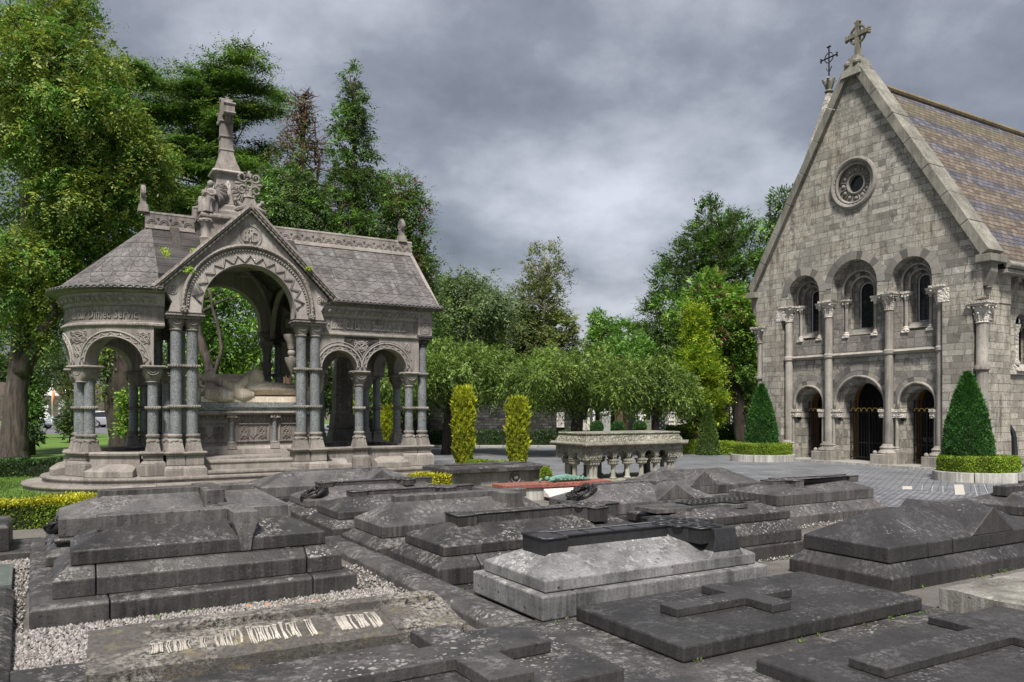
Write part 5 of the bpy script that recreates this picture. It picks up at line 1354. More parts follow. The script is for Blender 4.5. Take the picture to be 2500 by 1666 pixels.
for qx, qy in ((-1, -1), (1, -1), (-1, 1), (1, 1)):
    x, y = CX + qx * .56, CY + qy * .56
    mb = MB(); mb.lathe([(.13, 5.62), (.13, 5.68), (.15, 5.74), (.10, 5.80), (.095, 6.02), (.14, 6.10), (.17, 6.16), (.15, 6.20)], x, y, 14); mb.frus((x - .13, x + .13, y - .13, y + .13), 5.1, (x - .13, x + .13, y - .13, y + .13), 5.62)
    for i in range(8): mb.torus((x + .15 * math.cos(i * PI / 4), y + .15 * math.sin(i * PI / 4), 6.13), .03, .012, 'z', 8, 4)
    mb.build('platform_shaft', M['pav'], PV, smooth=True, auto=40)
# seated angels
def angel(label, pos, rz, sc_=1.0, mat='statue', group=None, name='angel_statue'):
    t = thing(name, label, 'statue', pos, rz, group); t.scale = (sc_,) * 3
    b = MB()
    # skirt from lap to hem, facing -y
    rings = []
    for k, (z, w, d, yc) in enumerate(((0.0, .20, .14, -.20), (.06, .19, .13, -.20), (.20, .165, .115, -.19), (.30, .16, .12, -.16), (.36, .155, .13, -.10), (.39, .14, .12, -.03), (.41, .12, .10, 0.02))):
        ring = []
        for i in range(44):
            a = 2 * PI * i / 44; f = 1 + (.13 * (1 - k / 7)) * math.cos(9 * a + .4 * k) + .05 * math.sin(5 * a)
            ring.append((w * f * math.cos(a), yc + d * f * math.sin(a), z))
        rings.append(ring)
    b.loft(rings)
    b.tube([(-.09, -.02, .36), (-.10, -.24, .36), (-.10, -.27, .05)], [.085, .075, .06], 8); b.tube([(.09, -.02, .36), (.10, -.22, .36), (.10, -.25, .05)], [.085, .075, .06], 8)
    b.lathe([(.02, .0), (.17, .0), (.17, .26), (.14, .34), (.02, .34)], 0, 0.08, 16, sy=.8)
    b.lathe([(.13, .32), (.125, .40), (.105, .48), (.125, .56), (.13, .62), (.09, .665), (.045, .69), (.04, .73)], 0, 0.02, 16, sy=.72)
    b.ball((0, -.005, .79), .072, 14, 10, sz=1.2); b.ball((0, .02, .80), .082, 12, 8, sz=1.12)
    b.ball((0, -.082, .785), .014, 6, 5); b.ball((0, -.07, .75), .02, 6, 5, sz=.6)
    for s in (-1, 1):
        b.tube([(s * .125, .02, .62), (s * .175, -.02, .50), (s * .12, -.13, .46), (s * .02, -.17, .54)], [.05, .048, .04, .028], 8)
        b.tube([(s * .012, -.165, .53), (s * .006, -.175, .64)], [.024, .012], 6)
        b.tube([(s * .10, -.27, .035), (s * .10, -.33, .02)], [.03, .022], 6)
        b.ball((s * .026, -.068, .80), .010, 5, 4)
    b.build('body', M[mat], t, smooth=True, remesh=0.008)
    for s in (-1, 1):
        wg = MB(); o = Vector((s * .05, .09, .56)); U = Vector((s * .62, .50, 0)); Nn = Vector((-s * .62, .78, 0)) * .016
        out_ = [(0, -.02), (.03, .16), (.10, .24), (.20, .27), (.32, .25), (.40, .18), (.41, .05), (.37, -.10), (.29, -.24), (.19, -.34), (.10, -.34), (.05, -.20)]
        pts = [o + U * u + Vector((0, 0, v)) for u, v in out_]
        wg.loft([[tuple(p - Nn) for p in pts], [tuple(p + Nn) for p in pts]])
        for (u, v) in out_[4:11]:
            for q in (0, .5):
                u2, v2 = u - .02 * q * 2, v + (.05 if q else 0)
                a_ = o + U * .06 + Vector((0, 0, .17)) ; b_ = o + U * u2 + Vector((0, 0, v2))
                for sg in (-1, 1): wg.tube([a_ + Nn * sg * 1.0, a_.lerp(b_, .5) + Nn * sg * 1.25, b_ + Nn * sg * .8], [.012, .018, .012], 5)
        wg.tube([o + Vector((0, 0, .05)), o + U * .08 + Vector((0, 0, .23)), o + U * .22 + Vector((0, 0, .275)), o + U * .36 + Vector((0, 0, .23)), o + U * .41 + Vector((0, 0, .14))], [.035, .04, .034, .028, .018], 7)
        wg.build('wing', M[mat], t, smooth=True)
    return t
def pvw(x, y, z): p = grid((-7.16, 17.0), x, y); return (p[0], p[1], z)
for qx, qy, nm in ((-1, -1, 'seated stone angel with folded hands on the near left corner of the canopy cross platform'),
                   (1, -1, 'stone angel behind the openwork gable cross, only one ribbed wing showing'),
                   (-1, 1, 'stone angel seated behind the praying angel, at the far left of the canopy platform'),
                   (1, 1, 'stone angel on the far right corner of the canopy platform, hidden behind the cross pedestal')):
    if (qx, qy) == (1, 1): continue
    ang = math.atan2(qy, qx) + PI / 2
    angel(nm, pvw(CX + qx * .44, CY + qy * .44, 6.352), GR + ang, 0.92, group='angels round the canopy cross')
# marble tomb chest inside and the recumbent figure
TC = thing('tomb_chest', 'brown stone tomb chest with small granite columns and a blue-grey slab inside the canopy', 'tomb', pvw(1.75, 1.78, 0.62), GR)
L2, W2 = 1.68, 0.62
mb = MB(); mb.box(-L2 + .04, L2 - .04, -W2 + .04, W2 - .04, 0, .12); mb.frus((-L2 + .06, L2 - .06, -W2 + .06, W2 - .06), .122, (-L2 + .13, L2 - .13, -W2 + .13, W2 - .13), .20); mb.build('plinth', M['pav'], TC, bevel=.01)
mb = MB(); mb.box(-L2 + .16, L2 - .16, -W2 + .16, W2 - .16, .20, .96)
mb.build('chest', M['pav'], TC)
mb = MB(); mb.box(-L2, L2, -W2, W2, 1.12, 1.24); mb.frus((-L2 + .05, L2 - .05, -W2 + .05, W2 - .05), 1.05, (-L2 + .02, L2 - .02, -W2 + .02, W2 - .02), 1.118); mb.build('slab', M['granite_slab'], TC, bevel=.01)
mb = MB(); r_ = random.Random(22)
for k in range(88):
    if r_.random() < .14: continue
    x = -L2 + .12 + .0355 * k; yy = -W2 - .002
    mb.tube([(x, yy, 1.145), (x, yy, 1.215)], .005, 4)
    q = r_.random()
    if q < .75: mb.tube([(x, yy, 1.145 + .035 * r_.randrange(3)), (x + .018, yy, 1.145 + .035 * r_.randrange(3))], .004, 4)
mb.build('slab_lettering', M['pav_light'], TC)
mb = MB(); mb.box(-L2 + .05, L2 - .05, -W2 + .05, W2 - .05, .962, 1.045); rope(mb, [(-L2 + .03, -W2 + .04, 1.0), (L2 - .03, -W2 + .04, 1.0), (L2 - .03, W2 - .04, 1.0), (-L2 + .03, W2 - .04, 1.0), (-L2 + .03, -W2 + .04, 1.0)], .045, per=.035); mb.build('rope_moulding', M['pav'], TC, smooth=True, auto=50)
for x in (-1.50, -0.52, 0.50, 1.50):
    for y in (-W2 + .13, W2 - .13):
        mb = MB(); mb.lathe([(.055, .30), (.055, .80)], x, y, 12); c = mb.build('column', M['granite'], TC, smooth=True, auto=40)
        mb = MB(); mb.frus((x - .12, x + .12, y - .10, y + .10), .125, (x - .09, x + .09, y - .08, y + .08), .26); mb.lathe([(.085, .26), (.09, .28), (.06, .31)], x, y, 12); mb.build('base', M['pav'], c)
        mb = MB(); mb.lathe([(.058, .79), (.075, .83), (.10, .88)], x, y, 12); mb.box(x - .12, x + .12, y - .10, y + .10, .881, .96); mb.build('capital', M['pav_carved'], c)
for xa, xb in ((-1.38, -.64), (-.40, .38), (.62, 1.38)):
    mb = MB()
    for z in (.30, .72):
        mb.box(xa, xb, -W2 + .125, -W2 + .165, z, z + .025)
    for k in range(9):
        x = xa + .03 + (xb - xa - .08) * k / 8
        mb.box(x, x + .035, -W2 + .13, -W2 + .165, .82, .90); mb.box(x + .036, x + .06, -W2 + .13, -W2 + .165, .82 if k % 2 else .885, .835 if k % 2 else .90)
    mb.box(xa, xa + .02, -W2 + .13, -W2 + .165, .33, .71); mb.box(xb - .02, xb, -W2 + .13, -W2 + .165, .33, .71)
    for s in (-1, 1): knot(mb, lambda q, d, z: (q, -W2 + .155 + d, z), (xa + xb) / 2 + s * .21, .52, -.01, .2, .3, 9)
    mb.tube([((xa + xb) / 2 - .09, -W2 + .15, .66), ((xa + xb) / 2 - .09, -W2 + .15, .48), ((xa + xb) / 2, -W2 + .15, .38), ((xa + xb) / 2 + .09, -W2 + .15, .48), ((xa + xb) / 2 + .09, -W2 + .15, .66)], .012, 5)
    mb.build('panel', M['pav'], TC, smooth=True, auto=40)
def curvy(P, R, k=6):
    P = [Vector(p) for p in P]; Q = []; S = []
    for i in range(len(P) - 1):
        a, b, c, e = P[max(i - 1, 0)], P[i], P[i + 1], P[min(i + 2, len(P) - 1)]
        for q in range(k):
            t = q / k; Q.append(.5 * (2 * b + (c - a) * t + (2 * a - 5 * b + 4 * c - e) * t * t + (3 * b - a - 3 * c + e) * t ** 3)); u = t * t * (3 - 2 * t); S.append(R[i] * (1 - u) + R[i + 1] * u)
    return Q + [P[-1]], S + [R[-1]]
EF = thing('effigy', 'recumbent cream marble figure of a robed cleric lying on the tomb chest', 'statue', pvw(1.75, 1.62, 1.863), GR); EF.scale = (1, 1, 1.55)
mb = MB(); mb.frus((-1.22, 1.25, -.42, .42), 0, (-1.22, 1.25, -.38, .38), .10); mb.build('bed', M['marble'], EF, bevel=.02)
mb = MB(); mb.tube = lambda P, R, n=8: MB.tube(mb, *curvy(P, R), n + 5)
def ell(x, w, h, zc, yc=0, n=30, fold=.0, ph=0, flat=.6):
    out = []
    for i in range(n):
        a = 2 * PI * i / n; f = 1 + fold * math.cos(7 * a + ph)
        z = h * f * math.sin(a); out.append((x, yc + w * f * math.cos(a), zc + (z if z > 0 else z * flat)))
    return out
mb.loft([ell(x, w, h, zc, 0, 30, fo, ph) for x, w, h, zc, fo, ph in ((-.86, .07, .08, .36, 0, 0), (-.80, .14, .12, .33, .02, 0), (-.70, .24, .17, .28, .03, .5), (-.50, .27, .20, .25, .04, 1), (-.30, .27, .21, .24, .05, 1.5), (-.10, .28, .20, .22, .06, 2.1), (.10, .28, .18, .21, .07, 2.8), (.40, .26, .15, .20, .09, 3.6), (.70, .23, .13, .19, .10, 4.3), (.95, .20, .12, .18, .10, 5), (1.08, .19, .13, .18, .08, 5.3), (1.14, .17, .17, .20, .03, 5.6), (1.18, .12, .16, .20, 0, 6))])
mb.ball((-.93, 0, .42), .105, 14, 10, sx=1.15, sz=1.0); mb.ball((-.95, 0, .525), .018, 6, 5); mb.tube([(-.99, 0, .41), (-1.16, 0, .37)], [.10, .05], 9)
for s in (-1, 1):
    mb.tube([(-.68, s * .24, .30), (-.45, s * .34, .22), (-.18, s * .26, .34), (-.08, s * .05, .46)], [.09, .10, .085, .045], 9)
    mb.tube([(-.60, s * .30, .20), (-.30, s * .38, .13), (.0, s * .36, .12)], [.09, .11, .05], 9)
mb.tube([(-.10, 0, .44), (.02, 0, .50)], [.06, .035], 7)
mb.tube([(-.02, -.12, .40), (.10, -.16, .45), (.22, -.1, .38), (.20, .05, .34)], [.07, .11, .09, .05], 9)
for k in range(5): mb.tube([(.0 + k * .1, -.26 + .02 * k, .22), (.3 + k * .13, -.22 + .05 * k, .30 - .015 * k), (.75 + k * .07, -.02 + .04 * k, .32)], [.02, .026, .012], 6)
bo = mb.build('body', M['marble'], EF, smooth=True, remesh=.009); bo.modifiers['smooth'].iterations = 5
mb = MB(); mb.ball((-1.0, 0, .20), .26, 14, 10, sx=.95, sy=1.3, sz=.55); mb.tube([(-1.12, -.36, .13), (-.80, -.44, .13), (-.50, -.40, .10)], [.09, .12, .09], 9); mb.build('cushion', M['marble'], EF, smooth=True, remesh=.014)
angel('small marble angel kneeling at the head of the recumbent figure', pvw(.52, 1.40, 1.863), GR + PI / 2, .80, 'marble', 'marble angels beside the recumbent figure', 'kneeling_angel')
angel('small marble angel kneeling at the feet of the recumbent figure', pvw(3.22, 1.45, 1.863), GR - PI / 2, .80, 'marble', 'marble angels beside the recumbent figure', 'kneeling_angel')
# ------------------------------------------------------------------ graves: x along the long side, y across (away from the camera), origin at the near left corner
def rot_about(mb, ang): mb.xf(Matrix.Rotation(ang, 4, 'Z')); return mb
def joints(L, n): return [L * (i + 1) / (n + 1) for i in range(n)]
def tier(t, name, x0, x1, y0, y1, z0, z1, zb=None, ins=0.0, mat='tomb', split=(), bev=0.012):
    """one course of a tomb, with an optional bevelled top; split gives joint positions"""
    g = .004; cuts = [x0] + [x0 + (x1 - x0) * s for s in split] + [x1]
    for i in range(len(cuts) - 1):
        a, b = cuts[i] + (g if i else 0), cuts[i + 1] - (g if i < len(cuts) - 2 else 0)
        mb = MB()
        if zb is None: mb.box(a, b, y0, y1, z0, z1)
        else:
            A = [(a, y0), (b, y0), (b, y1), (a, y1)]
            la, lb = (ins if i == 0 else 0), (ins if i == len(cuts) - 2 else 0)
            B = [(a + la, y0 + ins), (b - lb, y0 + ins), (b - lb, y1 - ins), (a + la, y1 - ins)]
            mb.loft([[(x, y, z0) for x, y in A], [(x, y, z1) for x, y in A], [(x, y, zb) for x, y in B]])
        mb.build(name, M[mat], t, bevel=bev)
def coped(t, x0, x1, y0, y1, z0, z1, zr, rw=0.06, hip0=0.35, hip1=0.35, mat='tomb'):
    yc = (y0 + y1) / 2; mb = MB()
    A = [(x0, y0), (x1, y0), (x1, y1), (x0, y1)]; B = [(x0 + hip0, yc - rw), (x1 - hip1, yc - rw), (x1 - hip1, yc + rw), (x0 + hip0, yc + rw)]
    mb.loft([[(x, y, z0) for x, y in A], [(x, y, z1) for x, y in A], [(x, y, zr) for x, y in B]])
    return mb.build('coped_slab', M[mat], t, bevel=0.010)
def crossbar(x0, x1, yc, hw, z0, z1, arm_x, ahw, reach, foot=None):
    """latin cross outline extruded"""
    P = [(x0, yc - hw), (arm_x - ahw, yc - hw), (arm_x - ahw, yc - reach), (arm_x + ahw, yc - reach), (arm_x + ahw, yc - hw), (x1, yc - hw), (x1, yc + hw), (arm_x + ahw, yc + hw), (arm_x + ahw, yc + reach), (arm_x - ahw, yc + reach), (arm_x - ahw, yc + hw), (x0, yc + hw)]
    mb = MB(); mb.prism(P, z0, z1); return mb
def armloft(mb, xa, yc, prof):
    mb.loft([[(xa - hw, yc - rc, z), (xa + hw, yc - rc, z), (xa + hw, yc + rc, z), (xa - hw, yc + rc, z)] for z, hw, rc in prof])
def gablearm(mb, xa, yc, hw, z0, zr, reach):
    mb.loft([[(xa - hw, yc - reach, z0), (xa + hw, yc - reach, z0), (xa, yc - reach, zr)], [(xa - hw, yc + reach, z0), (xa + hw, yc + reach, z0), (xa, yc + reach, zr)]])
def celtic(t, x0, x1, yc, hw, z0, z1, ax, reach, ahw, mat, ring=True, panels=4, rim=0.012, foot=0.06):
    """raised ringed cross with rims, panels and spirals on top"""
    rr = reach * 0.62
    P = [(x0, yc - hw - foot), (x0 + .22, yc - hw - foot), (x0 + .25, yc - hw)]
    if ring: P += [(ax - rr, yc - hw)] + [(ax + rr * math.cos(a), yc + rr * math.sin(a)) for a in [PI + .35 + i * .2 for i in range(4)]]
    P += [(ax - ahw, yc - rr), (ax - ahw, yc - reach), (ax + ahw, yc - reach), (ax + ahw, yc - rr)]
    if ring: P += [(ax + rr * math.cos(a), yc + rr * math.sin(a)) for a in [-PI / 2 + .45 + i * .2 for i in range(4)]]
    P += [(ax + rr, yc - hw), (x1, yc - hw)]
    Q = P + [(x, 2 * yc - y) for x, y in reversed(P)]
    mb = MB(); mb.prism(Q, z0, z1)
    o = mb.build('raised_cross', M[mat], t, bevel=0.006)
    mb = MB(); mb.tube([(x, y, z1 + .002) for x, y in Q] + [(Q[0][0], Q[0][1], z1 + .002)], rim, 5)
    for i in range(panels):
        x = x0 + .25 + (ax - rr - x0 - .25) * i / panels; mb.tube([(x, yc - hw, z1), (x, yc + hw, z1)], rim * .8, 5)
    if ring:
        for qx, qy in ((0, 0), (0, reach * .62), (0, -reach * .62), (reach * .55, 0), (-reach * .55, 0), (reach * .42, reach * .42), (reach * .42, -reach * .42), (-reach * .42, reach * .42), (-reach * .42, -reach * .42)):
            R = reach * .17 if qx * qy == 0 else reach * .12
            mb.torus((ax + qx, yc + qy, z1 + .003), R, rim, 'z', 16, 5); mb.torus((ax + qx, yc + qy, z1 + .003), R * .5, rim * .8, 'z', 12, 5)
    mb.build('cross_carving', M[mat], o, smooth=True)
    return o
def grave(name, label, x, y, dr=0.0, cat='tomb', z=0.0, group='coped tombs in the foreground'):
    return thing(name, label, cat, (x, y, z), GR + dr, group)
def wreath(label, x, y, z, rz, tilt, r=0.17):
    t = thing('wreath', label, 'wreath', (x, y, z), rz, 'dark metal wreaths on tombs'); mb = MB()
    mb.torus((0, 0, .05), r, .055, n=26, m=8)
    for i in range(80):
        a = 2 * PI * i / 80 + rnd.uniform(-.05, .05); q = r + rnd.uniform(-.05, .05); L = .08
        c = Vector((q * math.cos(a), q * math.sin(a), .05 + rnd.uniform(.01, .045)))
        mb.tube([c, c + Vector((-math.sin(a + .5) * L * .5, math.cos(a + .5) * L * .5, .02)), c + Vector((-math.sin(a + .5) * L, math.cos(a + .5) * L, 0))], [.016, .02, .004], 5)
    o = mb.build('leaf_ring', M['bronze_dark'], t, smooth=True); o.rotation_euler = (tilt[0], tilt[1], 0)
    return t

# --- the double platform on the left and its two tombs
t = thing('tomb_platform', 'long dark stone platform carrying the two left tombs', 'platform', (-3.71, 5.98, 0), GR + R_(1.2))
tier(t, 'kerb_course', 0, 2.64, 0, 3.85, -.03, .145, .17, .03, 'tomb', (.21, .84))
T1 = grave('coped_tomb', 'three-tiered dark tomb with a plain ridge cross, nearest on the left', -3.685, 6.24, R_(-0.5), z=0.168)
tier(T1, 'tier', 0, 2.38, 0, 1.02, 0, .15, .235, .10, 'tomb', (.13, .86))
coped(T1, .13, 2.26, .13, .93, .238, .36, .515, .06, .32, .34)
mb = crossbar(.33, 1.98, .53, .095, .47, .605, 1.52, .11, .26)
armloft(mb, 1.52, .53, [(.24, .045, .42), (.36, .06, .42), (.50, .11, .41), (.604, .11, .41)])
mb.build('ridge_cross', M['tomb_mid'], T1, bevel=.008)
T0 = grave('coped_tomb', 'tall moulded dark tomb behind the nearest left one, with a block-armed cross', -4.50, 7.60, R_(-0.5), z=0.168)
tier(T0, 'tier', -.05, 2.45, -.05, 1.15, 0, .10, .17, .08, 'tomb', (.15, .85))
mb = MB(); mb.box(.06, 2.34, .06, 1.04, .172, .20); mb.loft([[(x, y, z) for x, y in ((.06 - k, .06 - k), (2.34 + k, .06 - k), (2.34 + k, 1.04 + k), (.06 - k, 1.04 + k))] for k, z in ((0, .20), (.03, .21), (.04, .235), (.03, .255), (0, .262))]); mb.build('roll_moulding', M['tomb'], T0, bevel=.008)
coped(T0, .06, 2.34, .06, 1.04, .265, .45, .62, .07, .42, .30, 'tomb_mid')
mb = crossbar(.42, 2.02, .55, .09, .58, .675, 1.52, .11, .28)
armloft(mb, 1.52, .55, [(.44, .07, .48), (.50, .10, .46), (.60, .11, .46), (.664, .11, .46)])
mb.build('ridge_cross', M['tomb_mid'], T0, bevel=.008)
wreath('dark metal spray lying on the end of the moulded left tomb', -4.60, 8.15, .50, GR, (0.0, -.42), .2)
T00 = grave('coped_tomb', 'low dark tomb end behind the moulded left tomb, beside the golden hedge', -5.25, 8.75, R_(-0.5), z=0.0)
tier(T00, 'tier', 0, 2.5, 0, 1.0, -.03, .22, .30, .1, 'tomb')
coped(T00, .1, 2.4, .1, .9, .302, .44, .62, .06, .4, .3, 'tomb')

# --- the row along the middle (T8 nearest to T4 farthest), regular spacing
row = [('celtic', -.70, 7.32, 'two-tiered dark tomb with a panelled ringed cross, second back from the pale tomb', 2.72),
       ('plain', -1.505, 8.61, 'two-tiered dark tomb with a plain ridge cross and gabled arms, third in the middle row', 2.6),
       ('plainc', -2.276, 9.85, 'two-tiered dark tomb with a low ringed cross, between the wreathed and the plain one', 2.6),
       ('wreath', -3.02, 11.1, 'dark tomb with a metal wreath on its left end, second from the canopy', 2.6),
       ('gable', -3.95, 12.3, 'long coped grey tomb nearest the canopy steps, with streaked sloping sides', 2.75)]
for kind, x, y, lab, L in row:
    T = grave('coped_tomb', lab, x, y)
    w = 1.20
    if kind == 'gable':
        tier(T, 'tier', -.06, L + .06, -.05, 1.2, -.03, .29, None, 0, 'tomb')
        coped(T, 0, L - .05, 0, 1.12, .292, .46, .66, .05, .52, .45, 'tomb_mid')
        mb = crossbar(.50, L - .5, .56, .055, .62, .682, 2.0, .06, .15); gablearm(mb, 2.0, .56, .30, .46, .675, .56)
        mb.build('ridge_cross', M['tomb_mid'], T, bevel=.008); continue
    tier(T, 'kerb_course', -.16, L + .1, -.12, w + .12, -.05, .02, None, 0, 'tomb')
    zt = {'celtic': .19, 'plain': .155, 'plainc': .186, 'wreath': .19}[kind]
    tier(T, 'tier', 0, L, 0, w, .022, zt, zt + .085, .11, 'tomb', (.17, .8) if kind != 'plain' else (.16,))
    z0 = zt + .088; z1 = z0 + (.10 if kind != 'plain' else .13)
    zr = {'celtic': .545, 'plain': .615, 'plainc': .545, 'wreath': .545}[kind]
    coped(T, .12, L - .12, .12, w - .12, z0, z1, zr, .03, .36, .34, 'tomb_mid' if kind in ('plain', 'wreath') else 'tomb')
    if kind == 'celtic':
        celtic(T, .44, 2.55, .60, .10, .46, .61, 2.10, .36, .09, 'tomb', True, 4, .010, .055)
    elif kind == 'plain':
        mb = crossbar(.44, 2.28, .60, .075, .56, .665, 1.86, .10, .22); armloft(mb, 1.86, .60, [(z1 - .02, .34, .475), (.46, .20, .475), (.54, .12, .47), (.664, .10, .47)])
        mb.build('ridge_cross', M['tomb_mid'], T, bevel=.008)
    else:
        celtic(T, .42, 2.30, .60, .075, .50, .585, 1.82, .30, .07, 'tomb', True, 2, .008, .03)
wreath('dark metal wreath leaning on the end of the second tomb from the canopy', -2.92, 11.58, .40, GR, (0.0, -.45), .17)

# --- the pale tomb on its platform
t = thing('tomb_platform', 'weathered grey kerb platform under the pale tomb, running back between the rows', 'platform', (.339, 5.025, 0), GR)
mb = MB(); mb.loft([[(x, y, z) for x, y in ((0, -.9), (.27, -.9), (.27, 5.4), (0, 5.4))] for z in (-.05, .06)] + [[(.07, -.9, .115), (.27, -.9, .115), (.27, 5.4, .115), (.07, 5.4, .115)]]); mb.build('kerb_course', M['tomb_mid'], t, bevel=.012)
mb = MB(); mb.box(.274, 3.0, .55, 2.0, -.05, .10); mb.build('bed', M['tomb_mid'], t)
TL = grave('coped_tomb', 'pale streaked tomb with a blackened panelled ringed cross, in the centre', .225, 5.77, z=.12)
tier(TL, 'plinth', 0, 2.40, 0, 1.11, 0, .188, None, 0, 'tomb_pale', (.135, .93), .014)
coped(TL, .07, 2.33, .07, 1.04, .192, .285, .48, .04, .34, .36, 'tomb_pale')
mb = MB(); armloft(mb, 1.98, .555, [(.20, .24, .480), (.30, .20, .478), (.36, .15, .475), (.42, .125, .46), (.445, .12, .45)]); mb.build('cross_arm', M['tomb_pale'], TL, bevel=.008)
celtic(TL, .27, 2.16, .555, .115, .40, .535, 1.86, .40, .12, 'tomb_wet', True, 4, .012, .06)
mb = MB(); armloft(mb, 1.98, .555, [(.34, .165, .482), (.42, .135, .475), (.448, .13, .47), (.534, .125, .452)]); mb.build('arm_blocks', M['tomb_wet'], TL, bevel=.008)

# --- ledger with the plain latin cross, right of centre
LP = thing('ledger_platform', 'flat dark stone bed under the ledger with the small latin cross', 'platform', (0.62, 4.62, 0), GR)
mb = MB(); mb.box(-.42, 3.2, -.6, 1.3, -.05, .118); mb.build('bed', M['tomb'], LP, bevel=.012)
LG = grave('ledger_slab', 'thick flat dark ledger slab with a small raised latin cross near its head', 1.065, 4.83, z=.12, cat='ledger', group='flat ledger slabs')
tier(LG, 'slab', 0, 2.5, 0, 1.16, 0, .108, None, 0, 'tomb_dark', (), .016)
mb = MB(); mb.prism([(.42, .52), (1.10, .52), (1.10, .26), (1.30, .26), (1.30, .52), (1.62, .52), (1.62, .70), (1.30, .70), (1.30, .98), (1.10, .98), (1.10, .70), (.42, .70)], .109, .172)
o = mb.build('latin_cross', M['tomb_dark'], LG, bevel=.007); 

# --- dark slab in the right corner with an inset cross
CS = thing('ledger_slab', 'black flat ledger in the lower right corner with a long raised cross', 'ledger', (2.02, 3.72, 0.05), GR - R_(1), 'flat ledger slabs')
tier(CS, 'slab', 0, 2.9, 0, 1.12, 0, .150, None, 0, 'tomb_dark', (), .016)
mb = MB(); mb.prism([(.35, .50), (1.62, .50), (1.62, .08), (1.86, .08), (1.86, .50), (2.25, .50), (2.25, .74), (1.86, .74), (1.86, 1.06), (1.62, 1.06), (1.62, .74), (.35, .74)], .151, .205); mb.build('latin_cross', M['tomb_dark'], CS, bevel=.006)
# --- bottom centre ledger with a broad relief cross
BL = thing('ledger_slab', 'dark ledger at the bottom centre with a broad sunk-panelled cross, cut by the frame', 'ledger', (-1.50, 3.24, 0), GR, 'flat ledger slabs')
tier(BL, 'slab', 0, 2.50, 0, 1.12, -.03, .205, None, 0, 'tomb', (), .016)
mb = MB(); mb.prism([(.2, .44), (1.62, .44), (1.62, .03), (1.90, .03), (1.90, .44), (2.28, .44), (2.28, .72), (1.90, .72), (1.90, 1.09), (1.62, 1.09), (1.62, .72), (.2, .72)], .206, .282); mb.build('broad_cross', M['tomb'], BL, bevel=.008)
# --- rough granite ledger at lower left
def roughbox(L, W, H, nx, ny, amp, slope=0.04, seed=3):
    r_ = np.random.default_rng(seed); mb = MB()
    def nz(a, b, c): return amp * (math.sin(a * 7.1 + c) * math.cos(b * 9.3 - c) + .6 * math.sin(a * 19.7 + b * 13.1 + c))
    top = [[(L * i / nx + nz(j * .3, i * .2, 1) * .5, W * j / ny, H - slope * (1 - j / ny) + nz(i * L / nx, j * W / ny, 2) - (.012 if i in (0, nx) or j in (0, ny) else 0)) for j in range(ny + 1)] for i in range(nx + 1)]
    vs = [p for r in top for p in r]; fs = []
    idx = lambda i, j: i * (ny + 1) + j
    for i in range(nx):
        for j in range(ny): fs.append((idx(i, j), idx(i + 1, j), idx(i + 1, j + 1), idx(i, j + 1)))
    ring = [(i, 0) for i in range(nx)] + [(nx, j) for j in range(ny)] + [(i, ny) for i in range(nx, 0, -1)] + [(0, j) for j in range(ny, 0, -1)]
    b = len(vs); K = 4
    for k in range(1, K + 1):
        for (i, j) in ring:
            x, y, z = top[i][j]; f = k / K; o = amp * 1.2 * math.sin(i * 1.7 + j * 2.3 + k * 1.1)
            vs.append((x + (o if i in (0, nx) else 0), y + (o if j in (0, ny) else 0), z * (1 - f) - .03 * f))
    n = len(ring)
    for k in range(K):
        for q in range(n):
            q2 = (q + 1) % n
            a = idx(*ring[q]) if k == 0 else b + (k - 1) * n + q; a2 = idx(*ring[q2]) if k == 0 else b + (k - 1) * n + q2
            fs.append((a, b + k * n + q, b + k * n + q2, a2))
    mb.add(vs, fs); return mb
GL = thing('granite_ledger', 'rough lichened granite ledger with a worn raised cross and pale scrubbed lettering', 'ledger', (-2.33, 4.25, 0), R_(27), 'rough granite ledgers')
roughbox(2.28, .64, .345, 60, 22, .006, .09).build('slab', M['rough_granite'], GL, smooth=True, auto=50)
mb = MB()
for (a, b, c, d) in ((.34, 2.20, .42, .55), (1.78, 1.98, .02, .63)):
    r2 = roughbox(b - a, d - c, .375 if a < 1 else .352, 24, 6, .004, .0 if a < 1 else .07, 5); r2.xf(Matrix.Translation((a, c, 0))); mb.add(r2.v, r2.f)
mb.build('worn_cross', M['rough_granite'], GL, smooth=True, auto=50)
mb = MB()
r_ = random.Random(11)
for row_, (yy, x0, x1, n, hh) in enumerate(((.235, .72, 1.74, 25, .25), (.215, .33, .74, 9, .17))):
    for i in range(n):
        if r_.random() < .12: continue
        x = x0 + (x1 - x0) * i / n; h = hh * r_.uniform(.78, 1.05); z = .345 - .09 * (1 - yy / .64) + .002
        sl = lambda v: (v - yy) * .14
        for k in range(r_.choice((2, 3, 3))):
            x2 = x + .006 + k * .014 + r_.uniform(-.003, .003)
            ya, yb = yy - h / 2 + r_.uniform(-.012, .012), yy + h / 2 + r_.uniform(-.012, .012)
            mb.tube([(x2, ya, z + sl(ya)), (x2 + r_.uniform(-.012, .012), (ya + yb) / 2, z + sl(yy) + .002), (x2 + .004, yb, z + sl(yb))], r_.choice((.005, .007, .010)), 5)
        mb.box(x, x + .03, yy + h / 2 - .014, yy + h / 2, z - .004 + sl(yy + h / 2), z + .005 + sl(yy + h / 2))
mb.build('worn_lettering', M['letter_patch'], GL, smooth=True)
GB = thing('granite_plinth', 'pitted granite plinth sloping under the rough lettered ledger', 'plinth', (-2.72, 3.98, 0), R_(27))
roughbox(2.9, 1.0, .07, 40, 18, .006, .05, 9).build('footing', M['tomb'], GB, smooth=True, auto=50)
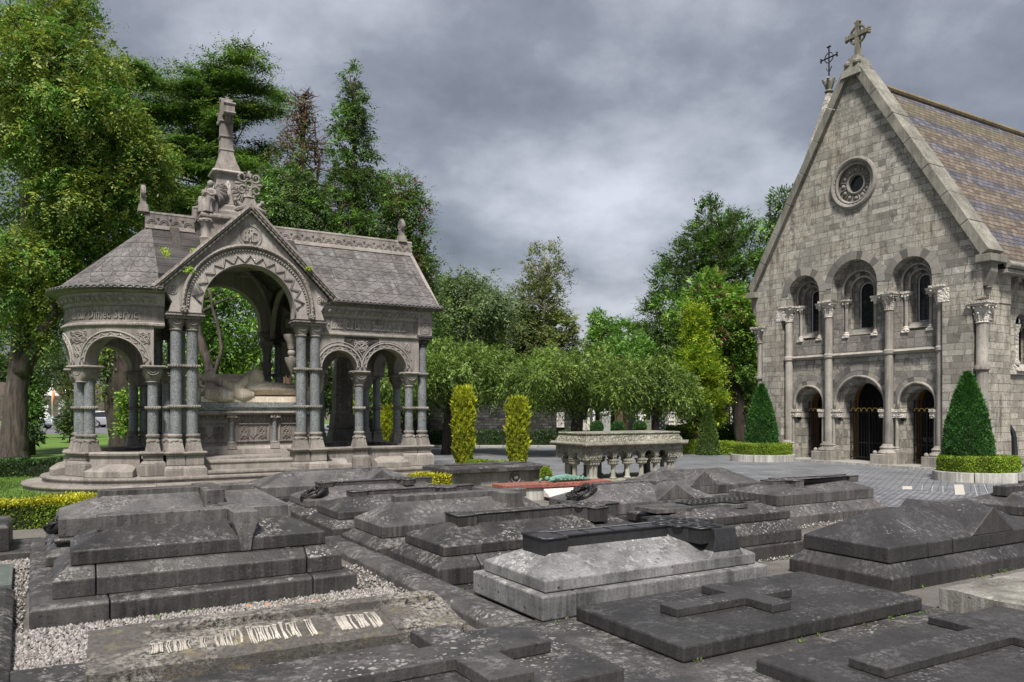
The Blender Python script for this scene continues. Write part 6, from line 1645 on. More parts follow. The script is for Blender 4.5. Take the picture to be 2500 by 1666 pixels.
# --- granite blocks at the right edge
GRt = thing('granite_ledger', 'pale rough granite ledger cut off by the right edge', 'ledger', (4.02, 5.45, 0.0), GR, 'rough granite ledgers')
r2 = roughbox(2.4, 1.05, .25, 30, 14, .006, .0, 6); r2.build('slab', M['pale_granite'], GRt, smooth=True, auto=50)
mb = MB(); mb.box(-.22, 2.5, -.1, 1.12, -.04, .07); mb.build('footing', M['pale_granite'], GRt, bevel=.015)

# --- right-hand tombs
TR = grave('coped_tomb', 'cracked black tomb with a steep gabled arm, at the right', 3.53, 7.22)
tier(TR, 'tier', 0, 3.0, 0, 1.18, -.03, .124, .235, .11, 'tomb_dark', (.10,))
coped(TR, .10, 2.85, .10, 1.08, .24, .385, .665, .015, .50, .5, 'tomb_dark')
mb = MB(); gablearm(mb, 1.90, .59, .42, .384, .662, .492); mb.build('cross_arm', M['tomb_dark'], TR, bevel=.01)
mb = MB()
for p in (((.72, .10), (.76, .25), (.70, .42), (.78, .55)), ((1.14, .098), (1.05, .2), (.95, .30))):
    q = []
    for x, y in p: q.append((x, y, .385 + (y - .10) * .28 / .49 + .001))
    mb.tube([(q[0][0] + .01, q[0][1] - .004, .25)] + q, .006, 4)
mb.build('crack', M['tomb_wet'], TR)
mb = MB(); r_ = random.Random(21)
for row_ in range(2):
    for k in range(34 - 8 * row_):
        if r_.random() < .16: continue
        x, y = .64 + .030 * k, .385 - .075 * row_ + r_.uniform(-.004, .004); zf_ = lambda q: .385 + (q - .10) * .28 / .49 + .001
        mb.tube([(x, y, zf_(y)), (x + r_.uniform(-.006, .006), y + .04, zf_(y + .04))], .0022, 4)
        if r_.random() < .6: mb.tube([(x, y + .02, zf_(y + .02)), (x + .016, y + .02 + r_.uniform(-.015, .015), zf_(y + .02))], .002, 4)
mb.build('worn_lettering', M['tomb_wet'], TR)
T2 = grave('coped_tomb', 'three-tiered dark tomb with a black metal interlace cross, behind the pale tomb', 1.76, 8.16)
tier(T2, 'plinth', 0, 2.02, 0, 1.2, -.03, .15, None, 0, 'tomb')
tier(T2, 'tier', .06, 1.98, .06, 1.14, .152, .285, .40, .10, 'tomb', (.86,))
coped(T2, .14, 1.90, .16, 1.06, .402, .50, .57, .20, .22, .22, 'tomb')
mb = MB(); mb.prism([(.05, .42), (.50, .36), (.62, .44), (1.0, .46), (1.2, .30), (1.34, .30), (1.34, .46), (1.7, .46), (1.7, .76), (1.34, .76), (1.34, .92), (1.2, .92), (1.0, .76), (.62, .78), (.50, .86), (.05, .80)], .55, .60); mb.build('cross_plate', M['tomb_mid'], T2, bevel=.006)
mb = MB(); mb.prism([(.62, .47), (1.15, .47), (1.15, .34), (1.32, .34), (1.32, .47), (1.66, .47), (1.66, .75), (1.32, .75), (1.32, .88), (1.15, .88), (1.15, .75), (.62, .75)], .601, .615)
for k in range(24):
    x = .65 + .98 * k / 23
    mb.torus((x, .55 + .12 * (k % 2), .617), .035, .009, 'z', 10, 4)
mb.build('metal_cross', M['bronze_dark'], T2)
T3 = grave('coped_tomb', 'grey tomb with a thick ringed cross, on the right near the paving', 3.84, 11.22)
tier(T3, 'tier', 0, 2.55, 0, 1.25, -.03, .13, .27, .12, 'tomb_mid')
coped(T3, .16, 2.42, .15, 1.12, .272, .43, .54, .12, .28, .25, 'tomb_mid')
celtic(T3, 2.28, .46, .635, .11, .50, .60, .92, .27, .09, 'tomb_mid', True, 0, .008, .04)
T4 = grave('coped_tomb', 'broad grey tomb with a gabled arm and a wreath, before the red ledger', 1.09, 10.36)
tier(T4, 'tier', -.1, 2.3, -.1, 1.2, -.03, .26, None, 0, 'tomb')
coped(T4, 0, 2.2, 0, 1.1, .262, .42, .63, .05, .45, .35, 'tomb_mid')
mb = crossbar(.40, 1.90, .55, .05, .60, .655, 1.45, .07, .2); gablearm(mb, 1.45, .55, .36, .418, .64, .552); mb.build('ridge_cross', M['tomb_mid'], T4, bevel=.008)
wreath('dark metal wreath on the left shoulder of the broad gabled tomb', 1.00, 10.92, .47, GR, (0.0, -.42), .17)
T5 = grave('coped_tomb', 'far grey tomb with hollowed sides, in front of the arcaded table tomb', 2.45, 12.75)
tier(T5, 'tier', -.1, 2.5, -.1, 1.2, -.03, .25, None, 0, 'tomb_mid')
coped(T5, 0, 2.35, 0, 1.1, .252, .40, .64, .04, .30, .45, 'tomb_mid')
mb = MB(); gablearm(mb, .95, .55, .34, .398, .66, .552); mb.build('cross_arm', M['tomb_mid'], T5, bevel=.008)
T7 = grave('coped_tomb', 'half-hidden dark tomb behind the cracked black one', 5.35, 9.55)
tier(T7, 'tier', -.1, 2.6, -.1, 1.2, -.03, .20, None, 0, 'tomb'); coped(T7, 0, 2.4, 0, 1.1, .202, .30, .47, .05, .4, .4, 'tomb_mid')
mb = MB(); mb.box(-1.05, -.35, -.25, .35, -.03, .23); o = mb.build('kerb_block', M['tomb'], T7, bevel=.012)
T6 = grave('coped_tomb', 'dark stepped tomb cut off by the right edge, beyond the cracked one', 6.55, 9.75)
tier(T6, 'tier', 0, 2.4, 0, 1.1, -.03, .25, .33, .1, 'tomb'); coped(T6, .1, 2.3, .1, 1.0, .332, .45, .60, .08, .28, .3, 'tomb'); mb = crossbar(.25, 1.9, .55, .09, .55, .68, 1.4, .1, .3); mb.build('ridge_cross', M['tomb'], T6, bevel=.008)
# --- left edge fragments
t = thing('tomb_platform', 'pitted dark kerb strip running up the left edge', 'platform', (-2.86, 4.42, 0), GR + R_(1.5))
mb = MB(); mb.loft([[(x, y, z) for x, y in ((-1.2, -2.0), (0, -2.0), (0, 3.0), (-1.2, 3.0))] for z in (-.03, .08)] + [[(-1.2, -2, .115), (-.06, -2.0, .115), (-.06, 3.0, .115), (-1.2, 3.0, .115)]]); mb.build('kerb_course', M['tomb'], t, bevel=.01)
EB = grave('coped_tomb', 'end of a dark tomb on the kerb strip at the left edge', -4.05, 5.58, z=.116)
tier(EB, 'tier', -2.0, -.02, 0, .95, 0, .22, .30, .08, 'tomb')
GS = thing('slate_ledger', 'smooth green-grey slate ledger at the left edge', 'ledger', (-4.62, 7.30, 0), GR + R_(1.5))
mb = MB(); mb.frus((-2.0, -.06, 0, 1.15), -.03, (-2.0, -.06, 0, 1.15), .07); mb.frus((-2.0, -.09, .03, 1.12), .071, (-2.0, -.35, .3, .9), .13); mb.build('slab', M['green_slate'], GS, bevel=.006)
EC = grave('coped_tomb', 'dark block end at the left edge, just below the golden hedge', -5.62, 8.85, z=0)
tier(EC, 'plinth', -2.0, .22, -.1, 1.0, -.03, .09, None, 0, 'tomb'); tier(EC, 'tier', -2.0, -.08, .0, .9, .092, .36, .40, .03, 'tomb')
# --- dark sarcophagus with fluted rim and the red ledger beyond
SQ = thing('sarcophagus', 'dark weathered stone chest with a fluted rim, behind the tombs', 'sarcophagus', (-1.32, 17.0, 0), GR)
mb = MB(); mb.box(0, 2.35, 0, 1.1, -.03, .28); mb.frus((.02, 2.33, .02, 1.08), .281, (-.14, 2.49, -.14, 1.24), .31); mb.build('chest', M['pav'], SQ, bevel=.01)
mb = MB(); mb.box(-.13, 2.48, -.13, 1.23, .312, .385); mb.frus((-.10, 2.45, -.1, 1.2), .386, (-.02, 2.37, -.02, 1.12), .43)
for i in range(52):
    x = -.12 + 2.58 * i / 51
    mb.tube([(x, -.135, .315), (x, -.13, .39)], .018, 5)
for i in range(24):
    y = -.12 + 1.34 * i / 23; mb.tube([(-.135, y, .315), (-.13, y, .39)], .018, 5)
for x in (.5, 1.2, 1.9): mb.frus((x - .13, x + .13, -.17, -.1), .31, (x - .07, x + .07, -.15, -.1), .41)
mb.build('fluted_rim', M['tomb'], SQ)
mb = crossbar(.15, 2.2, .55, .12, .43, .455, 1.5, .14, .42); mb.build('lid_cross', M['tomb'], SQ, bevel=.006)
mb = MB(); mb.torus((1.62, -.012, .14), .12, .03, 'y', 20, 6); mb.ball((1.62, -.01, .14), .07, 8, 6); mb.build('side_rosette', M['pav'], SQ, smooth=True)
RL = thing('red_ledger', 'red granite ledger with a pale inscribed panel, in front of the dark chest', 'ledger', (-.14, 14.35, 0), GR - R_(4))
mb = MB(); mb.box(0, 2.3, 0, .42, -.03, .22); mb.build('base', M['planter'], RL, bevel=.01)
mb = MB(); mb.box(-.04, 2.34, -.04, .46, .222, .30); mb.build('slab', M['red_granite'], RL, bevel=.012)
mb = MB(); mb.hexa([(.80, -.28, .06), (1.9, -.28, .06), (1.9, -.05, .06), (.80, -.05, .06), (.80, -.27, .08), (1.9, -.27, .08), (1.9, -.045, .20), (.80, -.045, .20)]); mb.build('inscribed_panel', M['pink_panel'], RL)
BR = thing('bronze_figure', 'green weathered bronze figure lying on the red granite ledger', 'statue', (1.02, 15.10, .302), GR - R_(4)); BR.scale = (.78,) * 3
mb = MB()
mb.tube([(-.42, 0, .06), (-.2, 0, .09), (0, 0, .10), (.2, 0, .08), (.5, .02, .05), (.78, .03, .03)], [.05, .085, .10, .08, .05, .03], 9); mb.ball((-.50, 0, .09), .065, 10, 8)
mb.tube([(-.30, -.05, .10), (-.42, -.22, .08), (-.60, -.26, .06)], [.04, .035, .025], 7); mb.tube([(-.30, .05, .10), (-.25, .25, .08), (-.05, .35, .07)], [.04, .035, .025], 7)
mb.tube([(.15, .04, .07), (.45, .10, .05), (.75, .13, .03)], [.055, .04, .025], 7)
for k in range(6): mb.tube([(-.15 + .12 * k, -.10, .04), (-.05 + .12 * k, .02, .12), (.02 + .11 * k, .13, .05)], [.022, .028, .018], 6)
mb.tube([(-.75, -.06, .03), (-.68, -.02, .09), (-.60, .02, .05)], [.03, .04, .02], 6)
mb.build('body', M['verdigris'], BR, smooth=True, remesh=.014)
# --- arcaded table tomb
TT = thing('table_tomb', 'carved grey table tomb standing on short columns and round arches', 'table tomb', (1.67, 17.6, 0), GR, None)
Lt, Wt = 2.92, 1.22
mb = MB(); mb.box(-.12, Lt + .12, -.12, Wt + .12, -.03, .08); mb.build('plinth', M['tabletomb_plain'], TT, bevel=.01)
ops = [(.62 + .42 * i, .16, .58) for i in range(5)]
def tmap(y): return lambda s, d, z: (s, y + d, z)
for y in (0.0, Wt):
    mb = MB(); f = 1 if y == 0 else -1
    arcade(mb, (lambda s, d, z, y=y, f=f: (s, y - d * f, z)), 0, Lt, .545, .84, ops, -.13, 0)
    mb.build('arcade', M['tabletomb'], TT, smooth=True, auto=30)
    if y == 0:
        mb = MB()
        for c, r, zs in ops: roll(mb, (lambda s, d, z: (s, -d, z)), c, zs, r + .03, .004, .016); roll(mb, (lambda s, d, z: (s, -d, z)), c, zs, r + .07, .0, .011)
        mb.build('arch_moulding', M['tabletomb_plain'], TT, smooth=True)
for x, f in ((0, 1), (Lt, -1)):
    mb = MB(); arcade(mb, (lambda s, d, z, x=x, f=f: (x - d * f, s, z)), .135, Wt - .135, .545, .84, [(.40, .11, .60), (.80, .11, .60)], -.13, 0); mb.build('arcade', M['tabletomb'], TT, smooth=True, auto=30)
def tcol(x, y, multi=0):
    mb = MB()
    offs = [(0, 0)] if not multi else [(.0, .0), (.10, 0), (0, .10), (-.0, .19)][:multi]
    mb2 = MB()
    for a, b in offs:
        sx_ = -1 if x > Lt / 2 else 1; sy_ = -1 if y > Wt / 2 else 1
        mb2.lathe([(.085, .08), (.09, .11), (.065, .135), (.055, .15), (.053, .40)], x + a * sx_, y + b * sy_, 12)
    c = mb2.build('column', M['tabletomb_plain'], TT, smooth=True, auto=40)
    w = .10 if not multi else .14; ox = .0 if not multi else .05 * (-1 if x > Lt / 2 else 1); oy = 0 if not multi else .05 * (-1 if y > Wt / 2 else 1)
    mb.frus((x + ox - w * .55, x + ox + w * .55, y + oy - w * .55, y + oy + w * .55), .40, (x + ox - w, x + ox + w, y + oy - w, y + oy + w), .50); mb.box(x + ox - w - .01, x + ox + w + .01, y + oy - w - .01, y + oy + w + .01, .502, .543)
    n = 3 if not multi else 4
    for k in range(n):
        q = x + ox - w + 2 * w * (k + .5) / n; mb.ball((q, y + oy - w * .8, .455), w / n * .95, 6, 5, sz=1.3); q = y + oy - w + 2 * w * (k + .5) / n; mb.ball((x + ox - w * .8, q, .455), w / n * .95, 6, 5, sz=1.3)
    mb.build('capital', M['tabletomb_plain'], TT, smooth=True, auto=50)
for x in (.83, 1.25, 1.67, 2.09):
    tcol(x, .07); tcol(x, Wt - .07)
for x in (.12, Lt - .12):
    tcol(x + (.12 if x < 1 else -.12), .12, 3); tcol(x + (.12 if x < 1 else -.12), Wt - .12, 3); tcol(x, Wt / 2)
mb = MB()
mb.loft([[(x, y, z) for x, y in ((-k, -k), (Lt + k, -k), (Lt + k, Wt + k), (-k, Wt + k))] for k, z in ((0, .842), (.02, .87), (.02, .95), (-.06, 1.10), (-.05, 1.115), (-.03, 1.14), (-.05, 1.165))])
mb.build('top_slab', M['tabletomb'], TT, bevel=.008)
mb = MB(); z = .905; k = .07
for a, b in (((-k, -k), (Lt + k, -k)), ((Lt + k, -k), (Lt + k, Wt + k)), ((Lt + k, Wt + k), (-k, Wt + k)), ((-k, Wt + k), (-k, -k))):
    mb.tube([(a[0], a[1], z), (b[0], b[1], z)], .045, 8)
n = 60
for i in range(n):
    x = -k + (Lt + 2 * k) * i / n; mb.tube([(x, -k - .03, z - .05), (x + .03, -k - .055, z), (x + .06, -k - .03, z + .05)], .017, 5)
for i in range(26):
    y = -k + (Wt + 2 * k) * i / 26; mb.tube([(-k - .03, y, z + .05), (-k - .055, y + .03, z), (-k - .03, y + .06, z - .05)], .017, 5)
mb.build('rope_moulding', M['tabletomb_plain'], TT, smooth=True)

# --- gravel stones, leaves, weeds
def pebbles(name, areas, n, r0, r1, mat, seed=1):
    g = np.random.default_rng(seed); base = np.array([(1, 0, 0), (-1, 0, 0), (0, 1, 0), (0, -1, 0), (0, 0, 1), (0, 0, -1)], float)
    F = np.array([(0, 2, 4), (2, 1, 4), (1, 3, 4), (3, 0, 4), (2, 0, 5), (1, 2, 5), (3, 1, 5), (0, 3, 5)])
    P = []
    for (o, dr, dl, wgt) in areas:
        k = int(n * wgt); r = g.uniform(dr[0], dr[1], k); l = g.uniform(dl[0], dl[1], k)
        P.append(np.stack([o[0] + RX * r - RY * l, o[1] + RY * r + RX * l, np.zeros(k)], 1))
    P = np.concatenate(P); k = len(P); s = g.uniform(r0, r1, (k, 1, 1)) * g.uniform(.6, 1.2, (k, 1, 3))
    a = g.uniform(0, 2 * PI, k); ca, sa = np.cos(a), np.sin(a)
    V = base[None] * s + g.normal(0, .12, (k, 6, 3)) * s
    X = V[:, :, 0] * ca[:, None] - V[:, :, 1] * sa[:, None]; Y = V[:, :, 0] * sa[:, None] + V[:, :, 1] * ca[:, None]
    V = np.stack([X, Y, V[:, :, 2]], 2) + P[:, None] + np.array([0, 0, .004])
    o = npmesh(name, V.reshape(-1, 3), (F[None] + 6 * np.arange(k)[:, None, None]).reshape(-1, 3), mat); o['kind'] = 'stuff'
    return o
def npmesh(name, V, F, mat, parent=None, smooth=False):
    me = bpy.data.meshes.new(name); n, k = F.shape
    me.vertices.add(len(V)); me.vertices.foreach_set('co', V.astype(np.float32).ravel())
    me.loops.add(n * k); me.loops.foreach_set('vertex_index', F.astype(np.int32).ravel())
    me.polygons.add(n); me.polygons.foreach_set('loop_start', np.arange(0, n * k, k, dtype=np.int32))
    me.update(calc_edges=True); me.materials.append(mat)
    if smooth: me.polygons.foreach_set('use_smooth', [True] * n)
    o = bpy.data.objects.new(name, me); COL.objects.link(o)
    if parent: o.parent = parent
    return o
def pebmat():
    t = NT('gravel_stones'); g = t.n('ShaderNodeNewGeometry')
    col = t.ramp(g.outputs['Random Per Island'], [(0.0, (0.09, 0.083, 0.077)), (0.5, (0.20, 0.187, 0.177)), (1.0, (0.37, 0.35, 0.335))])
    return t.fin(col, 0.9)
M['peb'] = pebmat()
pebbles('gravel_stones', [((-3.71, 5.98), (-.2, 2.9), (-1.25, -.02), .50), ((-3.71, 5.98), (-.35, -.05), (-1.6, 3.9), .05), ((-5.3, 8.2), (-1.0, .3), (.0, 2.2), .14), ((-.70, 7.32), (2.4, 5.6), (-.6, 1.3), .20), ((2.0, 9.6), (1.0, 4.6), (.2, 1.8), .08), ((-.70, 7.32), (-.9, -.2), (-.4, 1.5), .05)], 26000, .009, .021, M['peb'])
for i, (px, py) in enumerate(((600, 1478), (646, 1474), (676, 1477), (697, 1474), (762, 1466))):
    Y = 1900 * (EYE - .02) / (py - 1000); mb = MB(); a = rnd.uniform(0, 3)
    mb.add([(0, 0, .01), (.03, .012, .022), (.055, 0, .012), (.03, -.014, .008)], [(0, 1, 2, 3)]); 
    mb.f.append((3, 2, 1, 0)); mb.uv.append(None)
    mb.xf(Matrix.Translation((at(px, Y), Y, .0)) @ Matrix.Rotation(a, 4, 'Z')); o = mb.build('fallen_leaf', M['leaf_dead']); tag(o, 'fallen orange leaf on the gravel beside the nearest left tomb', 'leaf', 'fallen leaves on the gravel')
fl = thing('dandelion', 'small yellow flower at the lower right corner', 'flower', (at(2488, 4.05), 4.05, .2))
mb = MB()
for i in range(18):
    a = i * 2.4; mb.tube([(0, 0, .0), (.02 * math.cos(a), .02 * math.sin(a), .012 + .004 * (i % 3))], [.004, .003], 4)
mb.build('petals', M['dandelion'], fl); mb = MB(); mb.tube([(0, 0, -.2), (0, 0, 0)], .003, 5); mb.build('stem', M['lf_green'], fl)
# ------------------------------------------------------------------ background things
# tall interlaced cross shaft behind the canopy
CSH = thing('carved_cross_shaft', 'tall grey interlace-carved cross shaft on a sloping base, seen through the right canopy arches', 'monument', (at(836, 23.2), 23.2, 0), GR)
mb = MB(); mb.frus((-.72, .72, -.55, .55), -.03, (-.68, .68, -.5, .5), .16); mb.frus((-.55, .55, -.42, .42), .161, (-.33, .33, -.28, .28), 1.15); mb.box(-.38, .38, -.32, .32, 1.152, 1.22); mb.frus((-.33, .33, -.27, .27), 1.222, (-.30, .30, -.25, .25), 1.55); mb.build('base', M['pav'], CSH, bevel=.015)
mb = MB(); mb.frus((-.27, .27, -.21, .21), 1.552, (-.22, .22, -.18, .18), 4.1); mb.build('shaft', M['pav_carved'], CSH, bevel=.012)
mb = MB()
for k in range(12): mb.torus((0.02 * (-1) ** k, -.235 + k * .003, 1.75 + k * .175), .085, .014, 'y', 14, 5); mb.torus((0.06 * (-1) ** k, -.235 + k * .003, 1.8 + k * .175), .04, .012, 'y', 10, 5)
for sx in (-1, 1): mb.tube([(sx * .21, -.235, 1.6), (sx * .175, -.20, 3.95)], .012, 5)
mb.build('interlace', M['pav_light'], CSH, smooth=True)
mb = MB(); mb.box(-.42, .42, -.10, .10, 3.75, 3.98); mb.torus((0, 0, 3.86), .30, .06, 'y', 24, 6); mb.build('cross_head', M['tomb_mid'], CSH)
# dark rubble wall with the pale notice
WL = thing('stone_wall', 'long dark rubble stone wall behind the golden yews and under the weeping trees', 'wall', (at(1030, 37.5), 37.5, 0))
mb = MB(); mb.box(-3.2, 7.0, 0, .5, -.05, 2.35); mb.build('wall_face', M['rubble'], WL)
mb = MB(); mb.box(-3.25, 7.05, -.05, .55, 2.352, 2.46); mb.build('wall_coping', M['grey_stone'], WL)
mb = MB(); mb.box(6.5, 7.35, -.35, .6, -.05, 2.45); mb.build('wall_pier', M['rubble'], WL)
SG = thing('notice_panel', 'pale inscribed panel fixed to the end of the dark rubble wall', 'plaque', (at(1368.5, 37.0), 37.08, zat(1044, 37.1)))
mb = MB(); mb.box(-.18, .18, -.03, .03, 0, .72); mb.build('panel', M['pale_stone'], SG, bevel=.005)
mb = MB()
for i in range(12): mb.box(-.13, .13 - .05 * ((i * 7) % 3) / 2, -.036, -.031, .66 - i * .052, .675 - i * .052)
mb.build('engraved_lines', M['grey_stone'], SG)
# gravestones: build one of each kind, copy the rest
def g_cross(name='grave_cross', mat='pale_stone', ring=False, h=1.6):
    t = thing(name, 'x', 'gravestone'); mb = MB()
    mb.box(-.28, .28, -.22, .22, -.05, .18); mb.frus((-.20, .20, -.15, .15), .182, (-.15, .15, -.11, .11), .50); mb.build('base', M[mat], t)
    mb = MB(); mb.frus((-.08, .08, -.05, .05), .502, (-.06, .06, -.04, .04), h); mb.box(-.30, .30, -.042, .042, h * .72, h * .72 + .12)
    if ring: mb.torus((0, 0, h * .72 + .06), .20, .035, 'y', 18, 5)
    mb.build('cross', M[mat], t); return t
def g_slab(mat='grey_stone'):
    t = thing('headstone', 'x', 'gravestone'); mb = MB(); mb.box(-.38, .38, -.16, .16, -.05, .16); mb.build('base', M[mat], t)
    mb = MB(); mb.plate([(-.28, .162), (.28, .162), (.28, .85)] + arc(0, .85, .28, 0, PI, 10)[1:-1] + [(-.28, .85)], [], -.06, .06); mb.build('slab', M[mat], t); return t
def g_obelisk(mat='pale_stone'):
    t = thing('obelisk', 'x', 'gravestone'); mb = MB(); mb.box(-.5, .5, -.5, .5, -.05, .3); mb.frus((-.38, .38, -.38, .38), .302, (-.33, .33, -.33, .33), 1.0); mb.box(-.40, .40, -.40, .40, 1.002, 1.1); mb.build('base', M[mat], t)
    mb = MB(); mb.frus((-.20, .20, -.20, .20), 1.102, (-.12, .12, -.12, .12), 2.5); mb.frus((-.12, .12, -.12, .12), 2.501, (-.01, .01, -.01, .01), 2.72); mb.build('needle', M[mat], t); return t
def g_ped(mat='grey_stone'):
    t = thing('pedestal_monument', 'x', 'gravestone'); mb = MB(); mb.box(-.5, .5, -.5, .5, -.05, .25); mb.frus((-.36, .36, -.36, .36), .252, (-.30, .30, -.30, .30), 1.7); mb.build('base', M[mat], t)
    mb = MB(); mb.box(-.38, .38, -.38, .38, 1.702, 1.82); mb.frus((-.34, .34, -.34, .34), 1.822, (-.02, .02, -.02, .02), 2.1); mb.build('cap', M[mat], t); return t
kinds = {'white cross': g_cross(mat='white_stone'), 'grey ringed cross': g_cross(mat='grey_stone', ring=True, h=2.0), 'round-topped grey headstone': g_slab(), 'pale round-topped headstone': g_slab('pale_stone'), 'pale obelisk': g_obelisk(), 'grey pedestal': g_ped(), 'white ringed cross': g_cross(mat='white_stone', ring=True, h=1.9)}
used = {}
def place_grave(kind, px, Y, sc=1.0, rz=0.0, label=None, z=0.0):
    src = kinds[kind]
    o = src if kind not in used else copy_tree(src)
    used[kind] = 1
    o.location = (at(px, Y), Y, z); o.rotation_euler = (0, 0, rz); o.scale = (sc,) * 3
    o['label'] = label or ('small distant ' + kind + ' among the graves beyond the dark hedge'); o['group'] = 'distant ' + kind + 's'
    return o
gr_ = random.Random(5)
place_grave('pale obelisk', 2161 - 0, 58, 1.05, 0, 'pale obelisk between the cone topiary and the chapel corner'); place_grave('pale obelisk', 1634, 56, .85, 0, 'short pale obelisk right of the steel sphere column')
place_grave('grey pedestal', 1535, 46, .95, .3, 'tall grey pedestal monument behind the clipped balls'); place_grave('grey pedestal', 1476, 52, .8, .2, 'smaller grey pedestal monument beside a red trunk')
place_grave('pale round-topped headstone', 1426, 37.0, .95, 0, 'pale headstone right beside the dark forked trunk')
place_grave('grey ringed cross', 1443, 50, .9, .1, 'grey ringed cross left of the clipped balls')
for i in range(74):
    k = gr_.choices(['white cross', 'grey ringed cross', 'round-topped grey headstone', 'pale round-topped headstone', 'pale obelisk', 'white ringed cross'], [5, 3, 3, 4, 1, 3])[0]
    if i < 40: px = gr_.uniform(1385, 1720)
    elif i < 66: px = gr_.uniform(1745, 1830)
    else: px = gr_.uniform(1380, 1840)
    place_grave(k, px, gr_.uniform(52, 95), gr_.uniform(.75, 1.15), gr_.uniform(-.5, .5))
# steel sphere column sculpture
for px, Y, lab in ((1611, 30.5, 'column of stacked steel spheres above the table tomb, catching the light'), (1618, 32.0, 'second column of stacked spheres, darker, just behind the first')):
    t = thing('sphere_column', lab, 'sculpture', (at(px, Y), Y, 0)); mb = MB(); mb.lathe([(.16, -.03), (.16, .12), (.02, .12)], 0, 0, 16); mb.build('base', M['grey_stone'], t)
    for k in range(7):
        mb = MB(); mb.ball((0, 0, .235 + .19 * k), .105, 16, 12); mb.build('sphere', M['steel'], t, smooth=True)
# left background: boundary wall, house, poles, crosses, cars
W2 = thing('boundary_wall', 'long brown stone boundary wall beyond the car park', 'wall', (0, 116, 0))
mb = MB(); mb.box(-98, -38, 0, .6, -.1, 3.75); mb.build('wall_face', M['rubble_brown'], W2)
def house(label, px0, px1, Y, zt, ze, mat, roofmat):
    x0, x1 = at(px0, Y), at(px1, Y); t = thing('house', label, 'house', ((x0 + x1) / 2, Y, 0), 0, 'houses beyond the boundary wall'); w = (x1 - x0) / 2
    mb = MB(); mb.plate([(-w, -.1), (w, -.1), (w, ze), (0, zt), (-w, ze)], [], 0, 9); mb.build('wall', M[mat], t)
    mb = MB(); roofplane(mb, (w + .3, -.3, ze - .25), (w + .3, 9.3, ze - .25), (0, 9.3, zt + .1), (0, -.3, zt + .1)); roofplane(mb, (-w - .3, 9.3, ze - .25), (-w - .3, -.3, ze - .25), (0, -.3, zt + .1), (0, 9.3, zt + .1)); mb.build('roof', M[roofmat], t)
    mb = MB(); mb.box(w * .3, w * .5, -.03, -.001, ze * .55, ze * .8); mb.build('window', M['carglass'], t)
house('white gabled house above the boundary wall, between the big trunk and the canopy', 104, 146, 135, 6.2, 4.5, 'white_wall', 'roof_brown')
house('brown-roofed house beside the white one, partly behind the canopy', 150, 200, 150, 6.9, 4.7, 'white_wall', 'roof_brown')
house('dark-roofed house at the far left edge, beyond the trees', -60, 6, 120, 5.9, 4.0, 'white_wall', 'roof_brown')
for px, Y, h, lab in ((103, 98, 7.0, 'thin grey pole rising behind the white ringed cross'), (166, 112, 5.4, 'white pole beside the canopy columns'), (160, 118, 5.2, 'thin lamp pole left of the white pole')):
    t = thing('pole', lab, 'pole', (at(px, Y), Y, 0)); mb = MB(); mb.lathe([(.11, -.05), (.10, 2), (.06, h)], 0, 0, 10); mb.ball((0, 0, h), .1, 8, 6); mb.build('shaft', M['silver'], t, smooth=True)
FP = thing('flagpole', 'white flagpole with a furled white and orange flag near the ringed cross', 'flagpole', (at(128, 98), 98, 0)); mb = MB(); mb.box(-.35, .35, -.35, .35, -.05, .7); mb.build('base', M['pale_stone'], FP); mb = MB(); mb.lathe([(.10, .7), (.07, 5.6)], 0, 0, 10); mb.build('shaft', M['whitecloth'], FP, smooth=True)
mb = MB(); mb.tube([(.10, 0, 4.2), (.14, .02, 3.4), (.10, 0, 2.2)], [.10, .16, .08], 8); mb.build('flag', M['orange'], FP, smooth=True)
WC = thing('ringed_cross', 'white marble ringed cross on a stepped base, on the verge beyond the car park', 'monument', (at(108.5, 92), 92, 0))
mb = MB(); mb.box(-.75, .75, -.5, .5, -.05, .35); mb.plate([(-.62, .352), (.62, .352), (.55, .9), (.32, 1.35), (-.32, 1.35), (-.55, .9)], [], -.3, .3); mb.build('base', M['white_stone'], WC, bevel=.03)
mb = MB(); mb.plate([(-.20, 1.352), (.20, 1.352), (.17, 2.35), (-.17, 2.35)], [], -.11, .11); mb.box(-.50, .50, -.115, .115, 1.78, 2.08); mb.torus((0, 0, 1.93), .42, .08, 'y', 26, 6, ax=1.3); mb.build('cross', M['white_stone'], WC, bevel=.01)
for px, Y, h, lab in ((153, 104, 3.0, 'tall weathered cross monument in front of the boundary wall'), (147, 100, 2.0, 'rounded weathered stone left of the tall cross monument'), (172, 104, 2.2, 'pointed weathered stone beside the canopy columns')):
    t = thing('stone_monument', lab, 'gravestone', (at(px, Y), Y, 0)); mb = MB(); mb.box(-.5, .5, -.4, .4, -.05, .4); mb.frus((-.36, .36, -.28, .28), .402, (-.16, .16, -.12, .12), h * .62); mb.build('base', M['grey_stone'], t)
    mb = MB(); mb.box(-.12, .12, -.1, .1, h * .622, h)
    if h > 2.5: mb.box(-.5, .5, -.102, .102, h * .78, h * .78 + .25); mb.torus((0, 0, h * .82), .36, .07, 'y', 18, 5)
    else: mb.ball((0, 0, h * .85), .26, 10, 8)
    mb.build('head', M['grey_stone'], t)
